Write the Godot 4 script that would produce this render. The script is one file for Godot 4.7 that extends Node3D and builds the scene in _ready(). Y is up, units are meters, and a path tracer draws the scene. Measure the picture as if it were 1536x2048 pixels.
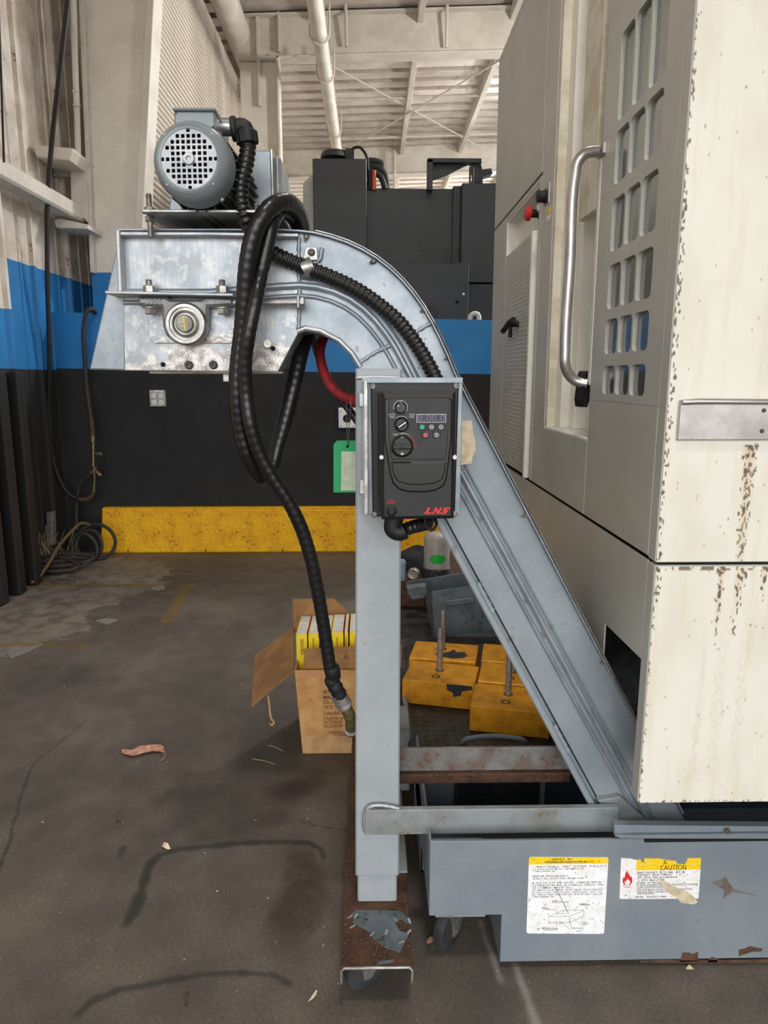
extends Node3D

# ------------------------------------------------------------------ helpers
var names := {}
var groups := 10
var textures := {}
var noises := {}

func numbered(called: String) -> String:
	if not names.has(called):
		names[called] = 0
		return called
	names[called] += 1
	return "%s_%03d" % [called, names[called]]

func thing(called: String, label: String, category: String, base := Vector3.ZERO, group := "") -> Node3D:
	var o := Node3D.new()
	o.name = numbered(called)
	add_child(o)
	o.position = base
	tag(o, label, category, group)
	return o

func tag(o: Node, label: String, category: String, group := "") -> void:
	o.set_meta("label", label)
	o.set_meta("category", category)
	if group:
		o.set_meta("group", group)

func mesh_of(st: SurfaceTool) -> ArrayMesh:
	st.generate_normals()
	return st.commit()

# shapes are written in room metres; a direct child of a thing is moved back by the thing's base
func put(shape, called: String, m: Material, parent: Node3D, label := "") -> MeshInstance3D:
	var o := MeshInstance3D.new()
	o.mesh = mesh_of(shape) if shape is SurfaceTool else shape
	o.material_override = m
	o.name = called
	parent.add_child(o, true)
	if not parent is MeshInstance3D and parent != self:
		o.position = -parent.position
	if label:
		o.set_meta("label", label)
	return o

func solo(shape, called: String, m: Material, label: String, category: String, group := "") -> MeshInstance3D:
	var o := MeshInstance3D.new()
	o.mesh = mesh_of(shape) if shape is SurfaceTool else shape
	o.material_override = m
	o.name = numbered(called)
	add_child(o)
	tag(o, label, category, group)
	return o

func struct(shape, called: String, m: Material) -> MeshInstance3D:
	var o := MeshInstance3D.new()
	o.mesh = mesh_of(shape) if shape is SurfaceTool else shape
	o.material_override = m
	o.name = numbered(called)
	add_child(o)
	o.set_meta("kind", "structure")
	return o

func ms() -> SurfaceTool:
	var st := SurfaceTool.new()
	st.begin(Mesh.PRIMITIVE_TRIANGLES)
	return st

func tri(st: SurfaceTool, a: Vector3, b: Vector3, c: Vector3, ua := Vector2.ZERO, ub := Vector2.ZERO, uc := Vector2.ZERO) -> void:
	st.set_uv(ua)
	st.add_vertex(a)
	st.set_uv(uc)
	st.add_vertex(c)
	st.set_uv(ub)
	st.add_vertex(b)

# corners anticlockwise as seen from outside
func quad(st: SurfaceTool, a: Vector3, b: Vector3, c: Vector3, d: Vector3) -> void:
	tri(st, a, b, c, Vector2(0, 1), Vector2(1, 1), Vector2(1, 0))
	tri(st, a, c, d, Vector2(0, 1), Vector2(1, 0), Vector2(0, 0))

func flat(st: SurfaceTool) -> void:
	st.set_smooth_group(-1)

func smooth(st: SurfaceTool) -> void:
	groups += 1
	st.set_smooth_group(groups)

# a box with chamfered edges, c its centre, s its size
func box(st: SurfaceTool, c: Vector3, s: Vector3, ch := 0.0, xf := Transform3D.IDENTITY) -> SurfaceTool:
	flat(st)
	var h := s / 2.0
	ch = minf(ch, minf(h.x, minf(h.y, h.z)) * 0.9)
	var g := h - Vector3(ch, ch, ch)
	var at := func(sx: int, sy: int, sz: int, out_axis: int) -> Vector3:
		var p := Vector3(sx * g.x, sy * g.y, sz * g.z)
		p[out_axis] = h[out_axis] * [sx, sy, sz][out_axis]
		return xf * (c + p)
	for ax in 3:
		var u := (ax + 1) % 3
		var v := (ax + 2) % 3
		for sg in [-1, 1]:
			var q := []
			for k in [[-1, -1], [1, -1], [1, 1], [-1, 1]]:
				var e := [0, 0, 0]
				e[ax] = sg
				e[u] = k[0]
				e[v] = k[1]
				q.append(at.call(e[0], e[1], e[2], ax))
			if sg > 0:
				quad(st, q[0], q[1], q[2], q[3])
			else:
				quad(st, q[3], q[2], q[1], q[0])
	if ch > 0.0:
		for ax in 3:      # the edges along ax
			var u := (ax + 1) % 3
			var v := (ax + 2) % 3
			for k in [[-1, -1], [1, -1], [1, 1], [-1, 1]]:
				var e0 := [0, 0, 0]
				e0[ax] = -1
				e0[u] = k[0]
				e0[v] = k[1]
				var e1 := e0.duplicate()
				e1[ax] = 1
				var a: Vector3 = at.call(e0[0], e0[1], e0[2], u)
				var b: Vector3 = at.call(e0[0], e0[1], e0[2], v)
				var a1: Vector3 = at.call(e1[0], e1[1], e1[2], u)
				var b1: Vector3 = at.call(e1[0], e1[1], e1[2], v)
				if k[0] * k[1] > 0:
					quad(st, a, b, b1, a1)
				else:
					quad(st, b, a, a1, b1)
		for sx in [-1, 1]:
			for sy in [-1, 1]:
				for sz in [-1, 1]:
					var a: Vector3 = at.call(sx, sy, sz, 0)
					var b: Vector3 = at.call(sx, sy, sz, 1)
					var d: Vector3 = at.call(sx, sy, sz, 2)
					if sx * sy * sz > 0:
						tri(st, a, b, d)
					else:
						tri(st, b, a, d)
	return st

func bx(x0: float, x1: float, y0: float, y1: float, z0: float, z1: float, ch := 0.0) -> SurfaceTool:
	return box(ms(), Vector3(x0 + x1, y0 + y1, z0 + z1) / 2.0, Vector3(absf(x1 - x0), absf(y1 - y0), absf(z1 - z0)), ch)

func inset(poly: PackedVector2Array, d: float) -> PackedVector2Array:
	var out := PackedVector2Array()
	var n := poly.size()
	for i in n:
		var e0 := (poly[i] - poly[(i + n - 1) % n]).normalized()
		var e1 := (poly[(i + 1) % n] - poly[i]).normalized()
		var m := Vector2(-e0.y, e0.x) + Vector2(-e1.y, e1.x)
		var l := m.length()
		m = m / maxf(l, 0.2)
		out.append(poly[i] + m * d / maxf(0.35, m.dot(Vector2(-e0.y, e0.x))))
	return out

# a polygon in x and y drawn out from z0 to z1 (z1 > z0), its front edge chamfered
func prism(st: SurfaceTool, poly: PackedVector2Array, z0: float, z1: float, ch := 0.0, xf := Transform3D.IDENTITY) -> SurfaceTool:
	flat(st)
	if Geometry2D.is_polygon_clockwise(poly):
		poly = poly.duplicate()
		poly.reverse()
	var lo := poly[0]
	var hi := poly[0]
	for p in poly:
		lo = lo.min(p)
		hi = hi.max(p)
	var front := inset(poly, ch) if ch > 0.0 else poly
	var uv := func(p: Vector2) -> Vector2: return Vector2((p.x - lo.x) / maxf(1e-6, hi.x - lo.x), 1.0 - (p.y - lo.y) / maxf(1e-6, hi.y - lo.y))
	var ix := Geometry2D.triangulate_polygon(poly)
	for k in range(0, ix.size(), 3):
		var t := [ix[k], ix[k + 1], ix[k + 2]]
		if (poly[t[1]] - poly[t[0]]).cross(poly[t[2]] - poly[t[0]]) < 0:
			t = [ix[k], ix[k + 2], ix[k + 1]]
		var f := []
		var b := []
		var w := []
		for j in t:
			f.append(xf * Vector3(front[j].x, front[j].y, z1))
			b.append(xf * Vector3(poly[j].x, poly[j].y, z0))
			w.append(uv.call(front[j]))
		tri(st, f[0], f[1], f[2], w[0], w[1], w[2])
		tri(st, b[0], b[2], b[1], w[0], w[2], w[1])
	var n := poly.size()
	for i in n:
		var a := poly[i]
		var c := poly[(i + 1) % n]
		quad(st, xf * Vector3(a.x, a.y, z0), xf * Vector3(c.x, c.y, z0), xf * Vector3(c.x, c.y, z1 - ch), xf * Vector3(a.x, a.y, z1 - ch))
		if ch > 0.0:
			var fa := front[i]
			var fc := front[(i + 1) % n]
			quad(st, xf * Vector3(a.x, a.y, z1 - ch), xf * Vector3(c.x, c.y, z1 - ch), xf * Vector3(fc.x, fc.y, z1), xf * Vector3(fa.x, fa.y, z1))
	return st

# a strip that follows a path in x and y, from off0 to off1 to the left of it
func strip(st: SurfaceTool, path: PackedVector2Array, off0: float, off1: float, z0: float, z1: float, ch := 0.0, xf := Transform3D.IDENTITY) -> SurfaceTool:
	flat(st)
	var n := path.size()
	var a := PackedVector2Array()
	var b := PackedVector2Array()
	for i in n:
		var d := (path[mini(i + 1, n - 1)] - path[maxi(i - 1, 0)]).normalized()
		var nn := Vector2(-d.y, d.x)
		a.append(path[i] + nn * off0)
		b.append(path[i] + nn * off1)
	var sec := func(i: int) -> Array:
		var d: Vector2 = (b[i] - a[i]).normalized() * ch
		return [xf * Vector3(a[i].x, a[i].y, z0), xf * Vector3(a[i].x, a[i].y, z1 - ch), xf * Vector3(a[i].x + d.x, a[i].y + d.y, z1), xf * Vector3(b[i].x - d.x, b[i].y - d.y, z1), xf * Vector3(b[i].x, b[i].y, z1 - ch), xf * Vector3(b[i].x, b[i].y, z0)]
	for j in 6:
		smooth(st)
		for i in n - 1:
			var s0: Array = sec.call(i)
			var s1: Array = sec.call(i + 1)
			quad(st, s0[j], s1[j], s1[(j + 1) % 6], s0[(j + 1) % 6])
	flat(st)
	for i in [0, n - 1]:
		var s: Array = sec.call(i)
		for j in range(1, 5):
			tri(st, s[0], s[j], s[j + 1])
	return st

func spline(pts: PackedVector3Array, step: float) -> PackedVector3Array:
	var fine := PackedVector3Array()
	var n := pts.size()
	for i in n - 1:
		var p0 := pts[maxi(i - 1, 0)]
		var p1 := pts[i]
		var p2 := pts[i + 1]
		var p3 := pts[mini(i + 2, n - 1)]
		for k in 24:
			fine.append(p1.cubic_interpolate_in_time(p2, p0, p3, k / 24.0, p1.distance_to(p2), -maxf(1e-4, p0.distance_to(p1)), p1.distance_to(p2) + maxf(1e-4, p2.distance_to(p3))))
	fine.append(pts[n - 1])
	var out := PackedVector3Array([fine[0]])
	var left := step
	for i in fine.size() - 1:
		var a := fine[i]
		var l := a.distance_to(fine[i + 1])
		var at := 0.0
		while l - at >= left:
			at += left
			left = step
			out.append(a.lerp(fine[i + 1], at / l))
		left -= l - at
	if out[out.size() - 1].distance_to(pts[n - 1]) > step * 0.3:
		out.append(pts[n - 1])
	return out

# a round tube along points; rings gives the radius of successive rings, over and over
func tube(st: SurfaceTool, pts: PackedVector3Array, r: float, sides := 12, rings := [1.0]) -> SurfaceTool:
	var n := pts.size()
	var up := Vector3(0.123, 0.31, 0.94)
	var rows := []
	for i in n:
		var d := (pts[mini(i + 1, n - 1)] - pts[maxi(i - 1, 0)]).normalized()
		var u := (up - d * up.dot(d)).normalized()
		if up.cross(d).length() < 0.05:
			u = d.cross(Vector3(d.y, d.z, d.x)).normalized()
		up = u
		var v := d.cross(u)
		var row := PackedVector3Array()
		for k in sides:
			var a := TAU * k / sides
			row.append(pts[i] + (u * cos(a) + v * sin(a)) * r * rings[i % rings.size()])
		rows.append(row)
	smooth(st)
	for i in n - 1:
		for k in sides:
			var k1 := (k + 1) % sides
			quad(st, rows[i][k], rows[i][k1], rows[i + 1][k1], rows[i + 1][k])
	flat(st)
	for k in range(1, sides - 1):
		tri(st, rows[0][0], rows[0][k + 1], rows[0][k])
		tri(st, rows[n - 1][0], rows[n - 1][k], rows[n - 1][k + 1])
	return st

# a turned shape: profile of (radius, height) along the z of xf
func lathe(st: SurfaceTool, prof: PackedVector2Array, sides: int, xf: Transform3D) -> SurfaceTool:
	var last := Vector2.ZERO
	for i in prof.size() - 1:
		var d := (prof[i + 1] - prof[i]).normalized()
		if i == 0 or d.dot(last) < 0.8:
			smooth(st)
		last = d
		for k in sides:
			var a0 := TAU * k / sides
			var a1 := TAU * (k + 1) / sides
			var p := prof[i]
			var q := prof[i + 1]
			var a := xf * Vector3(cos(a0) * p.x, sin(a0) * p.x, p.y)
			var b := xf * Vector3(cos(a1) * p.x, sin(a1) * p.x, p.y)
			var c := xf * Vector3(cos(a1) * q.x, sin(a1) * q.x, q.y)
			var e := xf * Vector3(cos(a0) * q.x, sin(a0) * q.x, q.y)
			if p.x > 1e-6:
				tri(st, a, b, c)
			if q.x > 1e-6:
				tri(st, a, c, e)
	return st

func facing(at: Vector3, z: Vector3) -> Transform3D:
	var zz := z.normalized()
	var x := Vector3.UP.cross(zz)
	x = Vector3.RIGHT if x.length() < 0.01 else x.normalized()
	return Transform3D(Basis(x, zz.cross(x), zz), at)

func cyl(st: SurfaceTool, a: Vector3, b: Vector3, r: float, sides := 20, ch := 0.0) -> SurfaceTool:
	var l := a.distance_to(b)
	ch = minf(ch, minf(r, l) * 0.4)
	return lathe(st, PackedVector2Array([Vector2(0, 0), Vector2(r - ch, 0), Vector2(r, ch), Vector2(r, l - ch), Vector2(r - ch, l), Vector2(0, l)]), sides, facing(a, b - a))

# hexagon nut or bolt head, with a washer under it and a thread end above it
func hexbolt(st: SurfaceTool, at: Vector3, axis: Vector3, r: float, h: float, washer := true, stub := 0.0) -> SurfaceTool:
	var d := axis.normalized()
	var base := at
	if washer:
		cyl(st, at, at + d * r * 0.2, r * 1.35, 18, r * 0.05)
		base = at + d * r * 0.2
	var xf := facing(base, d)
	var p := PackedVector2Array()
	for k in 6:
		p.append(Vector2.from_angle(TAU * k / 6.0 + 0.3) * r)
	prism(st, p, 0, h, r * 0.12, xf)
	if stub > 0.0:
		var prof := PackedVector2Array([Vector2(r * 0.55, 0)])
		var m := int(stub / (r * 0.16))
		for k in m:
			prof.append(Vector2(r * (0.58 if k % 2 else 0.5), h + stub * k / m))
		prof.append(Vector2(r * 0.45, h + stub))
		prof.append(Vector2(0, h + stub))
		lathe(st, prof, 12, xf)
	return st

func rod(st: SurfaceTool, a: Vector3, b: Vector3, r: float, pitch: float, sides := 12) -> SurfaceTool:
	var l := a.distance_to(b)
	var prof := PackedVector2Array([Vector2(0, 0)])
	var m := int(l / pitch * 2.0)
	for k in m + 1:
		prof.append(Vector2(r * (1.0 if k % 2 else 0.84), l * k / m))
	prof.append(Vector2(0, l))
	var xf := facing(a, b - a)
	smooth(st)
	for i in prof.size() - 1:
		for k in sides:
			var a0 := TAU * k / sides
			var a1 := TAU * (k + 1) / sides
			var p := prof[i]
			var q := prof[i + 1]
			quad(st, xf * Vector3(cos(a0) * p.x, sin(a0) * p.x, p.y), xf * Vector3(cos(a1) * p.x, sin(a1) * p.x, p.y), xf * Vector3(cos(a1) * q.x, sin(a1) * q.x, q.y), xf * Vector3(cos(a0) * q.x, sin(a0) * q.x, q.y))
	return st

func round_rect(x0: float, x1: float, y0: float, y1: float, r: float, n := 5) -> PackedVector2Array:
	var out := PackedVector2Array()
	for c in [[x1 - r, y1 - r, 0.0], [x0 + r, y1 - r, 0.25], [x0 + r, y0 + r, 0.5], [x1 - r, y0 + r, 0.75]]:
		for k in n + 1:
			out.append(Vector2(c[0], c[1]) + Vector2.from_angle(TAU * (c[2] + 0.25 * k / n)) * r)
	return out

func disc(c: Vector2, r: float, n := 24, from := 0.0, to := TAU) -> PackedVector2Array:
	var out := PackedVector2Array()
	for k in n:
		out.append(c + Vector2.from_angle(from + (to - from) * k / n) * r)
	return out

func arc(c: Vector2, r: float, from: float, to: float, n := 14) -> PackedVector2Array:
	var out := PackedVector2Array()
	for k in n + 1:
		out.append(c + Vector2.from_angle(from + (to - from) * k / n) * r)
	return out

# one cell of a plate with a hole: the rectangle x0..x1, y0..y1 less the hole, front and back and the hole's rim
func holed_cell(st: SurfaceTool, x0: float, x1: float, y0: float, y1: float, hole: PackedVector2Array, z0: float, z1: float, xf: Transform3D) -> void:
	var c := Vector2.ZERO
	for p in hole:
		c += p / hole.size()
	var spots := []
	for p in hole:
		spots.append([(p - c).angle(), p])
	for k in [Vector2(x0, y0), Vector2(x1, y0), Vector2(x1, y1), Vector2(x0, y1)]:
		var d: Vector2 = k - c
		for i in hole.size():
			var hit = Geometry2D.segment_intersects_segment(c, k, hole[i], hole[(i + 1) % hole.size()])
			if hit != null:
				spots.append([d.angle(), hit])
				break
	spots.sort_custom(func(a, b): return a[0] < b[0])
	var inner := []
	var outer := []
	for s in spots:
		var d := Vector2.from_angle(s[0])
		var t := 1e9
		if absf(d.x) > 1e-6:
			t = minf(t, ((x1 if d.x > 0 else x0) - c.x) / d.x)
		if absf(d.y) > 1e-6:
			t = minf(t, ((y1 if d.y > 0 else y0) - c.y) / d.y)
		inner.append(s[1])
		outer.append(c + d * t)
	var n := inner.size()
	flat(st)
	for i in n:
		var j := (i + 1) % n
		var q := []
		for z in [z1, z0]:
			for p in [inner[i], outer[i], outer[j], inner[j]]:
				q.append(xf * Vector3(p.x, p.y, z))
		quad(st, q[0], q[1], q[2], q[3])
		quad(st, q[7], q[6], q[5], q[4])
		quad(st, q[0], q[3], q[7], q[4])

func lettering(text: String, at: Vector3, height: float, m: Material, parent: Node3D, turn := Basis.IDENTITY, bold := false, stretch := 1.0, centre := false, deep := 0.0006) -> MeshInstance3D:
	var t := TextMesh.new()
	var f := SystemFont.new()
	f.font_names = PackedStringArray(["Droid Sans"])
	f.font_weight = 700 if bold else 400
	t.font = f
	t.text = text
	t.font_size = 32
	t.pixel_size = height / 23.0
	t.depth = deep
	t.curve_step = 4.0
	t.horizontal_alignment = HORIZONTAL_ALIGNMENT_CENTER if centre else HORIZONTAL_ALIGNMENT_LEFT
	t.vertical_alignment = VERTICAL_ALIGNMENT_CENTER
	var o := MeshInstance3D.new()
	o.mesh = t
	o.material_override = m
	o.name = "lettering"
	parent.add_child(o, true)
	o.transform = Transform3D(turn * Basis.from_scale(Vector3(stretch, 1, 1)), at - (parent.position if not parent is MeshInstance3D else Vector3.ZERO))
	return o

# ------------------------------------------------------------------ materials
func noise_bytes(size: int, seed_: int, freq: float, octaves := 4, kind := FastNoiseLite.TYPE_SIMPLEX_SMOOTH) -> PackedByteArray:
	var key := [size, seed_, freq, octaves, kind]
	if not noises.has(key):
		var f := FastNoiseLite.new()
		f.noise_type = kind
		f.seed = seed_
		f.frequency = freq
		f.fractal_octaves = octaves
		var im := f.get_seamless_image(size, size, false, false, 0.15)
		im.convert(Image.FORMAT_L8)
		noises[key] = im.get_data()
	return noises[key]

# base colour that drifts to another, with fine grain and, past a threshold, spots of wear
func worn_image(size: int, base: Color, other: Color, seed_: int, grain := 0.06, spot := Color.BLACK, spot_from := 2.0, spot_soft := 0.06, contrast := 2.2) -> ImageTexture:
	var a := noise_bytes(size, seed_, 4.0 / size, 4)
	var b := noise_bytes(size, seed_ + 7, 18.0 / size, 5)
	var c := noise_bytes(size, 3, 0.35, 2)
	var out := PackedByteArray()
	out.resize(size * size * 3)
	for i in size * size:
		var t := clampf((a[i] / 255.0 - 0.5) * contrast + 0.5 + (b[i] / 255.0 - 0.5) * 0.6, 0.0, 1.0)
		var col := base.lerp(other, t)
		if spot_from < 1.5:
			col = col.lerp(spot, smoothstep(spot_from + 0.06, spot_from + 0.06 + spot_soft, b[i] / 255.0 * 0.7 + a[i] / 255.0 * 0.3))
		var g := 1.0 + (c[i] / 255.0 - 0.5) * 2.0 * grain
		out[i * 3] = int(clampf(col.r * g, 0, 1) * 255)
		out[i * 3 + 1] = int(clampf(col.g * g, 0, 1) * 255)
		out[i * 3 + 2] = int(clampf(col.b * g, 0, 1) * 255)
	return ImageTexture.create_from_image(Image.create_from_data(size, size, false, Image.FORMAT_RGB8, out))

func c8(r: int, g: int, b: int) -> Color:
	return Color8(r, g, b)

func plain(col: Color, rough := 0.6, metal := 0.0) -> StandardMaterial3D:
	var m := StandardMaterial3D.new()
	m.albedo_color = col
	m.roughness = rough
	m.metallic = metal
	return m

func worn(base: Color, other: Color, seed_: int, rough := 0.55, metal := 0.0, scale_ := 1.0, grain := 0.05, spot := Color.BLACK, spot_from := 2.0, size := 256, contrast := 2.2) -> StandardMaterial3D:
	var m := StandardMaterial3D.new()
	m.albedo_texture = worn_image(size, base, other, seed_, grain, spot, spot_from, 0.1, contrast)
	m.roughness = rough
	m.metallic = metal
	m.uv1_triplanar = true
	m.uv1_world_triplanar = true
	m.uv1_triplanar_sharpness = 8.0
	m.uv1_scale = Vector3.ONE * scale_
	return m

func bumpy(m: StandardMaterial3D, seed_: int, freq: float, depth: float) -> StandardMaterial3D:
	var key := "bump%d_%f" % [seed_, freq]
	if not textures.has(key):
		textures[key] = ImageTexture.create_from_image(Image.create_from_data(256, 256, false, Image.FORMAT_L8, noise_bytes(256, seed_, freq, 4)))
	m.heightmap_enabled = true
	m.heightmap_texture = textures[key]
	m.heightmap_scale = depth
	return m

# a picture worked out pixel by pixel, for print and for wear that has a place of its own
func painted(w: int, h: int, pixel: Callable) -> ImageTexture:
	var out := PackedByteArray()
	out.resize(w * h * 3)
	var i := 0
	for y in h:
		for x in w:
			var col: Color = pixel.call((x + 0.5) / w, (y + 0.5) / h)
			out[i] = int(clampf(col.r, 0, 1) * 255)
			out[i + 1] = int(clampf(col.g, 0, 1) * 255)
			out[i + 2] = int(clampf(col.b, 0, 1) * 255)
			i += 3
	return ImageTexture.create_from_image(Image.create_from_data(w, h, false, Image.FORMAT_RGB8, out))

func printed(t: ImageTexture, rough := 0.6, metal := 0.0) -> StandardMaterial3D:
	var m := StandardMaterial3D.new()
	m.albedo_texture = t
	m.roughness = rough
	m.metallic = metal
	m.texture_repeat = false
	return m

var M := {}

func make_materials() -> void:
	M.post = worn(c8(154, 161, 165), c8(163, 169, 173), 10, 0.5, 0.1, 0.9, 0.03, c8(126, 126, 122), 0.74)
	M.paint = worn(c8(132, 141, 147), c8(142, 151, 157), 11, 0.5, 0.1, 0.9, 0.03, c8(116, 116, 112), 0.70)
	M.paint_dirty = worn(c8(142, 149, 152), c8(124, 126, 123), 12, 0.55, 0.1, 1.6, 0.05, c8(112, 92, 76), 0.66)
	M.silver = worn(c8(160, 164, 168), c8(186, 187, 189), 13, 0.42, 0.55, 3.0, 0.04, c8(150, 138, 130), 0.66)
	M.silver_blue = worn(c8(137, 147, 155), c8(160, 167, 173), 14, 0.42, 0.4, 2.2, 0.04, c8(132, 130, 128), 0.70)
	M.tank = worn(c8(120, 130, 137), c8(130, 139, 146), 15, 0.5, 0.1, 0.8, 0.03, c8(112, 112, 108), 0.70)
	M.cream = worn(c8(232, 229, 216), c8(238, 236, 226), 16, 0.45, 0.0, 0.6, 0.015)
	M.beige = worn(c8(184, 184, 175), c8(192, 192, 184), 17, 0.4, 0.0, 0.5, 0.015)
	M.cream_worn = worn(c8(228, 222, 204), c8(205, 196, 172), 18, 0.5, 0.0, 1.6, 0.03, c8(150, 135, 105), 0.72)
	M.white_wall = worn(c8(228, 223, 214), c8(218, 212, 202), 19, 0.75, 0.0, 0.5, 0.03, c8(160, 150, 136), 0.74)
	M.white_siding = worn(c8(216, 208, 198), c8(194, 182, 170), 20, 0.7, 0.0, 0.8, 0.05, c8(130, 112, 98), 0.70)
	M.blue_wall = worn(c8(22, 112, 176), c8(28, 122, 186), 21, 0.6, 0.0, 0.6, 0.03)
	M.black_wall = bumpy(worn(c8(24, 24, 26), c8(31, 31, 33), 22, 0.75, 0.0, 0.6, 0.06, c8(60, 60, 60), 0.76), 22, 0.05, 0.3)
	M.curb = bumpy(worn(c8(250, 192, 20), c8(238, 172, 14), 23, 0.7, 0.0, 1.6, 0.06, c8(92, 74, 40), 0.66), 23, 0.06, 0.5)
	M.charcoal = worn(c8(47, 50, 54), c8(52, 55, 59), 24, 0.5, 0.1, 0.6, 0.02)
	M.roof = worn(c8(222, 216, 210), c8(200, 190, 182), 25, 0.4, 0.25, 0.35, 0.04, c8(150, 132, 118), 0.72)
	M.steel_white = worn(c8(216, 211, 202), c8(202, 196, 186), 26, 0.6, 0.0, 0.5, 0.03)
	M.shutter = worn(c8(226, 218, 208), c8(212, 200, 188), 27, 0.6, 0.0, 0.3, 0.04, c8(170, 138, 116), 0.72)
	M.rust = bumpy(worn(c8(92, 64, 46), c8(66, 47, 37), 28, 0.85, 0.1, 4.0, 0.2, c8(120, 82, 56), 0.60), 28, 0.1, 0.15)
	M.rust_paint = worn(c8(120, 122, 120), c8(104, 92, 84), 29, 0.65, 0.1, 2.5, 0.1, c8(104, 70, 56), 0.60)
	M.galv = worn(c8(190, 190, 186), c8(160, 158, 152), 30, 0.42, 0.8, 6.0, 0.06)
	M.zinc = worn(c8(150, 148, 142), c8(118, 114, 106), 31, 0.5, 0.7, 8.0, 0.1)
	M.cast = bumpy(worn(c8(150, 152, 152), c8(128, 130, 130), 32, 0.5, 0.5, 5.0, 0.1), 32, 0.2, 0.05)
	M.dark_steel = worn(c8(70, 66, 62), c8(90, 84, 78), 33, 0.5, 0.6, 8.0, 0.1)
	M.thread = worn(c8(176, 172, 168), c8(150, 146, 142), 34, 0.4, 0.6, 10.0, 0.1)
	M.motor = worn(c8(124, 133, 136), c8(131, 140, 143), 35, 0.38, 0.1, 2.0, 0.02, c8(80, 84, 86), 0.76)
	M.dark_motor = plain(c8(62, 68, 72), 0.5, 0.1)
	M.hose = plain(c8(20, 20, 21), 0.32)
	M.conduit = plain(c8(24, 23, 22), 0.36)
	M.plastic = worn(c8(19, 20, 21), c8(24, 25, 26), 36, 0.5, 0.0, 4.0, 0.05)
	M.plastic_panel = worn(c8(34, 35, 38), c8(41, 42, 45), 37, 0.55, 0.0, 5.0, 0.04)
	M.plastic_gloss = plain(c8(17, 18, 19), 0.32)
	M.rubber = plain(c8(16, 16, 17), 0.6)
	M.black = plain(c8(6, 6, 7), 0.9)
	M.white = plain(c8(235, 235, 232), 0.55)
	M.grey_print = plain(c8(190, 192, 192), 0.6)
	M.red = plain(c8(208, 40, 40), 0.5)
	M.steel = plain(c8(190, 190, 190), 0.3, 0.9)
	M.stainless = worn(c8(196, 192, 190), c8(178, 173, 172), 38, 0.33, 0.85, 3.0, 0.04)
	M.stainless.anisotropy_enabled = true
	M.stainless.anisotropy = 0.6
	M.red_hose = worn(c8(170, 36, 44), c8(140, 30, 36), 39, 0.6, 0.0, 8.0, 0.12, c8(70, 40, 40), 0.62)
	M.card = bumpy(worn(c8(206, 160, 104), c8(188, 138, 82), 40, 0.85, 0.0, 2.2, 0.05, c8(140, 98, 60), 0.68), 40, 0.02, 0.12)
	M.card_in = worn(c8(158, 118, 74), c8(140, 102, 62), 41, 0.85, 0.0, 2.5, 0.05, c8(120, 84, 52), 0.7)
	M.card_edge = worn(c8(198, 160, 112), c8(182, 142, 96), 42, 0.9, 0.0, 3.0, 0.10)
	M.tape = plain(c8(196, 140, 96), 0.4)
	M.book_yellow = plain(c8(240, 208, 24), 0.5)
	M.pages = worn(c8(206, 205, 200), c8(190, 189, 186), 43, 0.8, 0.0, 6.0, 0.08)
	M.book_red = plain(c8(168, 52, 32), 0.6)
	M.block = bumpy(worn(c8(228, 160, 30), c8(210, 142, 24), 44, 0.5, 0.1, 3.5, 0.1, c8(84, 78, 68), 0.66), 44, 0.1, 0.06)
	M.tread = worn(c8(74, 72, 68), c8(58, 55, 51), 45, 0.55, 0.35, 2.5, 0.1, c8(70, 54, 42), 0.62)
	M.bin = worn(c8(104, 116, 122), c8(90, 100, 104), 46, 0.55, 0.1, 2.0, 0.06, c8(66, 62, 56), 0.64)
	M.pump = worn(c8(168, 160, 154), c8(152, 144, 138), 47, 0.5, 0.1, 3.0, 0.05)
	M.dark_iron = worn(c8(64, 66, 70), c8(50, 51, 54), 48, 0.6, 0.3, 4.0, 0.12)
	M.brass = worn(c8(142, 124, 86), c8(110, 98, 70), 49, 0.45, 0.7, 10.0, 0.12)
	M.hose_old = plain(c8(50, 48, 44), 0.7)
	M.hose_tan = plain(c8(92, 74, 46), 0.75)
	M.concrete = bumpy(worn(c8(96, 89, 80), c8(84, 78, 70), 50, 0.72, 0.0, 0.7, 0.12, c8(70, 66, 62), 0.66), 50, 0.12, 0.08)
	M.glass_dark = plain(c8(140, 143, 146), 0.08, 0.65)
	M.glass_dark.metallic_specular = 0.8
	M.flake = plain(c8(126, 121, 114), 0.8)
	M.leaf = worn(c8(206, 158, 136), c8(176, 124, 102), 51, 0.75, 0.0, 8.0, 0.08)
	M.leaf_pale = plain(c8(222, 208, 170), 0.7)
	M.leaf_dark = plain(c8(84, 74, 58), 0.8)
	M.straw = plain(c8(190, 170, 130), 0.8)
	M.green_tag = plain(c8(30, 176, 104), 0.55)
	M.tag_paper = worn(c8(222, 232, 206), c8(206, 216, 190), 52, 0.8, 0.0, 9.0, 0.05)
	M.paper_old = worn(c8(214, 200, 172), c8(190, 172, 142), 53, 0.85, 0.0, 8.0, 0.08)
	M.yellow_label = plain(c8(248, 208, 16), 0.45)
	M.label_white = worn(c8(240, 241, 240), c8(226, 227, 226), 54, 0.45, 0.0, 5.0, 0.02)

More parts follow.
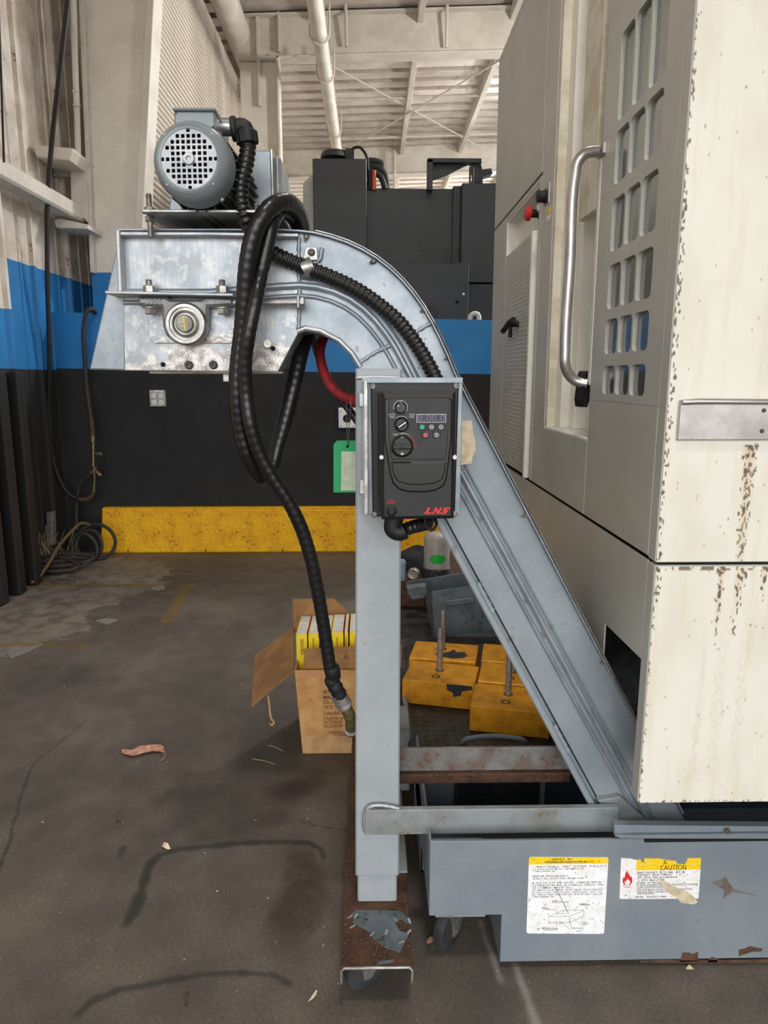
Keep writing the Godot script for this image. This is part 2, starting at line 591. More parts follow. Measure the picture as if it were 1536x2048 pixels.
func setup() -> void:
	var cam := Camera3D.new()
	cam.name = "camera"
	add_child(cam)
	cam.position = Vector3(0, 1.4, 0)
	cam.rotation_degrees = Vector3(-10.7, -1.07, 0)
	cam.fov = rad_to_deg(2.0 * atan(1024.0 / 1420.0))
	cam.near = 0.05
	cam.far = 200.0
	cam.current = true
	var env := Environment.new()
	var sky := Sky.new()
	var sm := ProceduralSkyMaterial.new()
	sm.sky_top_color = c8(236, 239, 244)
	sm.sky_horizon_color = c8(250, 250, 248)
	sm.ground_horizon_color = c8(150, 148, 142)
	sm.ground_bottom_color = c8(120, 118, 112)
	sm.sky_energy_multiplier = 1.0
	sky.sky_material = sm
	env.sky = sky
	env.background_mode = Environment.BG_SKY
	env.background_energy_multiplier = 4.2
	env.tonemap_mode = Environment.TONE_MAPPER_LINEAR
	env.tonemap_exposure = 1.4
	env.sdfgi_enabled = true
	env.ssao_enabled = true
	env.ssil_enabled = true
	var we := WorldEnvironment.new()
	we.name = "world"
	we.environment = env
	add_child(we)
	# high-bay panel lamps under the roof
	high_bay(Vector3(0.2, 5.3, 0.05), 5.0, false)
	high_bay(Vector3(0.6, 5.3, -4.3), 2.0, false)
	high_bay(Vector3(3.0, 4.7, -7.7), 9.0, true)
	high_bay(Vector3(5.6, 4.7, -13.4), 10.0, true)
	high_bay(Vector3(4.2, 4.7, -21.5), 22.0, true)

func high_bay(at: Vector3, energy: float, globe: bool) -> void:
	var st := ms()
	box(st, at + Vector3(0, 0.05, 0), Vector3(0.62, 0.08, 0.62), 0.01)
	var o := solo(st, "high_bay_lamp", plain(c8(210, 210, 206), 0.5), "high bay lamp hung under the roof, above and outside the picture", "lamp", "high bay lamps")
	var glow := StandardMaterial3D.new()
	glow.albedo_color = c8(250, 248, 240)
	glow.emission_enabled = true
	glow.emission = c8(255, 246, 232)
	glow.emission_energy_multiplier = 2.0
	if globe:
		var gl := ms()
		var prof := PackedVector2Array()
		for k in 13:
			prof.append(Vector2(0.2 * sin(PI * k / 12.0), -0.2 * cos(PI * k / 12.0)))
		lathe(gl, prof, 24, facing(at + Vector3(0, -0.19, 0), Vector3.UP))
		put(gl, "lamp_globe", glow, o)
	else:
		put(bx(at.x - 0.2, at.x + 0.2, at.y - 0.004, at.y + 0.012, at.z - 0.2, at.z + 0.2, 0.002), "lamp_panel", glow, o)
	var rod_ := ms()
	cyl(rod_, at + Vector3(0, 0.08, 0), Vector3(at.x, 6.2 + 0.037 * at.x, at.z), 0.01, 8)
	put(rod_, "hanger", M_rod(), o)
	if globe:
		var b := OmniLight3D.new()
		b.name = "high_bay_light"
		b.light_color = c8(255, 250, 242)
		b.light_energy = energy
		b.light_size = 0.18
		b.omni_range = 40.0
		b.omni_attenuation = 2.0
		b.shadow_enabled = true
		o.add_child(b, true)
		b.position = at + Vector3(0, -0.19, 0)
		return
	var l := AreaLight3D.new()
	l.name = "high_bay_light"
	l.area_size = Vector2(0.4, 0.4)
	l.light_color = c8(255, 250, 242)
	l.light_energy = energy
	l.area_range = 40.0
	l.area_attenuation = 2.0
	l.shadow_enabled = true
	o.add_child(l, true)
	l.transform = Transform3D(Basis(Vector3.RIGHT, -PI / 2), at + Vector3(0, -0.01, 0))

func M_rod() -> StandardMaterial3D:
	return plain(c8(160, 160, 158), 0.5)

func _ready() -> void:
	setup()
	make_materials()
	build_room()
	build_conveyor()
	build_tank()
	build_machine()
	build_far_machine()
	build_hoses()
	build_cart_things()
	build_box()
	build_wall_things()
	build_floor_things()

# ------------------------------------------------------------------ the hall
func on_floor(p: Vector2) -> Vector2:      # a floor point (x, z) in the floor picture
	return Vector2((p.x + 2.8) / 4.8, (p.y + 5.9) / 5.1)

func floor_picture() -> ImageTexture:
	var n := 1400
	var get_noise := func(s: int, f: float, o: int) -> PackedByteArray:
		var fn := FastNoiseLite.new()
		fn.noise_type = FastNoiseLite.TYPE_SIMPLEX_SMOOTH
		fn.seed = s
		fn.frequency = f
		fn.fractal_octaves = o
		var im := fn.get_image(n, n, false, false, false)
		im.convert(Image.FORMAT_L8)
		return im.get_data()
	var a: PackedByteArray = get_noise.call(61, 0.0035, 5)
	var b: PackedByteArray = get_noise.call(62, 0.02, 5)
	var c: PackedByteArray = get_noise.call(63, 0.35, 2)
	var out := PackedByteArray()
	out.resize(n * n * 3)
	for i in n * n:
		var t := clampf((a[i] - 128) / 128.0 * 1.1 + 0.5, 0.0, 1.0) * 0.6 + (b[i] - 128) / 128.0 * 0.35
		var g := 1.0 + (c[i] - 128) / 128.0 * 0.16
		var k := (0.82 + 0.36 * t) * g
		if c[i] > 222 and b[i] > 120:
			k *= 1.3
		out[i * 3] = mini(255, int(100 * k))
		out[i * 3 + 1] = mini(255, int(92 * k))
		out[i * 3 + 2] = mini(255, int(83 * k))
	var im := Image.create_from_data(n, n, false, Image.FORMAT_RGB8, out)
	var rough := FastNoiseLite.new()
	rough.seed = 64
	rough.frequency = 0.03
	rough.fractal_octaves = 4
	# patches of old pale coating by the curb, with ragged edges
	var patch := func(poly: PackedVector2Array, col: Color, ragged: float, amount: float) -> void:
		var q := PackedVector2Array()
		var lo := Vector2(1e9, 1e9)
		var hi := -lo
		for p in poly:
			var w := on_floor(p) * n
			q.append(w)
			lo = lo.min(w)
			hi = hi.max(w)
		for y in range(maxi(0, int(lo.y) - 12), mini(n, int(hi.y) + 12)):
			for x in range(maxi(0, int(lo.x) - 12), mini(n, int(hi.x) + 12)):
				var o := Vector2(rough.get_noise_2d(x, y), rough.get_noise_2d(x + 900, y)) * ragged
				if Geometry2D.is_point_in_polygon(Vector2(x, y) + o, q):
					var f := amount * clampf(0.75 + rough.get_noise_2d(x * 0.8, y * 0.8) * 0.9, 0.0, 1.0)
					im.set_pixel(x, y, im.get_pixel(x, y).lerp(col, f))
	patch.call(PackedVector2Array([Vector2(-2.0479, -5.5533), Vector2(-1.5775, -5.2961), Vector2(-1.4429, -5.0116), Vector2(-1.5398, -4.7954), Vector2(-1.9087, -4.7657), Vector2(-2.3352, -4.7257), Vector2(-2.4927, -4.6353), Vector2(-2.1405, -3.6296), Vector2(-1.9442, -3.5551), Vector2(-1.8206, -3.6236), Vector2(-1.63, -3.8092), Vector2(-1.6404, -4.0181), Vector2(-1.7382, -4.1559), Vector2(-1.6092, -4.3488), Vector2(-1.5862, -4.6184), Vector2(-2.0128, -4.6842), Vector2(-2.2485, -5), Vector2(-2.2377, -5.4299)]), c8(138, 127, 115), 34.0, 0.85)
	patch.call(PackedVector2Array([Vector2(-2.0136, -4.9956), Vector2(-1.5665, -4.8834), Vector2(-1.4145, -4.7808), Vector2(-1.5334, -4.5057), Vector2(-1.8001, -4.5659)]), c8(142, 136, 128), 26.0, 0.6)
	patch.call(PackedVector2Array([Vector2(-1.9586, -3.5834), Vector2(-1.8274, -3.6382), Vector2(-1.7501, -3.6079), Vector2(-1.7937, -3.511), Vector2(-1.8634, -3.4456), Vector2(-1.9906, -3.4479)]), c8(140, 140, 136), 12.0, 0.8)
	patch.call(PackedVector2Array([Vector2(-1.5881, -4.0348), Vector2(-1.4903, -4.0153), Vector2(-1.5268, -3.9384), Vector2(-1.5852, -3.9565)]), c8(140, 134, 126), 6.0, 0.8)
	# worn yellow lane paint
	for line in [PackedVector2Array([Vector2(-2.3693, -4.7986), Vector2(-1.7359, -4.7625), Vector2(-1.2177, -4.7528), Vector2(-1.2071, -4.6809), Vector2(-1.7451, -4.691), Vector2(-2.3352, -4.7257)]), PackedVector2Array([Vector2(-1.2943, -4.7301), Vector2(-1.2177, -4.7528), Vector2(-1.1584, -3.9571), Vector2(-1.2347, -3.9415)]), PackedVector2Array([Vector2(-2.1029, -3.658), Vector2(-1.8377, -3.6603), Vector2(-1.5119, -3.6469), Vector2(-1.4895, -3.5888), Vector2(-1.8138, -3.6091), Vector2(-2.0717, -3.5997)])]:
		patch.call(line, c8(128, 96, 34), 5.0, 0.6)
	# dark wet streaks, oil marks and pale scratches
	var streak := func(path: PackedVector2Array, r0: float, r1: float, col: Color, amount: float) -> void:
		var total := path.size() - 1
		for i in total:
			var p := on_floor(path[i]) * n
			var q := on_floor(path[i + 1]) * n
			var steps := int(p.distance_to(q) / 1.2) + 1
			for k in steps:
				var t := (i + float(k) / steps) / total
				var w := p.lerp(q, float(k) / steps)
				var r := lerpf(r0, r1, t) * (1.0 + rough.get_noise_2d(w.x * 3.0, w.y * 3.0) * 0.6)
				if r < 0.4:
					continue
				w += Vector2(rough.get_noise_2d(w.x * 2.0, 50), rough.get_noise_2d(w.y * 2.0, 90)) * 3.0
				for y in range(maxi(0, int(w.y - r)), mini(n, int(w.y + r) + 2)):
					for x in range(maxi(0, int(w.x - r)), mini(n, int(w.x + r) + 2)):
						var d := Vector2(x, y).distance_to(w)
						if d < r:
							im.set_pixel(x, y, im.get_pixel(x, y).lerp(col, amount * (1.0 - d / r) * 0.55))
	var wet := c8(46, 43, 40)
	streak.call(PackedVector2Array([Vector2(-0.6441, -1.6293), Vector2(-0.6356, -1.6913), Vector2(-0.6454, -1.7778), Vector2(-0.6556, -1.8613), Vector2(-0.6395, -1.9008), Vector2(-0.5872, -1.9272), Vector2(-0.4933, -1.944), Vector2(-0.3901, -1.9611), Vector2(-0.2833, -1.9639), Vector2(-0.1906, -1.9573), Vector2(-0.1573, -1.9191), Vector2(-0.1474, -1.8826)]), 6.0, 3.4, wet, 0.8)
	streak.call(PackedVector2Array([Vector2(-0.6656, -1.3639), Vector2(-0.6425, -1.4051), Vector2(-0.5903, -1.4354), Vector2(-0.4919, -1.4574), Vector2(-0.4134, -1.4747), Vector2(-0.3184, -1.4773), Vector2(-0.2397, -1.4714), Vector2(-0.1887, -1.4418)]), 4.0, 3.0, wet, 0.6)
	streak.call(PackedVector2Array([Vector2(-1.0846, -1.8478), Vector2(-1.1161, -1.9842), Vector2(-1.1503, -2.0857), Vector2(-1.2173, -2.2871), Vector2(-1.2376, -2.3676), Vector2(-1.2474, -2.4356), Vector2(-1.215, -2.621), Vector2(-1.1832, -2.7669)]), 2.6, 1.6, wet, 0.6)
	streak.call(PackedVector2Array([Vector2(-0.7489, -1.8961), Vector2(-0.7536, -1.9536)]), 5.0, 4.0, wet, 0.4)
	streak.call(PackedVector2Array([Vector2(-0.314, -2.2096), Vector2(-0.2501, -2.2536), Vector2(-0.1838, -2.2992)]), 20.0, 14.0, c8(58, 48, 42), 0.05)
	streak.call(PackedVector2Array([Vector2(-0.361, -2.0709), Vector2(-0.2999, -2.0964)]), 14.0, 14.0, wet, 0.03)
	streak.call(PackedVector2Array([Vector2(-0.2177, -1.9203), Vector2(-0.1836, -1.7108), Vector2(-0.2343, -1.5714)]), 12.0, 26.0, wet, 0.02)
	streak.call(PackedVector2Array([Vector2(0.2801, -1.6294), Vector2(0.2827, -1.5618), Vector2(0.2923, -1.4911), Vector2(0.3014, -1.4398)]), 3.4, 4.2, c8(160, 156, 150), 0.5)
	streak.call(PackedVector2Array([Vector2(0.341, -1.4902), Vector2(0.3502, -1.4178), Vector2(0.3539, -1.3448), Vector2(0.3598, -1.3076)]), 3.8, 4.6, c8(160, 156, 150), 0.5)
	streak.call(PackedVector2Array([Vector2(-0.2321, -2.0685), Vector2(-0.1655, -2.0361), Vector2(-0.0694, -2.0089)]), 2.0, 2.0, wet, 0.5)
	var rng := RandomNumberGenerator.new()
	rng.seed = 5
	for k in 70:      # scuffs and short scratches
		var p := Vector2(rng.randf_range(-2.3, 1.6), rng.randf_range(-5.4, -1.1))
		var d := Vector2.from_angle(rng.randf() * TAU) * rng.randf_range(0.05, 0.35)
		streak.call(PackedVector2Array([p, p + d * 0.5 + Vector2(0.01, 0.01), p + d]), 0.9, 0.7, c8(140, 134, 126) if k % 3 else wet, 0.35)
	return ImageTexture.create_from_image(im)

func floor_quad(st: SurfaceTool, x0: float, x1: float, z0: float, z1: float) -> void:
	flat(st)
	var p := [Vector3(x0, 0, z1), Vector3(x1, 0, z1), Vector3(x1, 0, z0), Vector3(x0, 0, z0)]
	var w := []
	for q in p:
		w.append(on_floor(Vector2(q.x, q.z)))
	tri(st, p[0], p[1], p[2], w[0], w[1], w[2])
	tri(st, p[0], p[2], p[3], w[0], w[2], w[3])

func build_room() -> void:
	var fm := printed(floor_picture(), 0.62)
	var st := ms()
	floor_quad(st, -2.8, 2.0, -5.9, -0.8)
	var fl := struct(st, "floor", fm)
	st = ms()
	for r in [[-2.8, 9.0, -0.8, 12.0], [2.0, 9.0, -5.9, -0.8], [-2.8, 9.0, -24.5, -5.9]]:
		box(st, Vector3((r[0] + r[1]) / 2, -0.1, (r[2] + r[3]) / 2), Vector3(r[1] - r[0], 0.2, r[3] - r[2]))
	box(st, Vector3(-0.4, -0.11, -3.35), Vector3(4.8, 0.2, 5.1))
	put(st, "slab", M.concrete, fl)

	# knee wall: black below, blue above, the yellow curb along its foot
	st = ms()
	prism(st, PackedVector2Array([Vector2(-2.62, 0), Vector2(3.2, 0), Vector2(3.2, 1.40), Vector2(-2.62, 1.475)]), -5.95, -5.72)
	var w := struct(st, "wall_back", M.black_wall)
	st = ms()
	prism(st, PackedVector2Array([Vector2(-2.62, 1.475), Vector2(3.2, 1.40), Vector2(3.2, 1.81), Vector2(-2.62, 1.90)]), -5.95, -5.718)
	put(st, "blue_band", M.blue_wall, w)
	st = ms()
	prism(st, PackedVector2Array([Vector2(-2.2, 0), Vector2(3.2, 0), Vector2(3.2, 0.35), Vector2(-2.16, 0.365)]), -5.72, -5.64, 0.012)
	struct(st, "trim_1", M.curb)
	put(bx(-2.16, 3.2, 0.358, 0.372, -5.72, -5.645, 0.004), "curb_top", M.curb, get_node("trim_1"))

	# siding of the left wall: sheets with ribs, painted in bands
	var wl := struct(bx(-2.75, -2.62, 0, 6.4, -24.5, 4.0), "wall_left", M.white_siding)
	siding(wl, -2.37, -4.86, -2.2, 4, 1.46, 1.84)
	siding(wl, -2.47, -7.4, -4.86, 4, 1.46, 2.2)
	put(bx(-2.48, -2.36, 0, 3.2, -4.872, -4.86, 0.002), "end_flashing", M.white_siding, wl)
	# dark ribbed posts at the foot of the siding
	for z in [-4.78, -4.55, -4.32]:
		put(bx(-2.37, -2.29, 0, 1.44, z - 0.05, z + 0.05, 0.012), "black_rib", M.rubber, wl)
	# girt along the wall, the short one in the corner and their clips
	st = ms()
	prism(st, PackedVector2Array([Vector2(-2.36, 2.60), Vector2(-2.25, 2.60), Vector2(-2.235, 2.615), Vector2(-2.235, 2.70), Vector2(-2.25, 2.715), Vector2(-2.36, 2.715)]), -6.15, 1.0)
	struct(st, "trim_2", M.steel_white)
	st = ms()
	prism(st, PackedVector2Array([Vector2(-2.4419, 3.0525), Vector2(-2.4269, 3.0593), Vector2(-2.1585, 3.0406), Vector2(-2.1566, 3.0203), Vector2(-2.1835, 2.9559), Vector2(-2.427, 2.9784)]), -6.0, -5.6, 0.006)
	struct(st, "trim_3", M.steel_white)
	st = ms()
	prism(st, PackedVector2Array([Vector2(-2.4917, 3.0198), Vector2(-2.3235, 3.0099), Vector2(-2.3261, 2.9302), Vector2(-2.4948, 2.9402)]), -6.0, -5.95, 0.003)
	put(st, "clip_plate", M.galv, get_node("trim_3"))
	st = ms()
	prism(st, PackedVector2Array([Vector2(-2.3007, 3.0357), Vector2(-2.1838, 2.9719), Vector2(-2.1981, 2.5863), Vector2(-2.3183, 2.7251)]), -5.95, -5.9, 0.004)
	put(st, "gusset", M.steel_white, get_node("trim_3"))
	st = ms()
	prism(st, PackedVector2Array([Vector2(-2.3758, 2.5665), Vector2(-2.3302, 2.5773), Vector2(-2.1244, 2.5354), Vector2(-2.1269, 2.5033), Vector2(-2.3654, 2.5131)]), -6.0, -5.7, 0.004)
	put(st, "lower_clip", M.steel_white, get_node("trim_3"))

	# tapered column: web facing the room, inner flange, blue foot
	st = ms()
	prism(st, PackedVector2Array([Vector2(-2.1497, 5.0402), Vector2(-1.5327, 5.0473), Vector2(-1.857, 2.1741), Vector2(-1.8909, 1.704), Vector2(-2.248, 1.7036), Vector2(-2.2244, 2.231)]), -6.02, -6.0)
	var col := struct(st, "wall_column", M.white_wall)
	st = ms()
	prism(st, PackedVector2Array([Vector2(-2.2326, 2.2295), Vector2(-1.8382, 2.2306), Vector2(-1.8928, 1.6238), Vector2(-2.2502, 1.6236)]), -6.02, -5.99)
	put(st, "blue_foot", M.blue_wall, col)
	st = ms()
	prism(st, PackedVector2Array([Vector2(-1.5501, 4.986), Vector2(-1.5, 4.9866), Vector2(-1.8047, 2.3123), Vector2(-1.8673, 2.3121)]), -6.12, -5.9, 0.004)
	put(st, "inner_flange", M.steel_white, col)
	st = ms()
	prism(st, PackedVector2Array([Vector2(-2.1318, 4.9977), Vector2(-2.096, 4.9981), Vector2(-2.1905, 2.2213), Vector2(-2.222, 2.2212)]), -6.1, -5.93, 0.004)
	put(st, "outer_flange", M.steel_white, col)

	# white conduit clipped to the siding beside the column
	st = ms()
	tube(st, PackedVector3Array([Vector3(-2.1157, 4.3297, -5.75), Vector3(-2.1687, 3.7011, -5.8), Vector3(-2.1913, 3.3347, -5.82), Vector3(-2.2169, 2.9733, -5.84)]), 0.022, 10)
	var cd := solo(st, "white_conduit", M.steel_white, "white painted pipe running down the siding beside the tapered column", "pipe")
	for y in [190, 208]:
		st = ms()
		cyl(st, Vector3(-2.1844, 3.4411, -5.81) + Vector3(0, 0.04 if y == 190 else -0.04, 0), Vector3(-2.1844, 3.4411, -5.81) + Vector3(0, 0.055 if y == 190 else -0.055, 0), 0.027, 12, 0.003)
		put(st, "coupling", M.steel_white, cd)

	# roll-up door of many slats behind the column, its barrel, cone and motor box
	var door := struct(bx(-2.02, -2.0, 0, 5.86, -11.7, -6.2), "door_1", M.shutter)
	var slat := ms()
	var sp := PackedVector2Array()
	for k in 7:
		sp.append(Vector2(0.034 * pow(sin(PI * k / 6.0), 0.6), 0.036 * k / 6.0 + 0.004))
	sp.append(Vector2(0.0, 0.056))
	sp.append(Vector2(-0.004, 0.056))
	sp.append(Vector2(-0.004, 0.0))
	prism(slat, sp, -5.5, 0.0)
	var slat_mesh := mesh_of(slat)
	for k in 74:
		var s := put(slat_mesh, "slat", M.shutter, door)
		s.position = Vector3(-2.0, 1.6 + k * 0.0572, -6.2)
	put(bx(-2.0, -1.94, 0, 5.7, -11.78, -11.68, 0.006), "guide", M.steel_white, door)
	put(bx(-2.02, -1.955, 0, 6.0, -6.24, -6.18, 0.006), "guide", M.steel_white, door)
	st = ms()
	cyl(st, Vector3(-1.76, 5.92, -6.0), Vector3(-1.76, 5.92, -11.72), 0.17, 12)
	put(st, "barrel", M.white_wall, door)
	st = ms()
	cyl(st, Vector3(-1.78, 5.84, -11.72), Vector3(-1.78, 5.84, -11.78), 0.42, 28, 0.01)
	put(st, "end_plate", M.steel_white, door)
	put(bx(-1.98, -1.52, 4.62, 5.45, -11.9, -11.75, 0.01), "motor_box", M.steel_white, door)
	st = ms()
	var ch := PackedVector3Array()
	for k in 80:
		ch.append(Vector3(-1.70 + 0.006 * (k % 2), 4.62 - k * 0.025, -11.74))
	tube(st, ch, 0.012, 5)
	put(st, "chain", M.dark_steel, door)

	# rafters of the bays: webs with flanges, and the columns under them
	var raf := struct(rafter(-10.5, -1.75, 9.0), "trim_4", M.steel_white)
	put(rafter_flange(-10.5, -1.75, 9.0, false), "bottom_flange", M.steel_white, raf)
	put(rafter_flange(-10.5, -1.75, 9.0, true), "top_flange", M.steel_white, raf)
	put(bx(-1.74, -1.22, 0, 5.56, -10.56, -10.5, 0.004), "post_web", M.white_wall, raf)
	put(bx(-1.24, -1.21, 0, 5.62, -10.66, -10.4, 0.004), "post_flange", M.steel_white, raf)
	put(bx(-1.50, -1.46, 5.0, 6.1, -10.5, -10.44, 0.004), "stiffener", M.steel_white, raf)
	put(bx(-1.21, -1.18, 5.66, 6.14, -10.5, -10.42, 0.004), "stiffener", M.steel_white, raf)
	for x in [-0.31, 1.02]:
		st = ms()
		tube(st, PackedVector3Array([Vector3(x, 6.2, -10.36), Vector3(x + 0.01, 5.72, -10.42)]), 0.022, 8)
		put(st, "flange_brace", M.steel_white, raf)
	var raf2 := struct(rafter(-16.2, -2.4, 9.0), "trim_5", M.steel_white)
	put(rafter_flange(-16.2, -2.4, 9.0, false), "bottom_flange", M.steel_white, raf2)
	put(bx(-2.3, -1.75, 0, 5.56, -16.26, -16.2, 0.004), "post_web", M.white_wall, raf2)
	st = ms()
	tube(st, PackedVector3Array([Vector3(0.52, 6.1, -16.06), Vector3(0.53, 5.2, -16.1)]), 0.03, 8)
	put(st, "flange_brace", M.steel_white, raf2)

	# corrugated roof, its skylight strips left open on the far side, purlins, rods
	var roof := struct(roof_sheet(-2.75, 4.4, -24.5, 4.2), "ceiling", M.roof)
	put(roof_sheet(6.6, 9.0, -24.5, 4.2), "roof_sheet", M.roof, roof)
	put(roof_sheet(4.4, 6.6, -11.5, -9.6), "roof_sheet", M.roof, roof)
	put(roof_sheet(4.4, 6.6, -17.0, -15.4), "roof_sheet", M.roof, roof)
	put(roof_sheet(4.4, 6.6, -4.5, 4.2), "roof_sheet", M.roof, roof)
	for x in [-0.62, 0.68, 1.92, 3.2]:
		put(bx(x - 0.04, x + 0.04, 6.02 + 0.037 * x, 6.19 + 0.037 * x, -24.4, 4.0, 0.004), "purlin", M.steel_white, roof)
	for z in [-11.6, -13.2, -15.2]:
		st = ms()
		cyl(st, Vector3(-0.62, 6.05, z), Vector3(9.0, 6.40, z), 0.026, 8)
		put(st, "sag_rod", M.steel_white, roof)
	for e in [[Vector3(-1.2, 6.05, -11.0), Vector3(2.4, 6.12, -16.0)], [Vector3(2.4, 6.1, -11.0), Vector3(-0.7, 5.98, -16.0)]]:
		st = ms()
		cyl(st, e[0], e[1], 0.012, 6)
		put(st, "brace_rod", M.steel_white, roof)
	st = ms()
	cyl(st, Vector3(-0.575, 5.3, 3.9), Vector3(-0.575, 5.3, -16.0), 0.088, 18)
	var pipe := solo(st, "sprinkler_pipe", M.steel_white, "long white pipe hung under the roof, running away from the viewer past the rafter", "pipe")
	for z in [-9.1, -10.2, -12.4]:
		st = ms()
		tube(st, PackedVector3Array([Vector3(-0.69, 5.62, z), Vector3(-0.69, 5.3, z), Vector3(-0.65, 5.22, z), Vector3(-0.575, 5.19, z), Vector3(-0.5, 5.22, z), Vector3(-0.46, 5.3, z), Vector3(-0.46, 5.62, z)]), 0.012, 6)
		put(st, "hanger", M.steel_white, pipe)

	# far end, right side and the front with its wide open bay door
	struct(bx(-2.75, 9.0, 0, 6.6, -24.6, -24.45), "wall_far", M.white_wall)
	var wr := struct(bx(9.0, 9.15, 0, 6.7, -24.6, -21.5), "wall_right", M.white_wall)
	put(bx(9.0, 9.15, 5.6, 6.7, -21.5, -6.5), "head_wall", M.white_wall, wr)
	put(bx(9.0, 9.15, 0, 6.7, -6.5, 4.2), "end_wall", M.white_wall, wr)
	var wf := struct(bx(-2.75, 9.0, 4.3, 6.7, 4.0, 4.15), "wall_front", M.white_wall)
	put(bx(3.2, 9.0, 0, 4.3, 4.0, 4.15), "side_wall", M.white_wall, wf)

func rafter(z: float, x0: float, x1: float) -> SurfaceTool:
	return prism(ms(), PackedVector2Array([Vector2(x0, 5.64 + 0.032 * x0), Vector2(x1, 5.64 + 0.032 * x1), Vector2(x1, 6.18 + 0.037 * x1), Vector2(x0, 6.18 + 0.037 * x0)]), z - 0.05, z)

func rafter_flange(z: float, x0: float, x1: float, top: bool) -> SurfaceTool:
	var y := 6.16 if top else 5.64
	var k := 0.037 if top else 0.032
	return prism(ms(), PackedVector2Array([Vector2(x0, y + k * x0 - 0.02), Vector2(x1, y + k * x1 - 0.02), Vector2(x1, y + k * x1), Vector2(x0, y + k * x0)]), z - 0.14, z + 0.1)

func siding(parent: MeshInstance3D, x: float, z0: float, z1: float, sheets: int, low: float, high: float) -> void:
	var each := (z1 - z0) / sheets
	for s in sheets:
		var a := z0 + s * each
		var prof := PackedVector2Array()      # (z, how far proud)
		for r in [[0.0, 0.0], [0.02, 0.028], [0.07, 0.028], [0.09, 0.0], [0.30, 0.0], [0.31, 0.010], [0.35, 0.010], [0.36, 0.0], [0.60, 0.0], [0.61, 0.010], [0.65, 0.010], [0.66, 0.0], [1.0, 0.0]]:
			prof.append(Vector2(a + r[0] * each, r[1]))
		for band in [[0.0, low, "black_wall"], [low, high, "blue_wall"], [high, 6.3, "white_siding"]]:
			var st := ms()
			flat(st)
			for i in prof.size() - 1:
				var p := prof[i]
				var q := prof[i + 1]
				quad(st, Vector3(x + q.y, band[0], q.x), Vector3(x + p.y, band[0], p.x), Vector3(x + p.y, band[1], p.x), Vector3(x + q.y, band[1], q.x))
				quad(st, Vector3(x + p.y - 0.02, band[0], p.x), Vector3(x + q.y - 0.02, band[0], q.x), Vector3(x + q.y - 0.02, band[1], q.x), Vector3(x + p.y - 0.02, band[1], p.x))
			put(st, "siding_sheet", M[band[2]], parent)

func roof_sheet(x0: float, x1: float, z0: float, z1: float) -> SurfaceTool:
	var st := ms()
	flat(st)
	var pitch := 0.38
	var z := z0
	var row := []
	while z < z1:
		for r in [[0.0, 0.0], [0.23, 0.0], [0.245, 0.15], [0.365, 0.15]]:
			if z + r[0] < z1:
				row.append([z + r[0], r[1]])
		z += pitch
	row.append([z1, 0.0])
	var top := func(x: float) -> float: return 6.2 + 0.037 * x
	for i in row.size() - 1:
		var a = row[i]
		var b = row[i + 1]
		quad(st, Vector3(x0, top.call(x0) + a[1], a[0]), Vector3(x1, top.call(x1) + a[1], a[0]), Vector3(x1, top.call(x1) + b[1], b[0]), Vector3(x0, top.call(x0) + b[1], b[0]))
		quad(st, Vector3(x1, top.call(x1) + 0.17, a[0]), Vector3(x0, top.call(x0) + 0.17, a[0]), Vector3(x0, top.call(x0) + 0.17, b[0]), Vector3(x1, top.call(x1) + 0.17, b[0]))
	return st

# ------------------------------------------------------------------ the chip conveyor
const S := -1.58          # its front side plate
const B := -1.86          # its rear side plate

func head_picture() -> ImageTexture:
	var f := FastNoiseLite.new()
	f.seed = 71
	f.fractal_octaves = 5
	f.frequency = 1.0
	var warp := FastNoiseLite.new()
	warp.seed = 72
	warp.fractal_octaves = 3
	warp.frequency = 1.0
	return painted(640, 480, func(u, v):
		var n: float = f.get_noise_2d(u * 3.5, v * 3.0)
		var n2: float = f.get_noise_2d(u * 11.0 + 50.0, v * 9.0)
		var fine: float = f.get_noise_2d(u * 110.0, v * 90.0 + 9.0)
		var vert: float = f.get_noise_2d(u * 40.0, v * 3.0 + 30.0)
		var col := Color8(150, 156, 161).lerp(Color8(176, 181, 186), clampf(n * 1.8 + 0.5, 0, 1))
		col = col.lerp(Color8(200, 197, 194), clampf((n2 - 0.05) * 2.0, 0, 0.6))
		col = col.lerp(Color8(140, 147, 154), clampf(vert * 1.0, 0, 0.3))
		# paint gone at the foot: pale bare metal mottled with grime
		var foot: float = smoothstep(0.80, 0.90, v + n2 * 0.16 + (0.05 if u > 0.25 else -0.07))
		var mott := Color8(126, 114, 104).lerp(Color8(214, 210, 206), clampf(fine * 1.2 + n2 * 1.4 + 0.6, 0, 1))
		col = col.lerp(mott, foot * 0.85)
		col = col.lerp(Color8(92, 70, 54), smoothstep(0.98, 0.998, v + fine * 0.02) * 0.8)
		return col * (1.0 + fine * 0.07))

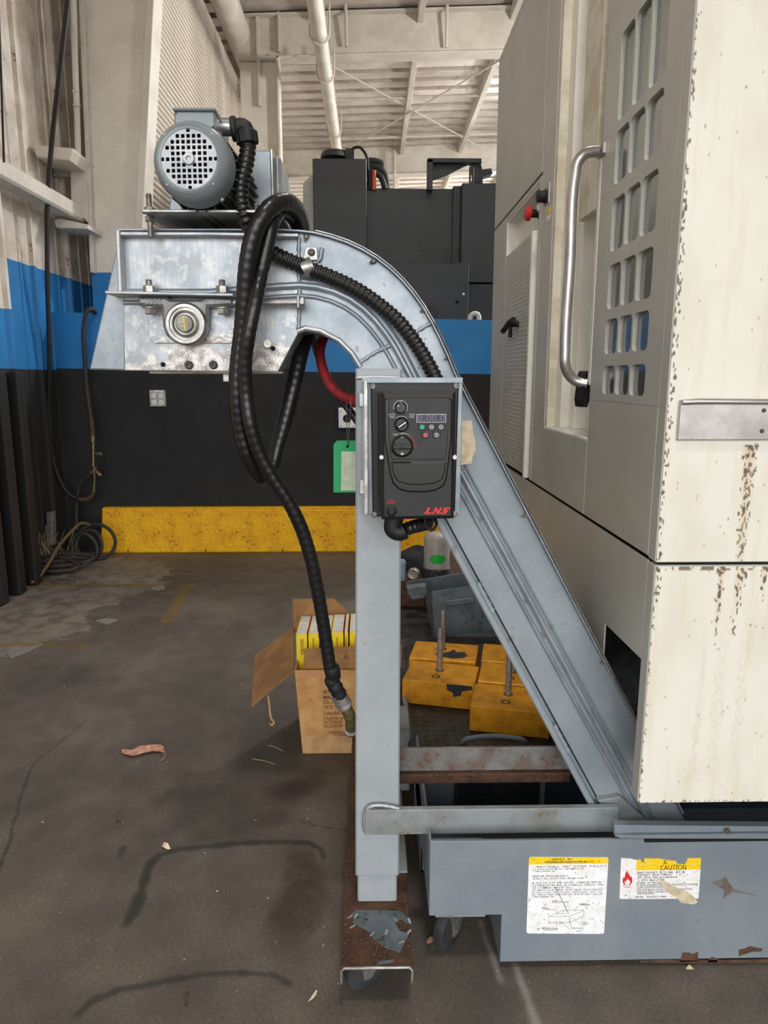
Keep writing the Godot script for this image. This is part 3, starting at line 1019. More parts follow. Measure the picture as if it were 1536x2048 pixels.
func build_conveyor() -> void:
	var t := thing("chip_conveyor", "grey chip conveyor with silver head, curved neck and trunk sloping down to the tank", "conveyor", Vector3(0.02, 0, -1.7))
	var head_poly := PackedVector2Array([Vector2(-0.5204, 1.7001), Vector2(-0.1892, 1.7013), Vector2(-0.1494, 1.6975), Vector2(-0.1539, 1.4972), Vector2(-0.2025, 1.4114), Vector2(-0.5333, 1.4156)])
	var st := ms()
	prism(st, head_poly, B, S, 0.0015)
	var hm := printed(head_picture(), 0.4, 0.45)
	var head := put(st, "head_housing", hm, t, "silver head housing with worn bare metal along its foot")
	# the flared hood at its end
	st = ms()
	prism(st, PackedVector2Array([Vector2(-0.5245, 1.7001), Vector2(-0.5141, 1.7002), Vector2(-0.5322, 1.4156), Vector2(-0.6095, 1.4178)]), B - 0.02, S - 0.002, 0.003)
	put(st, "discharge_hood", M.silver_blue, t)
	# curved neck and straight trunk
	var outer := PackedVector2Array([Vector2(-0.1494, 1.6995), Vector2(-0.1158, 1.6956), Vector2(-0.0823, 1.6877), Vector2(-0.0487, 1.6768), Vector2(-0.0171, 1.6628), Vector2(0.0125, 1.6458), Vector2(0.0402, 1.6255), Vector2(0.0658, 1.6021), Vector2(0.0895, 1.5755), Vector2(0.1113, 1.5466), Vector2(0.131, 1.5143), Vector2(0.1488, 1.4807), Vector2(0.1657, 1.4457), Vector2(0.1805, 1.4115), Vector2(0.1965, 1.3813)])
	var inner := PackedVector2Array([Vector2(-0.0229, 1.4147), Vector2(-0.0304, 1.4307), Vector2(-0.0422, 1.4498), Vector2(-0.0551, 1.4646), Vector2(-0.0701, 1.4773), Vector2(-0.0872, 1.4888), Vector2(-0.1086, 1.4972), Vector2(-0.1322, 1.5014), Vector2(-0.1539, 1.4972)])
	var neck := PackedVector2Array(outer)
	neck.append_array(inner)
	st = ms()
	prism(st, neck, B, S - 0.0005, 0.001)
	put(st, "curved_neck", M.silver_blue, t)
	st = ms()
	prism(st, PackedVector2Array([Vector2(0.1965, 1.3813), Vector2(0.5481, 0.7397), Vector2(0.6783, 0.5023), Vector2(0.7863, 0.3046), Vector2(0.6083, 0.282), Vector2(0.5578, 0.3556), Vector2(-0.0229, 1.4147)]), B, S - 0.001, 0.001)
	put(st, "sloping_trunk", M.paint, t)

	# the top cover sheets along the outer edge, their folded lips and screws
	var cover := PackedVector2Array([head_poly[0], head_poly[1]])
	cover.append_array(outer)
	cover.append_array(PackedVector2Array([Vector2(0.5481, 0.7397), Vector2(0.6783, 0.5023), Vector2(0.7642, 0.3462)]))
	put(strip(ms(), cover, 0.0, 0.004, B - 0.02, S + 0.016, 0.001), "cover_sheet", M.silver_blue, t)
	put(strip(ms(), cover.slice(3, 17), 0.006, 0.009, B - 0.02, S + 0.012, 0.001), "cover_sheet", M.galv, t)
	put(strip(ms(), cover.slice(12, 19), 0.005, 0.0085, B - 0.02, S + 0.02, 0.001), "cover_sheet", M.rust_paint, t)
	for p in PackedVector3Array([Vector3(-0.1349, 1.6885, -1.58), Vector3(0.0051, 1.6417, -1.58), Vector3(0.1135, 1.5424, -1.58), Vector3(0.1668, 1.4425, -1.58), Vector3(0.3493, 1.0933, -1.58), Vector3(0.5469, 0.7397, -1.58)]):
		st = ms()
		var inward := Vector3(-0.87, -0.48, 0.0) if p.x > -0.01 else (Vector3(-0.35, -0.94, 0.0) if p.x < -0.08 else Vector3(-0.6, -0.8, 0.0))
		hexbolt(st, p + Vector3(0, 0, 0.009) - inward * 0.006, inward, 0.0052, 0.006, true, 0.006)
		put(st, "cover_screw", M.zinc, t)
	# lip along the trunk's lower edge, stitched on by welds with a dark gap between
	put(strip(ms(), PackedVector2Array([Vector2(0.1567, 1.094), Vector2(0.2767, 0.8715), Vector2(0.4033, 0.6393), Vector2(0.5592, 0.3515)]), -0.016, 0.0, B, S + 0.022, 0.003), "lower_lip", M.paint, t)
	put(strip(ms(), PackedVector2Array([Vector2(0.1658, 1.0917), Vector2(0.286, 0.8727), Vector2(0.4128, 0.6418), Vector2(0.5523, 0.387)]), -0.0015, 0.0015, S - 0.001, S + 0.003), "gap_seal", M.black, t)
	for q in [PackedVector3Array([Vector3(0.2429, 0.9393, -1.56), Vector3(0.2791, 0.8722, -1.56)]), PackedVector3Array([Vector3(0.4342, 0.5873, -1.56), Vector3(0.471, 0.5196, -1.56)])]:
		st = ms()
		tube(st, spline(q, 0.008), 0.006, 7, [1.0, 1.15, 0.9])
		put(st, "weld_bead", M.paint, t)
	# the pressed double ridge down the middle of the side plate
	var ridge := PackedVector2Array([Vector2(-0.5255, 1.5783), Vector2(-0.3413, 1.5787), Vector2(-0.1922, 1.5913), Vector2(-0.1496, 1.5934), Vector2(-0.1135, 1.5904), Vector2(-0.0774, 1.5813), Vector2(-0.0433, 1.5659), Vector2(-0.0135, 1.5453), Vector2(0.0123, 1.5204), Vector2(0.036, 1.4911), Vector2(0.0556, 1.4615), Vector2(0.0753, 1.4254), Vector2(0.1109, 1.3575), Vector2(0.206, 1.1854), Vector2(0.4076, 0.8229), Vector2(0.6888, 0.3169)])
	put(strip(ms(), ridge, -0.007, 0.007, S - 0.002, S + 0.013, 0.005), "pressed_ridge", M.silver_blue, t)
	put(strip(ms(), ridge, -0.026, -0.016, S - 0.002, S + 0.006, 0.004), "pressed_ridge", M.silver_blue, t)
	put(strip(ms(), ridge.slice(3), 0.012, 0.018, S - 0.002, S + 0.005, 0.003), "pressed_ridge", M.paint, t)
	# folded edges round the head's upper panel
	put(strip(ms(), PackedVector2Array([Vector2(-0.5258, 1.5732), Vector2(-0.5242, 1.6442), Vector2(-0.5226, 1.6981)]), -0.009, 0.0, S - 0.002, S + 0.03, 0.002), "edge_fold", M.silver, t)
	put(strip(ms(), PackedVector2Array([Vector2(-0.5237, 1.6962), Vector2(-0.3359, 1.6968), Vector2(-0.1495, 1.6945)]), -0.008, 0.0, S - 0.002, S + 0.026, 0.002), "edge_fold", M.silver, t)
	put(strip(ms(), PackedVector2Array([Vector2(-0.154, 1.493), Vector2(-0.1387, 1.4993), Vector2(-0.1087, 1.4941), Vector2(-0.0701, 1.4741), Vector2(-0.0444, 1.4488), Vector2(-0.0272, 1.4211)]), 0.0, 0.012, S - 0.002, S + 0.014, 0.004), "inner_fold", M.silver, t)
	for q in [PackedVector3Array([Vector3(-0.1492, 1.6907, -1.576), Vector3(-0.1512, 1.6447, -1.576), Vector3(-0.1505, 1.5838, -1.576), Vector3(-0.1545, 1.499, -1.576)]), PackedVector3Array([Vector3(-0.0271, 1.4296, -1.576), Vector3(0.0045, 1.4508, -1.576), Vector3(0.0446, 1.4698, -1.576)]), PackedVector3Array([Vector3(0.077, 1.4825, -1.576), Vector3(0.1049, 1.5014, -1.576), Vector3(0.1307, 1.5161, -1.576)])]:
		st = ms()
		tube(st, spline(q, 0.006), 0.0042, 7, [1.0, 1.25, 0.8])
		put(st, "weld_seam", M.silver_blue, t)

	# take-up: ledge, pillow block bearing, shaft, adjusting screw
	put(strip(ms(), PackedVector2Array([Vector2(-0.5415, 1.5752), Vector2(-0.2822, 1.5706)]), -0.006, 0.0, S - 0.002, S + 0.06, 0.0015), "bearing_ledge", M.silver, t)
	st = ms()
	prism(st, PackedVector2Array([Vector2(-0.4732, 1.5692), Vector2(-0.2802, 1.5675), Vector2(-0.2833, 1.4844), Vector2(-0.2923, 1.4729), Vector2(-0.462, 1.4727), Vector2(-0.4763, 1.4843)]), S - 0.002, S + 0.004, 0.001)
	put(st, "slide_plate", hm, t)
	var pb := PackedVector2Array([Vector2(-0.485, 1.567), Vector2(-0.4254, 1.5671), Vector2(-0.4184, 1.5611), Vector2(-0.3545, 1.5612), Vector2(-0.3458, 1.5673), Vector2(-0.285, 1.5654), Vector2(-0.2857, 1.5481), Vector2(-0.3384, 1.5449), Vector2(-0.3411, 1.5081), Vector2(-0.3495, 1.4874), Vector2(-0.3649, 1.475), Vector2(-0.3907, 1.4688), Vector2(-0.4157, 1.475), Vector2(-0.4299, 1.4874), Vector2(-0.4361, 1.508), Vector2(-0.4371, 1.5448), Vector2(-0.4851, 1.5488)])
	st = ms()
	prism(st, pb, S + 0.004, S + 0.036, 0.006)
	var block := put(st, "bearing_block", M.cast, t, "cast grey pillow block bearing")
	var c := Vector3(-0.3855, 1.5107, -1.54)
	st = ms()
	lathe(st, PackedVector2Array([Vector2(0.044, -0.02), Vector2(0.044, 0.002), Vector2(0.040, 0.008), Vector2(0.034, 0.008), Vector2(0.033, 0.002), Vector2(0.028, 0.002), Vector2(0.027, 0.012), Vector2(0.024, 0.014), Vector2(0.0225, 0.010), Vector2(0.0225, 0.006), Vector2(0, 0.006)]), 32, facing(c, Vector3.BACK))
	put(st, "bearing_ring", M.galv, block)
	st = ms()
	cyl(st, c, c + Vector3(0, 0, 0.016), 0.0185, 24, 0.002)
	put(st, "shaft_end", M.zinc, block)
	for e in [[Vector3(-0.014, -0.001, 0.0165), Vector3(0.013, 0.003, 0.0165)], [Vector3(-0.001, 0.014, 0.0165), Vector3(0.002, -0.013, 0.0165)]]:
		st = ms()
		box(st, Vector3.ZERO, Vector3(0.0035, 0.0009, e[0].distance_to(e[1])), 0.0, facing(c + (e[0] + e[1]) / 2.0, e[1] - e[0]) * Transform3D(Basis(Vector3.FORWARD, PI / 2 if absf((e[1] - e[0]).x) < 0.01 else 0.0), Vector3.ZERO))
		put(st, "paint_mark", plain(c8(214, 196, 80), 0.6), block)
	var numbers := lettering("P206", Vector3(-0.4525, 1.5563, -1.5435), 0.011, M.cast, block, Basis(Vector3.BACK, PI), true, 1.0, true, 0.002)
	numbers.name = "cast_number"
	for x in [299, 445]:
		var p := Vector3(-0.7674, 1.5708, -1.545)
		p.x = -0.4593 if x == 299 else -0.3079
		st = ms()
		hexbolt(st, p + Vector3(0, 0.001, 0), Vector3.UP, 0.0125, 0.014, true, 0.012)
		put(st, "bearing_nut", M.galv, t)
		st = ms()
		hexbolt(st, p + Vector3(0, -0.026, 0), Vector3.DOWN, 0.0125, 0.012, true)
		put(st, "bearing_bolt", M.galv, t)
	st = ms()
	rod(st, Vector3(-0.2868, 1.5537, -1.545), Vector3(-0.1408, 1.555, -1.545), 0.0075, 0.0034)
	put(st, "adjusting_screw", M.thread, t)
	st = ms()
	hexbolt(st, Vector3(-0.1449, 1.555, -1.545), Vector3.RIGHT, 0.013, 0.008, false)
	put(st, "screw_head", M.galv, t)
	put(bx(-0.1527, -0.1474, 1.5432, 1.5697, S - 0.002, S + 0.045, 0.001), "screw_lug", M.silver_blue, t)
	for p in PackedVector3Array([Vector3(-0.393, 1.4273, -1.578), Vector3(-0.3402, 1.4274, -1.578)]):
		st = ms()
		lathe(st, PackedVector2Array([Vector2(0.009, 0), Vector2(0.009, 0.004), Vector2(0.007, 0.006), Vector2(0.0035, 0.006), Vector2(0.003, 0.002), Vector2(0, 0.002)]), 16, facing(p, Vector3.BACK))
		put(st, "cap_screw", M.dark_steel, t)
	for p in PackedVector3Array([Vector3(-0.449, 1.4284, -1.578), Vector3(-0.2105, 1.4623, -1.578)]):
		st = ms()
		cyl(st, p, p + Vector3(0, 0, 0.0012), 0.005, 14)
		put(st, "open_hole", M.black, t)
	st = ms()
	cyl(st, Vector3(-0.2223, 1.4729, -1.58), Vector3(-0.2174, 1.4713, -1.545), 0.0095, 18, 0.001)
	put(st, "stub_pin", M.galv, t)
	put(bx(-0.4784, -0.1905, 1.4136 - 0.005, 1.4136, B, S + 0.006, 0.001), "bottom_flange", M.rust_paint, t)
	put(bx(-0.3234, -0.306, 1.4136 - 0.022, 1.4136 - 0.004, S - 0.03, S - 0.01, 0.001), "clip", M.galv, t)

	# gear motor on its base plate
	put(bx(-0.4511, -0.179, 1.722, 1.728, -1.92, -1.50, 0.0015), "motor_plate", M.galv, t)
	for p in [Vector3(-0.4479, 1.728, -1.54), Vector3(-0.2439, 1.728, -1.62), Vector3(-0.4479, 1.728, -1.84), Vector3(-0.2439, 1.728, -1.86)]:
		st = ms()
		hexbolt(st, p, Vector3.UP, 0.0105, 0.010, true, 0.026)
		hexbolt(st, p + Vector3(0, -0.006, 0), Vector3.DOWN, 0.0105, 0.010, false)
		cyl(st, p + Vector3(0, 0.0, 0), p + Vector3(0, -0.045, 0), 0.006, 10)
		put(st, "plate_stud", M.zinc, t)
	st = ms()
	prism(st, PackedVector2Array([Vector2(-0.4185, 1.7469), Vector2(-0.3938, 1.7935), Vector2(-0.3962, 1.8789), Vector2(-0.2767, 1.8836), Vector2(-0.2726, 1.7474)]), -1.86, -1.70, 0.004)
	var gear := put(st, "gearbox", M.silver_blue, t)
	st = ms()
	prism(st, PackedVector2Array([Vector2(-0.4447, 1.7396), Vector2(-0.4353, 1.7902), Vector2(-0.4168, 1.7903), Vector2(-0.4031, 1.7398)]), -1.74, -1.66, 0.003)
	put(st, "foot_web", M.silver_blue, gear)
	put(bx(-0.276, -0.216, 1.728, 1.8904, -1.90, -1.68, 0.003), "chain_guard", M.silver_blue, t)
	put(bx(-0.216 - 0.001, -0.216 + 0.004, 1.724, 1.8914, -1.91, -1.675, 0.001), "guard_seam", M.galv, t)
	put(bx(-0.216 + 0.004, -0.1971, 1.70, 1.8842, -1.89, -1.69, 0.01), "guard_door", M.silver, t)
	var fc := Vector3(-0.3371, 1.8011, -1.43)
	var ax := facing(fc, Vector3(-0.06, 0.03, 1.0))
	st = ms()
	lathe(st, PackedVector2Array([Vector2(0.0, -0.02), Vector2(0.057, -0.02), Vector2(0.057, 0.0), Vector2(0.060, 0.0015), Vector2(0.065, -0.003), Vector2(0.0705, -0.010), Vector2(0.0735, -0.022), Vector2(0.074, -0.058), Vector2(0.071, -0.058), Vector2(0.071, -0.03)]), 48, ax)
	var cowl := put(st, "fan_cowl", M.motor, t, "blue-grey round fan cowl with a square-hole grille")
	# grille: a disc of square holes
	st = ms()
	var half := 0.0058
	var xf := ax.translated_local(Vector3(0, 0, 0.0))
	for iy in range(-5, 6):
		for ix in range(-5, 6):
			var q := Vector2(ix, iy) * half * 2.0 * 0.87
			var x0 := q.x - half * 0.87
			var y0 := q.y - half * 0.87
			var wide := half * 1.74
			var r := q.length()
			if r > 0.0575:
				continue
			var open := r < 0.051 and r > 0.012 and absi(ix) + absi(iy) < 8 and not (absi(ix) == 4 and absi(iy) % 2 == 1) and not (absi(iy) == 4 and absi(ix) % 2 == 1 and absi(ix) > 1)
			if open:
				holed_cell(st, x0, x0 + wide, y0, y0 + wide, round_rect(q.x - half * 0.58, q.x + half * 0.58, q.y - half * 0.58, q.y + half * 0.58, 0.0009, 1), -0.003, 0.0, xf)
			else:
				box(st, Vector3(q.x, q.y, -0.0015), Vector3(wide, wide, 0.003), 0.0, xf)
	put(st, "fan_grille", M.silver, cowl)
	st = ms()
	lathe(st, PackedVector2Array([Vector2(0.052, -0.002), Vector2(0.053, 0.001), Vector2(0.0575, 0.002), Vector2(0.0595, 0.0)]), 48, ax)
	put(st, "grille_ring", M.motor, cowl)
	st = ms()
	lathe(st, PackedVector2Array([Vector2(0.0, 0.001), Vector2(0.004, 0.001), Vector2(0.005, 0.004), Vector2(0.010, 0.004), Vector2(0.012, 0.0)]), 24, ax)
	put(st, "grille_hub", M.silver, cowl)
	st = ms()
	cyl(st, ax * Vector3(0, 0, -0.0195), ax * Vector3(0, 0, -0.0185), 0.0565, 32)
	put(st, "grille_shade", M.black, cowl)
	for a in [-0.9, 0.9, 2.6]:
		st = ms()
		hexbolt(st, ax * Vector3(cos(a) * 0.074, sin(a) * 0.074, -0.05), ax.basis * Vector3(cos(a), sin(a), 0), 0.0045, 0.004, true)
		put(st, "cowl_screw", M.galv, cowl)
	st = ms()
	lathe(st, PackedVector2Array([Vector2(0.0, -0.27), Vector2(0.066, -0.27), Vector2(0.066, -0.055), Vector2(0.0, -0.055)]), 32, ax)
	var frame := put(st, "motor_frame", M.dark_motor, t)
	for k in 26:
		var a := TAU * k / 26.0
		if a > 1.1 and a < 2.0:
			continue
		st = ms()
		box(st, Vector3(0.069, 0, -0.16), Vector3(0.016, 0.0035, 0.185), 0.001, ax * Transform3D(Basis(Vector3.BACK, a), Vector3.ZERO))
		put(st, "cooling_fin", M.dark_motor, frame)
	st = ms()
	lathe(st, PackedVector2Array([Vector2(0.0, -0.29), Vector2(0.088, -0.29), Vector2(0.092, -0.286), Vector2(0.092, -0.27), Vector2(0.088, -0.262), Vector2(0.0, -0.262)]), 36, ax)
	put(st, "end_flange", M.motor, t)
	# terminal box, gland, elbow of the conduit
	var tb := bx(-0.3663, -0.2898, 1.8592, 1.8903, -1.585, -1.45, 0.003)
	var tbx := put(tb, "terminal_box", M.motor, t)
	put(bx(-0.3681, -0.2879, 1.8903, 1.8954, -1.59, -1.446, 0.002), "box_lid", M.motor, tbx)
	for p in PackedVector3Array([Vector3(-0.3619, 1.8866, -1.45), Vector3(-0.2941, 1.8628, -1.45)]):
		st = ms()
		cyl(st, p, p + Vector3(0, 0, 0.002), 0.0022, 10, 0.0006)
		put(st, "lid_screw", M.dark_steel, tbx)
	st = ms()
	lathe(st, PackedVector2Array([Vector2(0, 0), Vector2(0.021, 0), Vector2(0.021, 0.004), Vector2(0.0165, 0.005), Vector2(0.0165, 0.03), Vector2(0.0185, 0.031), Vector2(0.0185, 0.036), Vector2(0, 0.036)]), 24, facing(Vector3(-0.3024, 1.8852, -1.52), Vector3.RIGHT))
	put(st, "cable_gland", M.steel, tbx)

	# the post, its sleeve, brace and wheeled base
	st = ms()
	prism(st, PackedVector2Array([Vector2(-0.0321, 1.4197), Vector2(0.0677, 1.4197), Vector2(0.0661, 0.1898), Vector2(-0.0413, 0.1914)]), -1.66, -1.555, 0.004)
	var post := put(st, "post", M.post, t)
	put(bx(-0.0367, 0.0615, 0.112, 0.2, -1.652, -1.562, 0.004), "inner_post", M.post, post)
	st = ms()
	tube(st, spline(PackedVector3Array([Vector3(-0.0301, 1.3997, -1.553), Vector3(-0.0011, 1.4018, -1.552), Vector3(0.0634, 1.3997, -1.553)]), 0.008), 0.004, 7, [1.0, 1.2, 0.85])
	put(st, "weld_bead", M.silver, post)
	put(bx(-0.0169, 0.5955, 0.3183, 0.3838, -1.553, -1.535, 0.002), "brace_bar", M.paint_dirty, t)
	st = ms()
	tube(st, spline(PackedVector3Array([Vector3(-0.0159, 0.3201, -1.545), Vector3(-0.0157, 0.3723, -1.545), Vector3(-0.0108, 0.3829, -1.545), Vector3(0.0649, 0.382, -1.545)]), 0.006), 0.005, 7, [1.0, 1.15, 0.88])
	put(st, "weld_bead", M.silver, t)
	st = ms()
	prism(st, PackedVector2Array([Vector2(0.5513, 0.3858), Vector2(0.6061, 0.3959), Vector2(0.685, 0.323), Vector2(0.6, 0.2926)]), S - 0.002, S + 0.018, 0.002)
	put(st, "foot_gusset", M.paint_dirty, t)
	# channel base: rusty, its coating peeled
	var x0 := -0.0713
	var x1 := 0.0902
	put(bx(x0, x1, 0.106, 0.112, -2.45, -1.365, 0.002), "base_channel", M.rust, t, "rusty inverted channel with peeling grey paint")
	put(bx(x0, x0 + 0.006, 0.072, 0.108, -2.45, -1.365, 0.002), "channel_side", M.rust, t)
	put(bx(x1 - 0.006, x1, 0.072, 0.108, -2.45, -1.365, 0.002), "channel_side", M.rust, t)
	st = ms()
	tube(st, PackedVector3Array([Vector3(x0 + 0.002, 0.072, -1.363), Vector3(x0 + 0.002, 0.104, -1.363), Vector3(x0 + 0.008, 0.111, -1.363), Vector3(x1 - 0.008, 0.111, -1.363), Vector3(x1 - 0.002, 0.104, -1.363), Vector3(x1 - 0.002, 0.072, -1.363)]), 0.0036, 6)
	put(st, "cut_edge", M.galv, t)
	for pl in [PackedVector2Array([Vector2(-0.0403, -1.5374), Vector2(0.068, -1.5321), Vector2(0.0935, -1.5053), Vector2(0.0901, -1.4862), Vector2(0.0693, -1.5058), Vector2(0.0543, -1.4932), Vector2(0.0653, -1.4679), Vector2(0.0862, -1.4583), Vector2(0.0729, -1.4255), Vector2(0.0627, -1.4039), Vector2(0.0288, -1.419), Vector2(0.0059, -1.4416), Vector2(-0.0117, -1.4693), Vector2(-0.0466, -1.4951), Vector2(-0.0469, -1.508), Vector2(-0.0276, -1.5108), Vector2(-0.0118, -1.5009), Vector2(-0.0082, -1.5072), Vector2(-0.0546, -1.5211)]), PackedVector2Array([Vector2(0.0077, -1.3698), Vector2(0.0168, -1.3807), Vector2(0.0506, -1.3829), Vector2(0.0391, -1.3747)])]:
		var q := PackedVector2Array()
		for p in pl:
			q.append(Vector2(p.x, -p.y))
		st = ms()
		prism(st, q, 0.0, 0.0013, 0.0004, Transform3D(Basis(Vector3.RIGHT, Vector3.FORWARD, Vector3.UP), Vector3(0, 0.112, 0)))
		put(st, "peeling_paint", M.bin, t)
	for q in [[700, 1836, 0.2], [712, 1834, 0.9], [818, 1846, 2.0], [744, 1872, 0.5], [772, 1868, 1.2], [800, 1888, 0.1], [816, 1868, 0.7], [790, 1842, 2.6], [706, 1856, 0.3]]:
		var at := Vector3(-0.0544, 0.112, -1.5146).lerp(Vector3(0.089, 0.112, -1.5119), (q[0] - 700) / 118.0)
		at.z = lerpf(Vector3(-0.0544, 0.112, -1.5146).z, Vector3(-0.052, 0.112, -1.4308).z, (q[1] - 1834) / 54.0)
		st = ms()
		box(st, Vector3.ZERO, Vector3(0.013, 0.0008, 0.005), 0.0, Transform3D(Basis(Vector3.UP, q[2]) * Basis(Vector3.BACK, 0.35), at + Vector3(0, 0.003, 0)))
		put(st, "paint_flake", M.silver, t)
	put(bx(x0 + 0.13, x0 + 0.165, 0.112, 0.118, -2.4, -1.665, 0.002), "base_rail", M.paint_dirty, t)
	put(bx(x1 - 0.012, x1 + 0.03, 0.11, 0.33, -2.2, -2.05, 0.003), "base_upright", M.paint_dirty, t)
	caster(t, Vector3(-0.0201, 0.0153, -1.43), 0.05, 0.5, 0.105)
	# angle irons tying the base to the trunk at the back
	put(bx(0.0726, 0.513, 0.3995, 0.4642, -1.688, -1.68, 0.001), "tie_angle", M.rust_paint, t)
	put(bx(0.0726, 0.5195, 0.3995 - 0.005, 0.3995, -1.68, -1.665, 0.001), "tie_angle", M.rust, t)
	put(bx(0.0726, 0.5195, 0.3573, 0.3995, -1.70, -1.69, 0.001), "tie_angle", M.rust, t)
	build_drive(t)

# a swivel caster under a plate: fork, wheel, axle
func caster(parent: Node3D, at: Vector3, r: float, turn: float, top: float) -> void:
	var c := Vector3(at.x, r, at.z)
	var d := Basis(Vector3.UP, turn)
	var st := ms()
	lathe(st, PackedVector2Array([Vector2(0, -0.016), Vector2(r * 0.8, -0.016), Vector2(r * 0.96, -0.013), Vector2(r, -0.006), Vector2(r, 0.006), Vector2(r * 0.96, 0.013), Vector2(r * 0.8, 0.016), Vector2(r * 0.55, 0.014), Vector2(r * 0.35, 0.018), Vector2(0, 0.018)]), 32, Transform3D(d, c))
	var wheel := put(st, "caster_wheel", M.dark_iron, parent)
	st = ms()
	cyl(st, c + d * Vector3(0, 0, -0.026), c + d * Vector3(0, 0, 0.026), 0.007, 10)
	put(st, "axle", M.zinc, wheel)
	var lean := Vector3(r * 0.55, 0, 0)
	for s in [-1, 1]:
		st = ms()
		var fork := PackedVector2Array([Vector2(-0.012, -0.012), Vector2(0.006, -0.014), Vector2(0.016, -0.004), Vector2(r * 0.9, r * 0.75), Vector2(r * 1.15, r * 1.02), Vector2(-r * 0.55, r * 1.02), Vector2(-r * 0.35, r * 0.6)])
		prism(st, fork, -0.0025, 0.0025, 0.001, Transform3D(d, c + d * Vector3(0, 0, s * 0.022)))
		put(st, "caster_fork", M.zinc, parent)
	st = ms()
	cyl(st, c + d * lean + Vector3(0, r * 0.85, 0), Vector3((c + d * lean).x, top, (c + d * lean).z), 0.026, 20, 0.003)
	box(st, Vector3(r * 0.2, r * 0.98, 0), Vector3(r * 1.5, 0.006, 0.047), 0.002, Transform3D(d, c))
	put(st, "swivel_plate", M.zinc, parent)

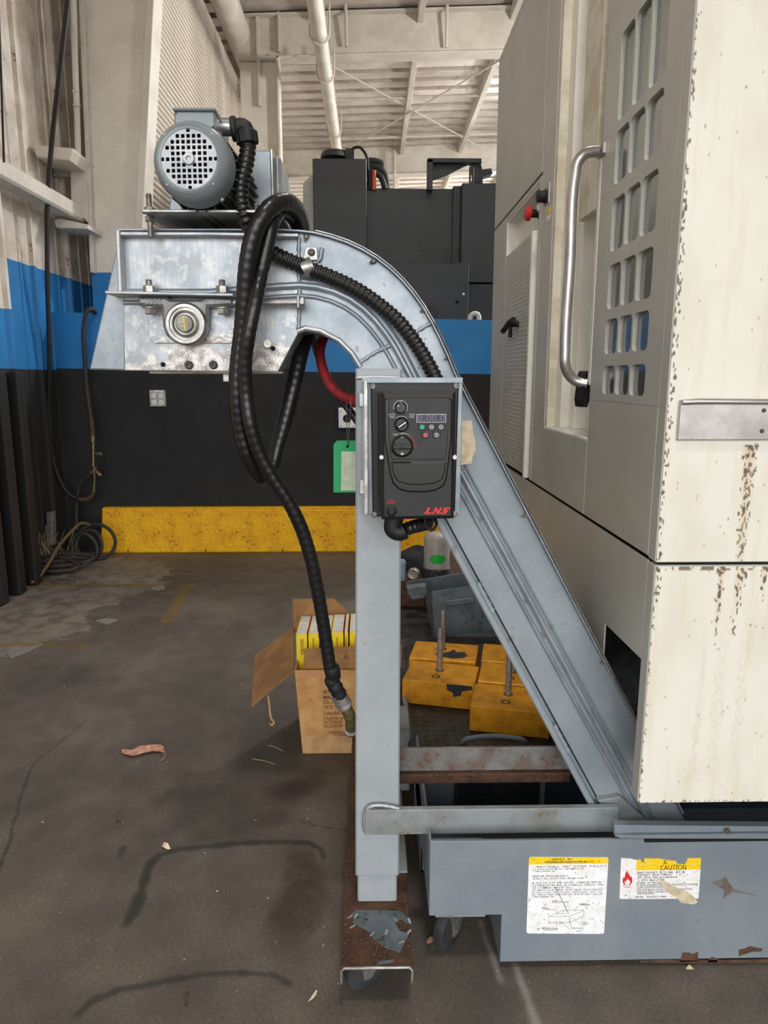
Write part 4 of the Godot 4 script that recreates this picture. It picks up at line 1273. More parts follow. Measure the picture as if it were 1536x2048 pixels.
# the variable-speed drive in its black case, on a sheet metal bracket
func build_drive(t: Node3D) -> void:
	var bracket := put(bx(-0.0175, 0.1902, 1.1119, 1.3997, -1.505, -1.5, 0.001), "drive_bracket", M.silver_blue, t)
	put(bx(-0.0143, -0.0058, 1.1141, 1.3956, -1.5, -1.482, 0.001), "bracket_fold", M.galv, bracket)
	put(bx(0.1785, 0.1902, 1.1119, 1.3997, -1.5, -1.488, 0.001), "bracket_fold", M.silver_blue, bracket)
	put(bx(-0.0175, 0.1902, 1.3895, 1.4007, -1.5, -1.484, 0.001), "bracket_fold", M.silver_blue, bracket)
	for y in [800, 975]:
		st_pad(bracket, y)
	var st := ms()
	prism(st, PackedVector2Array([Vector2(0, 1.3896), Vector2(0.1812, 1.3896), Vector2(0.1782, 1.1099), Vector2(0.0032, 1.1106)]), -1.50, -1.475, 0.003)
	var rim := put(st, "drive_flange", M.plastic, t)
	for p in PackedVector3Array([Vector3(0.005, 1.3826, -1.475), Vector3(0.1752, 1.3836, -1.475), Vector3(0.177, 1.1164, -1.475), Vector3(0.0074, 1.1159, -1.475)]):
		st = ms()
		lathe(st, PackedVector2Array([Vector2(0.0065, 0), Vector2(0.0065, 0.002), Vector2(0.0045, 0.004), Vector2(0.0022, 0.004), Vector2(0.002, 0.001), Vector2(0, 0.001)]), 14, facing(p, Vector3.BACK))
		put(st, "corner_screw", M.zinc, rim)
	st = ms()
	prism(st, PackedVector2Array([Vector2(0.0145, 1.373), Vector2(0.1625, 1.3748), Vector2(0.1642, 1.1746), Vector2(0.163, 1.1288), Vector2(0.0201, 1.1273), Vector2(0.0142, 1.1751)]), -1.476, -1.40, 0.004)
	var case_ := put(st, "drive_case", M.plastic, t, "black plastic drive case with knobs, display and red lettering")
	st = ms()
	prism(st, PackedVector2Array([Vector2(0.02, 1.3753), Vector2(0.1635, 1.3753), Vector2(0.1642, 1.1256), Vector2(0.0207, 1.1241), Vector2(0.0188, 1.1791)]), -1.40, -1.375, 0.007)
	put(st, "front_shell", M.plastic, case_)
	# U-shaped lip round the controls and the lower cover
	var lip := PackedVector2Array([Vector2(0.1558, 1.3583), Vector2(0.1562, 1.2819), Vector2(0.1529, 1.2431), Vector2(0.1486, 1.2088), Vector2(0.143, 1.1921), Vector2(0.1275, 1.1832), Vector2(0.106, 1.1793), Vector2(0.0716, 1.1804), Vector2(0.055, 1.1854), Vector2(0.0432, 1.1963), Vector2(0.0373, 1.214), Vector2(0.0324, 1.2434), Vector2(0.0266, 1.2821), Vector2(0.0256, 1.3584), Vector2(0.0304, 1.3622), Vector2(0.0925, 1.365), Vector2(0.1509, 1.3631)])
	st = ms()
	prism(st, lip, -1.376, -1.370, 0.003)
	put(st, "raised_lip", M.plastic_gloss, case_)
	var panel := PackedVector2Array([Vector2(0.0341, 1.3585), Vector2(0.0379, 1.3604), Vector2(0.0923, 1.3613), Vector2(0.1467, 1.3594), Vector2(0.1506, 1.3556), Vector2(0.1488, 1.2919), Vector2(0.1456, 1.2484), Vector2(0.1418, 1.2446), Vector2(0.042, 1.2448), Vector2(0.0381, 1.2487), Vector2(0.0342, 1.2921)])
	st = ms()
	prism(st, panel, -1.371, -1.3665, 0.0012)
	put(st, "control_panel", M.plastic_panel, case_)
	st = ms()
	prism(st, PackedVector2Array([Vector2(0.0391, 1.2399), Vector2(0.1458, 1.2397), Vector2(0.1432, 1.2192), Vector2(0.1385, 1.2045), Vector2(0.123, 1.1977), Vector2(0.0957, 1.1948), Vector2(0.0713, 1.1958), Vector2(0.0518, 1.2018), Vector2(0.044, 1.2146)]), -1.371, -1.3665, 0.002)
	put(st, "lower_cover", M.plastic_gloss, case_)
	var f := -1.366
	# potentiometer, selector and mains switch
	for k in [[801, 815, 0.0105], [803, 849, 0.0125], [804, 892, 0.0195]]:
		var c := Vector3.ZERO
		match k[0]:
			801: c = Vector3(0.057, 1.3445, -1.366)
			803: c = Vector3(0.059, 1.3122, -1.366)
			804: c = Vector3(0.0602, 1.2711, -1.366)
		var r: float = k[2]
		st = ms()
		lathe(st, PackedVector2Array([Vector2(r * 1.12, 0), Vector2(r * 1.12, 0.002), Vector2(r, 0.003), Vector2(r * 0.96, 0.009), Vector2(r * 0.86, 0.0105), Vector2(0, 0.0105)]), 32, facing(c, Vector3.BACK))
		var knob := put(st, "control_knob", M.plastic_gloss, case_)
		c.z += 0.0105
		if k[0] == 801:
			put(prism(ms(), disc(Vector2(c.x - r * 0.4, c.y + r * 0.3), 0.0012, 10), c.z - 0.0005, c.z + 0.0006), "knob_dot", M.white, knob)
			put(strip(ms(), arc(Vector2(c.x, c.y), r * 1.3, -0.7, PI * 1.1), 0.0, 0.0011, f - 0.001, f + 0.0005), "printed_arc", M.grey_print, case_)
		elif k[0] == 803:
			st = ms()
			box(st, Vector3(0, 0, 0.002), Vector3(r * 1.7, r * 0.5, 0.006), 0.0012, Transform3D(Basis(Vector3.BACK, 0.6), c))
			put(st, "knob_grip", M.plastic_gloss, knob)
			st = ms()
			box(st, Vector3(r * 0.1, 0, 0.0055), Vector3(r * 1.3, r * 0.16, 0.001), 0.0, Transform3D(Basis(Vector3.BACK, 0.6), c))
			put(st, "knob_pointer", M.white, knob)
			put(strip(ms(), arc(Vector2(c.x, c.y), r * 1.3, 0.8, PI - 0.8), 0.0, 0.0009, f - 0.001, f + 0.0005), "printed_arc", M.grey_print, case_)
		else:
			st = ms()
			box(st, Vector3(0, 0, 0.004), Vector3(r * 1.85, r * 0.5, 0.010), 0.002, Transform3D(Basis.IDENTITY, c))
			box(st, Vector3(r * 0.35, 0, 0.009), Vector3(r * 1.1, r * 0.36, 0.003), 0.001, Transform3D(Basis.IDENTITY, c))
			put(st, "switch_handle", M.plastic_panel, knob)
			put(prism(ms(), round_rect(c.x - 0.003, c.x + 0.003, c.y - r * 0.72 - 0.0022, c.y - r * 0.72 + 0.0022, 0.0014, 3), c.z - 0.0005, c.z + 0.0005), "lock_mark", M.grey_print, knob)
			put(strip(ms(), arc(Vector2(c.x, c.y), r * 1.28, 0.0, 0.9), 0.0, 0.0009, f - 0.001, f + 0.0005), "printed_arc", M.red, case_)
			put(strip(ms(), arc(Vector2(c.x, c.y), r * 1.28, 0.95, 1.6), 0.0, 0.0009, f - 0.001, f + 0.0005), "printed_arc", M.grey_print, case_)
	for w in [["AUTO", 777, 829, 0], ["FWD", 779, 834, 0], ["MAN", 818, 829, 0], ["FWD", 818, 834, 0], ["PWR", 786, 869, 0], ["OFF", 799, 867, 0], ["ON", 827, 893, 1]]:
		var p := Vector3(-0.7023, 2.0401, f)
		p.x = lerpf(0.0274, 0.1521, (w[1] - 770) / 130.0)
		p.y = lerpf(1.3586, 1.244, (w[2] - 800) / 120.0)
		lettering(w[0], p, 0.0036, M.red if w[3] else M.grey_print, case_)
	# display and keys
	var d0 := Vector3(0.0876, 1.3321, -1.366)
	var d1 := Vector3(0.1443, 1.3159, -1.366)
	put(bx(d0.x, d1.x, d1.y, d0.y, f - 0.001, f + 0.0006), "display_frame", M.grey_print, case_)
	put(bx(d0.x + 0.0012, d1.x - 0.0012, d1.y + 0.0012, d0.y - 0.0012, f - 0.001, f + 0.001), "display_glass", plain(c8(58, 54, 72), 0.12), case_)
	lettering("0.00.0", Vector3((d0.x + d1.x) / 2, (d0.y + d1.y) / 2, f + 0.001), 0.012, plain(c8(86, 80, 104), 0.4), case_, Basis.IDENTITY, true, 1.15, true, 0.0003)
	for k in PackedVector3Array([Vector3(0.0984, 1.3074, -1.366), Vector3(0.1166, 1.3074, -1.366), Vector3(0.1349, 1.3074, -1.366), Vector3(0.1053, 1.2921, -1.366), Vector3(0.1264, 1.2921, -1.366)]):
		var bl := Vector3(0.111, 1.2969, -1.366)
		var kind := 0 if k.x < 0.1022 and k.y > bl.y else (1 if k.y < bl.y and k.x < 0.1137 else 2)
		var key := put(prism(ms(), round_rect(k.x - 0.0075, k.x + 0.0075, k.y - 0.0062, k.y + 0.0062, 0.003, 4), f - 0.001, f + 0.0016, 0.0008), "key", M.plastic_panel, case_)
		var km: StandardMaterial3D = [plain(c8(40, 170, 124), 0.5), plain(c8(206, 70, 84), 0.5), M.grey_print][kind]
		put(strip(ms(), arc(Vector2(k.x, k.y), 0.0044, 0, TAU, 24), 0.0, 0.0011, f + 0.001, f + 0.0021), "key_ring", km, key)
		if kind < 2:
			put(prism(ms(), disc(Vector2(k.x, k.y), 0.003), f + 0.001, f + 0.002), "key_mark", km, key)
		else:
			var up: float = 1.0 if k.y > bl.y else -1.0
			var sh := PackedVector2Array([Vector2(k.x - 0.0022, k.y - 0.0014 * up), Vector2(k.x + 0.0022, k.y - 0.0014 * up), Vector2(k.x, k.y + 0.0024 * up)])
			if absf(k.x - 0.1166) < 0.004 and up > 0:
				sh = PackedVector2Array([Vector2(k.x - 0.0024, k.y - 0.001), Vector2(k.x + 0.0024, k.y - 0.001), Vector2(k.x + 0.0024, k.y + 0.0012), Vector2(k.x - 0.0024, k.y + 0.0012)])
			put(prism(ms(), sh, f + 0.001, f + 0.002), "key_mark", M.grey_print, key)
	for p in PackedVector3Array([Vector3(0.0208, 1.2488, -1.376), Vector3(0.163, 1.2485, -1.376)]):
		st = ms()
		lathe(st, PackedVector2Array([Vector2(0.0048, -0.004), Vector2(0.0048, 0.005), Vector2(0.004, 0.0065), Vector2(0.0015, 0.0065), Vector2(0.0012, 0.004), Vector2(0, 0.004)]), 14, facing(p, Vector3.BACK))
		put(st, "cover_screw", M.steel, case_)
	st = ms()
	var pg := Vector3(0.0405, 1.1419, -1.376)
	lathe(st, PackedVector2Array([Vector2(0.0105, 0), Vector2(0.0105, 0.003), Vector2(0.008, 0.006), Vector2(0.0045, 0.007), Vector2(0.0045, 0.011), Vector2(0, 0.011)]), 24, facing(pg, Vector3.BACK))
	put(st, "blanking_plug", M.rubber, case_)
	lettering("CAN", Vector3(0.0394, 1.1642, -1.3745), 0.0032, M.red, case_, Basis.IDENTITY, false, 1.0, true)
	lettering("MODBUS", Vector3(0.0394, 1.1592, -1.3745), 0.0032, M.red, case_, Basis.IDENTITY, false, 1.0, true)
	# the red maker's letters, slanted and solid
	var k1 := 0.1036
	var y0 := 1.1359
	var hh := 1.1489 - 1.1359
	var u := hh / 10.0
	for g in [[PackedVector2Array([Vector2(0, 0), Vector2(12.5, 0), Vector2(14, 2.6), Vector2(7.4, 2.6), Vector2(11.4, 10), Vector2(7.4, 10), Vector2(4.4, 4.5)]), 0.0], [PackedVector2Array([Vector2(0, 0), Vector2(3.6, 0), Vector2(6.4, 5.4), Vector2(8.4, 0), Vector2(11.8, 0), Vector2(17, 10), Vector2(13.6, 10), Vector2(10.6, 4.4), Vector2(8.6, 10), Vector2(5.4, 10)]), 12.6], [PackedVector2Array([Vector2(0, 0), Vector2(9.6, 0), Vector2(14.2, 5.8), Vector2(9.8, 5.8), Vector2(10.6, 7.6), Vector2(16.4, 7.6), Vector2(17.8, 10), Vector2(7.2, 10), Vector2(4.4, 4), Vector2(8.6, 4), Vector2(7.8, 2.4), Vector2(1.4, 2.4)]), 24.6]]:
		var q := PackedVector2Array()
		for p in g[0]:
			q.append(Vector2(k1 + (p.x * 0.92 + g[1]) * u * 1.0, y0 + p.y * u))
		put(prism(ms(), q, -1.3755, -1.3738), "lettering", M.red, case_)

func st_pad(bracket: MeshInstance3D, y: int) -> void:
	var yy := 1.3546 if y == 800 else 1.1699
	var st := ms()
	prism(st, round_rect(-0.0259, -0.0111, yy - 0.016, yy + 0.016, 0.005), -1.512, -1.499, 0.003)
	put(st, "weld_patch", M.silver, bracket)

# ------------------------------------------------------------------ the coolant tank
# a printed sheet: rows of small signs [v0, v1, u0, u1, signs], blocks of colour and tears
func sheet(w: int, h: int, ground: Callable, rows: Array, seed_: int) -> ImageTexture:
	var f := FastNoiseLite.new()
	f.seed = seed_
	f.frequency = 1.0
	f.fractal_octaves = 4
	return painted(w, h, func(u, v):
		var col: Color = ground.call(u, v)
		for r in rows:
			if v > r[0] and v < r[1] and u > r[2] and u < r[3]:
				var k: float = (u - r[2]) / (r[3] - r[2]) * r[4]
				var cell := int(k)
				var x: float = (k - cell) / 0.84
				var y: float = (v - r[0]) / (r[1] - r[0])
				var hsh := absi((cell * 7919 + int(r[0] * 997.0) * 104729 + seed_) * 2654435) % 65536
				if x < 1.0 and hsh % 9 != 0:
					var ink := false
					if hsh & 1 and absf(y - 0.25) < 0.09: ink = true
					if hsh & 2 and absf(y - 0.55) < 0.09: ink = true
					if hsh & 4 and absf(y - 0.88) < 0.09: ink = true
					if hsh & 8 and absf(x - 0.2) < 0.1: ink = true
					if hsh & 16 and absf(x - 0.52) < 0.1: ink = true
					if hsh & 32 and absf(x - 0.85) < 0.1: ink = true
					if hsh & 64 and absf(x - y) < 0.12: ink = true
					if ink:
						col = col.lerp(Color8(60, 58, 66), 0.75)
		var n: float = f.get_noise_2d(u * 5.0, v * 5.0)
		var n2: float = f.get_noise_2d(u * 14.0 + 30.0, v * 14.0)
		col = col.lerp(Color8(222, 214, 200), clampf(n * 0.7, 0, 0.4))
		if absf(n) < 0.010 and n2 > 0.16:
			col = col.lerp(Color8(96, 80, 62), 0.75)
		if n2 > 0.52:
			col = col.lerp(Color8(120, 108, 92), 0.7)
		return col)

func build_tank() -> void:
	var t := thing("coolant_tank", "long blue-grey steel coolant tank on casters with two worn stickers on its front", "tank", Vector3(0.8, 0, -2.0))
	var x0 := 0.134
	var x1 := 2.3
	var st := ms()
	var front := PackedVector2Array([Vector2(0.1315, 0.3475), Vector2(0.3059, 0.1496), Vector2(0.3098, 0.0208), Vector2(0.1339, 0.1497)])
	var top := 0.3453
	var step_y := 0.1497
	var low := 0.0208
	var step_x := front[1].x
	prism(st, PackedVector2Array([Vector2(x0, top), Vector2(x1, top), Vector2(x1, low), Vector2(step_x, low), Vector2(step_x, step_y), Vector2(x0, step_y)]), -1.478, -1.47, 0.0015)
	put(st, "front_plate", M.tank, t)
	put(bx(x0, x0 + 0.006, step_y, top - 0.01, -1.99, -1.476, 0.001), "side_plate", M.tank, t)
	put(bx(x0, x0 + 0.006, 0.05, 0.272, -3.6, -1.75, 0.001), "side_plate", M.tank, t)
	put(bx(x0, x1, 0.05, 0.056, -3.6, -1.75), "bottom_plate", M.tank, t)
	put(bx(x0, step_x, 0.05, step_y, -1.756, -1.75), "riser_plate", M.tank, t)
	put(bx(step_x, x1, low, low + 0.006, -1.75, -1.474), "bottom_plate", M.tank, t)
	put(bx(x0, step_x, step_y, step_y + 0.006, -1.75, -1.474), "bottom_plate", M.tank, t)
	put(bx(x1 - 0.006, x1, low, top, -3.1, -1.476), "side_plate", M.tank, t)
	put(bx(step_x, step_x + 0.006, low, step_y, -1.75, -1.476), "step_plate", M.tank, t)
	put(bx(x0, x1, 0.05, 0.27, -3.61, -3.6), "rear_plate", M.tank, t)
	put(bx(x0 + 0.006, 0.2637, 0.056, 0.272, -2.03, -2.02, 0.001), "baffle_plate", M.tank, t)
	put(bx(0.2637 - 0.004, 0.2637 + 0.004, 0.056, 0.272, -2.02, -2.0, 0.001), "baffle_edge", M.dark_steel, t)
	# woven filter screen between the baffles
	st = ms()
	for k in 40:
		var x := 0.2637 + 0.006 + k * 0.006
		box(st, Vector3(x, 0.165, -2.03), Vector3(0.0025, 0.215, 0.003))
	for k in 30:
		box(st, Vector3((0.2637 + 0.5286) / 2.0, 0.062 + k * 0.007, -2.028), Vector3(0.5286 - 0.2637, 0.0025, 0.003))
	var scr := put(st, "filter_screen", M.dark_iron, t)
	scr.set_meta("kind", "stuff")
	put(bx(0.2637, 0.5286, 0.056, 0.272, -2.06, -2.05), "screen_backing", M.black, t)
	put(bx(0.5317, x1 - 0.01, 0.056, 0.272, -2.03, -2.02, 0.001), "baffle_plate", worn(c8(64, 78, 92), c8(52, 64, 76), 55, 0.5, 0.1, 1.5), t)
	put(bx(0.5286 - 0.003, 0.5317 + 0.008, 0.056, 0.272, -2.02, -2.005, 0.001), "baffle_edge", M.tank, t)
	# rail along the top with a bolt
	st = ms()
	prism(st, PackedVector2Array([Vector2(0.5523, 0.3956), Vector2(1.0994, 0.3835), Vector2(1.1032, 0.3527), Vector2(0.5683, 0.3611), Vector2(0.5548, 0.374)]), -1.47, -1.45, 0.002)
	var rail := put(st, "top_rail", M.tank, t)
	put(bx(0.5534, x1, 0.3729, 0.3768, -1.455, -1.441, 0.001), "rail_fold", M.tank, rail)
	put(bx(0.6327, x1, 0.3413, 0.3504, -1.47, -1.464), "rail_gap", M.black, rail)
	st = ms()
	hexbolt(st, Vector3(0.813, 0.3795, -1.45), Vector3.BACK, 0.0065, 0.006, true, 0.004)
	put(st, "rail_bolt", M.zinc, rail)
	put(bx(0.1491, 0.2685, step_y - 0.008, step_y, -1.6, -1.474, 0.001), "caster_plate", M.paint_dirty, t)
	caster(t, Vector3(0.1906, 0.0408, -1.55), 0.052, 0.9, step_y - 0.006)
	caster(t, Vector3(2.1, 0, -2.9), 0.052, 0.4, step_y)
	caster(t, Vector3(0.25, 0, -2.95), 0.052, 0.2, step_y)
	# checker plate lid with raised lozenges and two lifting handles
	var lid := put(bx(x0 - 0.02, 1.2, 0.272, 0.28, -3.6, -1.985, 0.001), "checker_lid", M.tread, t)
	st = ms()
	for iz in 34:
		for ix in 36:
			var c := Vector3(x0 + 0.01 + ix * 0.03, 0.2806, -3.05 + iz * 0.032)
			box(st, Vector3.ZERO, Vector3(0.022, 0.002, 0.006), 0.0008, Transform3D(Basis(Vector3.UP, 0.75 if (ix + iz) % 2 else -0.75), c))
	var loz := put(st, "raised_lozenges", M.tread, lid)
	loz.set_meta("kind", "stuff")
	st = ms()
	tube(st, spline(PackedVector3Array([Vector3(0.2848, 0.278, -2.0394), Vector3(0.2804, 0.3, -2.0085), Vector3(0.287, 0.312, -2.0016), Vector3(0.3091, 0.314, -2.0067), Vector3(0.4395, 0.314, -2.0043), Vector3(0.4614, 0.312, -1.9984), Vector3(0.4725, 0.3, -2.0049), Vector3(0.4793, 0.278, -2.0327)]), 0.006), 0.008, 10)
	put(st, "lid_handle", M.tank, t)
	st = ms()
	tube(st, spline(PackedVector3Array([Vector3(x0 - 0.012, 0.278, -2.08), Vector3(x0 - 0.02, 0.31, -2.09), Vector3(x0 - 0.02, 0.32, -2.14), Vector3(x0 - 0.02, 0.32, -2.24), Vector3(x0 - 0.02, 0.31, -2.29), Vector3(x0 - 0.012, 0.278, -2.3)]), 0.006), 0.008, 10)
	put(st, "lid_handle", M.tank, t)
	# rust at the foot of the front plate and scraped paint
	for q in [PackedVector2Array([Vector2(0.7466, 0.0399), Vector2(0.7624, 0.0396), Vector2(0.7713, 0.0353), Vector2(0.7842, 0.0406), Vector2(0.7863, 0.0155), Vector2(0.7426, 0.0135)]), PackedVector2Array([Vector2(0.8114, 0.0206), Vector2(0.8195, 0.0261), Vector2(0.8345, 0.0216), Vector2(0.8329, 0.0119), Vector2(0.8109, 0.0123)]), PackedVector2Array([Vector2(0.8823, 0.0445), Vector2(0.8978, 0.0484), Vector2(0.9093, 0.0551), Vector2(0.9243, 0.0507), Vector2(0.9417, 0.0476), Vector2(0.9376, 0.0394), Vector2(0.9169, 0.0397), Vector2(0.8992, 0.0331), Vector2(0.8851, 0.0277)]), PackedVector2Array([Vector2(0.6449, 0.0194), Vector2(0.7177, 0.0209), Vector2(0.7423, 0.0177), Vector2(0.8397, 0.0174), Vector2(0.9617, 0.018), Vector2(0.9629, 0.0068), Vector2(0.6453, 0.0138)]), PackedVector2Array([Vector2(0.8204, 0.2358), Vector2(0.8338, 0.2449), Vector2(0.8425, 0.2275), Vector2(0.856, 0.2112), Vector2(0.9127, 0.1929), Vector2(0.8519, 0.2033), Vector2(0.8321, 0.1848), Vector2(0.8335, 0.2089), Vector2(0.797, 0.2308)])]:
		st = ms()
		prism(st, q, -1.4705, -1.4694)
		put(st, "rust_patch", M.rust if q.size() != 9 or q[0].y < 0.1 else M.rust_paint, t)
	put(bx(0.2988 - 0.08, 0.5814, 0.2737, 0.2751, -1.4705, -1.4695), "weld_line", M.paint_dirty, t)

	# first sticker
	var yel := Color8(248, 206, 16)
	var g1 := func(u: float, v: float) -> Color: return yel if v < 0.095 else Color8(240, 241, 242)
	var rows := [[0.02, 0.045, 0.25, 0.55, 9], [0.055, 0.078, 0.2, 0.73, 36], [0.113, 0.135, 0.06, 0.98, 44], [0.145, 0.163, 0.08, 0.7, 44], [0.172, 0.19, 0.08, 0.34, 18], [0.232, 0.254, 0.03, 0.5, 22], [0.265, 0.283, 0.06, 0.7, 46], [0.318, 0.340, 0.04, 0.95, 42], [0.350, 0.372, 0.06, 0.95, 41], [0.380, 0.402, 0.06, 0.54, 22], [0.412, 0.430, 0.06, 0.95, 62], [0.442, 0.460, 0.06, 0.95, 62], [0.470, 0.488, 0.06, 0.95, 62], [0.498, 0.516, 0.06, 0.34, 18], [0.553, 0.571, 0.32, 0.45, 6], [0.596, 0.614, 0.66, 0.78, 5], [0.64, 0.656, 0.19, 0.25, 3], [0.90, 0.92, 0.20, 0.36, 7], [0.838, 0.855, 0.7, 0.77, 3], [0.95, 0.966, 0.64, 0.7, 3]]
	st = ms()
	var s1 := PackedVector2Array([Vector2(0.3687, 0.3035), Vector2(0.5493, 0.2997), Vector2(0.5519, 0.2957), Vector2(0.5528, 0.0976), Vector2(0.5481, 0.0949), Vector2(0.3706, 0.0992), Vector2(0.3668, 0.1034), Vector2(0.3653, 0.2996)])
	prism(st, s1, -1.4702, -1.4690)
	var k1 := put(st, "sticker", printed(sheet(512, 512, g1, rows, 81), 0.45), t, "square white sticker with a yellow header, small print and a line drawing of the tank")
	var a1 := Vector3(0.364, 0.3037, -1.4688)
	var b1 := Vector3(0.5492, 0.3011, -1.4688)
	var c1 := Vector3(0.367, 0.0981, -1.4688)
	var at1 := func(u: float, v: float) -> Vector3: return a1 + (b1 - a1) * u + (c1 - a1) * v
	var ink := plain(c8(52, 50, 56), 0.6)
	for e in [["PREVENTATIVE INSPECTION OF COOLANT TANK", 0.20, 0.067, 0.023], ["COOLANT PUMP", 0.32, 0.585, 0.022], ["STRAINER", 0.68, 0.618, 0.022], ["COVER", 0.2, 0.672, 0.022], ["COOLANT TANK", 0.2, 0.935, 0.022], ["DRAIN", 0.71, 0.868, 0.022], ["OIL GAUGE", 0.59, 0.925, 0.022]]:
		lettering(e[0], at1.call(e[1], e[2]), e[3] * 0.172, ink, k1, Basis.IDENTITY, false, 1.0, false, 0.0003)
	# its drawing of a tank: bold lines as printed
	for e in [[0.28, 0.77, 0.55, 0.77], [0.28, 0.77, 0.28, 0.85], [0.28, 0.85, 0.55, 0.85], [0.55, 0.77, 0.55, 0.85], [0.55, 0.77, 0.73, 0.69], [0.55, 0.85, 0.73, 0.77], [0.73, 0.69, 0.73, 0.77], [0.28, 0.77, 0.46, 0.69], [0.46, 0.69, 0.73, 0.69], [0.37, 0.73, 0.5, 0.73], [0.47, 0.60, 0.54, 0.75], [0.36, 0.68, 0.24, 0.68], [0.40, 0.75, 0.36, 0.68], [0.60, 0.70, 0.66, 0.63], [0.38, 0.83, 0.39, 0.95], [0.22, 0.95, 0.39, 0.95], [0.42, 0.83, 0.56, 0.94], [0.62, 0.81, 0.70, 0.89], [0.70, 0.89, 0.76, 0.89], [0.55, 0.80, 0.58, 0.93]]:
		var p: Vector3 = at1.call(e[0], e[1])
		var q: Vector3 = at1.call(e[2], e[3])
		put(strip(ms(), PackedVector2Array([Vector2(p.x, p.y), Vector2(q.x, q.y)]), -0.0003, 0.0003, p.z - 0.0003, p.z), "drawn_line", ink, k1)
	# the long scratch across it
	put(strip(ms(), PackedVector2Array([Vector2(0.4294, 0.2265), Vector2(0.4347, 0.2131), Vector2(0.4477, 0.1889), Vector2(0.4636, 0.1536)]), -0.0006, 0.0006, -1.469, -1.4685), "scratch", plain(c8(70, 58, 48), 0.8), k1)

	# second sticker, torn
	var g2 := func(u: float, v: float) -> Color: return Color8(240, 240, 238) if u < 0.195 or v > 0.30 else yel
	var rows2 := [[0.33, 0.38, 0.21, 0.80, 21], [0.39, 0.435, 0.22, 0.64, 16], [0.45, 0.495, 0.22, 0.74, 19], [0.515, 0.56, 0.22, 0.56, 13], [0.575, 0.62, 0.22, 0.53, 12], [0.92, 0.96, 0.22, 0.6, 12], [0.06, 0.16, 0.53, 0.58, 2]]
	st = ms()
	prism(st, PackedVector2Array([Vector2(0.5811, 0.2979), Vector2(0.6024, 0.2963), Vector2(0.6168, 0.2922), Vector2(0.6273, 0.2933), Vector2(0.6315, 0.2841), Vector2(0.636, 0.2866), Vector2(0.6366, 0.2958), Vector2(0.6684, 0.2954), Vector2(0.6875, 0.2912), Vector2(0.7114, 0.2882), Vector2(0.7155, 0.2803), Vector2(0.7238, 0.2802), Vector2(0.7334, 0.2787), Vector2(0.7392, 0.2944), Vector2(0.7698, 0.2953), Vector2(0.7714, 0.2623), Vector2(0.7728, 0.1877), Vector2(0.6571, 0.1881), Vector2(0.5844, 0.1892)]), -1.4702, -1.4690)
	var k2 := put(st, "sticker", printed(sheet(512, 300, g2, rows2, 82), 0.45), t, "torn white sticker with a red flame and a yellow caution band")
	var a2 := Vector3(0.5787, 0.2981, -1.4688)
	var b2 := Vector3(0.7697, 0.2954, -1.4688)
	var c2 := Vector3(0.5843, 0.1894, -1.4688)
	var at2 := func(u: float, v: float) -> Vector3: return a2 + (b2 - a2) * u + (c2 - a2) * v
	lettering("CAUTION", at2.call(0.665, 0.235), 0.0125, plain(c8(40, 28, 22), 0.6), k2, Basis.IDENTITY, false, 0.85, true, 0.0003)
	for e in [["To help prevent fire while machine is running", 0.20, 0.655], ["• Use nonflammable coolant", 0.20, 0.71], ["• Do not leave combustible near machine", 0.20, 0.77], ["• Ensure that not the end mill inside", 0.20, 0.825], ["  the machine", 0.20, 0.87]]:
		lettering(e[0], at2.call(e[1], e[2]), 0.0052, ink, k2, Basis.IDENTITY, false, 1.0, false, 0.0003)
	var fl := PackedVector2Array()
	for p in [[0.06, 0.66], [0.035, 0.58], [0.04, 0.5], [0.055, 0.46], [0.06, 0.5], [0.07, 0.38], [0.095, 0.29], [0.10, 0.36], [0.12, 0.40], [0.13, 0.47], [0.14, 0.43], [0.155, 0.5], [0.155, 0.58], [0.14, 0.64], [0.11, 0.68], [0.08, 0.68]]:
		var w: Vector3 = at2.call(p[0], p[1])
		fl.append(Vector2(w.x, w.y))
	put(prism(ms(), fl, a2.z - 0.0004, a2.z), "printed_flame", M.red, k2)
	fl = PackedVector2Array()
	for p in [[0.075, 0.665], [0.058, 0.60], [0.065, 0.55], [0.075, 0.58], [0.085, 0.54], [0.10, 0.49], [0.11, 0.55], [0.12, 0.53], [0.13, 0.59], [0.12, 0.65], [0.1, 0.675]]:
		var w: Vector3 = at2.call(p[0], p[1])
		fl.append(Vector2(w.x, w.y))
	put(prism(ms(), fl, a2.z - 0.0002, a2.z + 0.0003), "printed_flame", M.label_white, k2)
	var f0: Vector3 = at2.call(0.05, 0.705)
	var f1: Vector3 = at2.call(0.14, 0.715)
	put(bx(f0.x, f1.x, f1.y, f0.y, a2.z - 0.0004, a2.z), "printed_bar", M.red, k2)
	st = ms()
	prism(st, PackedVector2Array([Vector2(0.6678, 0.2487), Vector2(0.6888, 0.2365), Vector2(0.7076, 0.2229), Vector2(0.7286, 0.2133), Vector2(0.7446, 0.2063), Vector2(0.7612, 0.1927), Vector2(0.7719, 0.1791), Vector2(0.7629, 0.1725), Vector2(0.7314, 0.177), Vector2(0.7234, 0.1879), Vector2(0.7033, 0.2016), Vector2(0.6835, 0.2286)]), -1.4695, -1.4675, 0.0006)
	put(st, "torn_flap", M.paper_old, k2)

# ------------------------------------------------------------------ the large cream machine
func side_of(x: float) -> Transform3D:      # local x = room z, local y = up, drawn out towards the left
	return Transform3D(Basis(Vector3(0, 0, 1), Vector3(0, 1, 0), Vector3(-1, 0, 0)), Vector3(x, 0, 0))

func pane(z0: float, z1: float, y0: float, y1: float, x := 0.566, thick := 0.04, ch := 0.003) -> SurfaceTool:
	return bx(x, x + thick, y0, y1, z0, z1, ch)

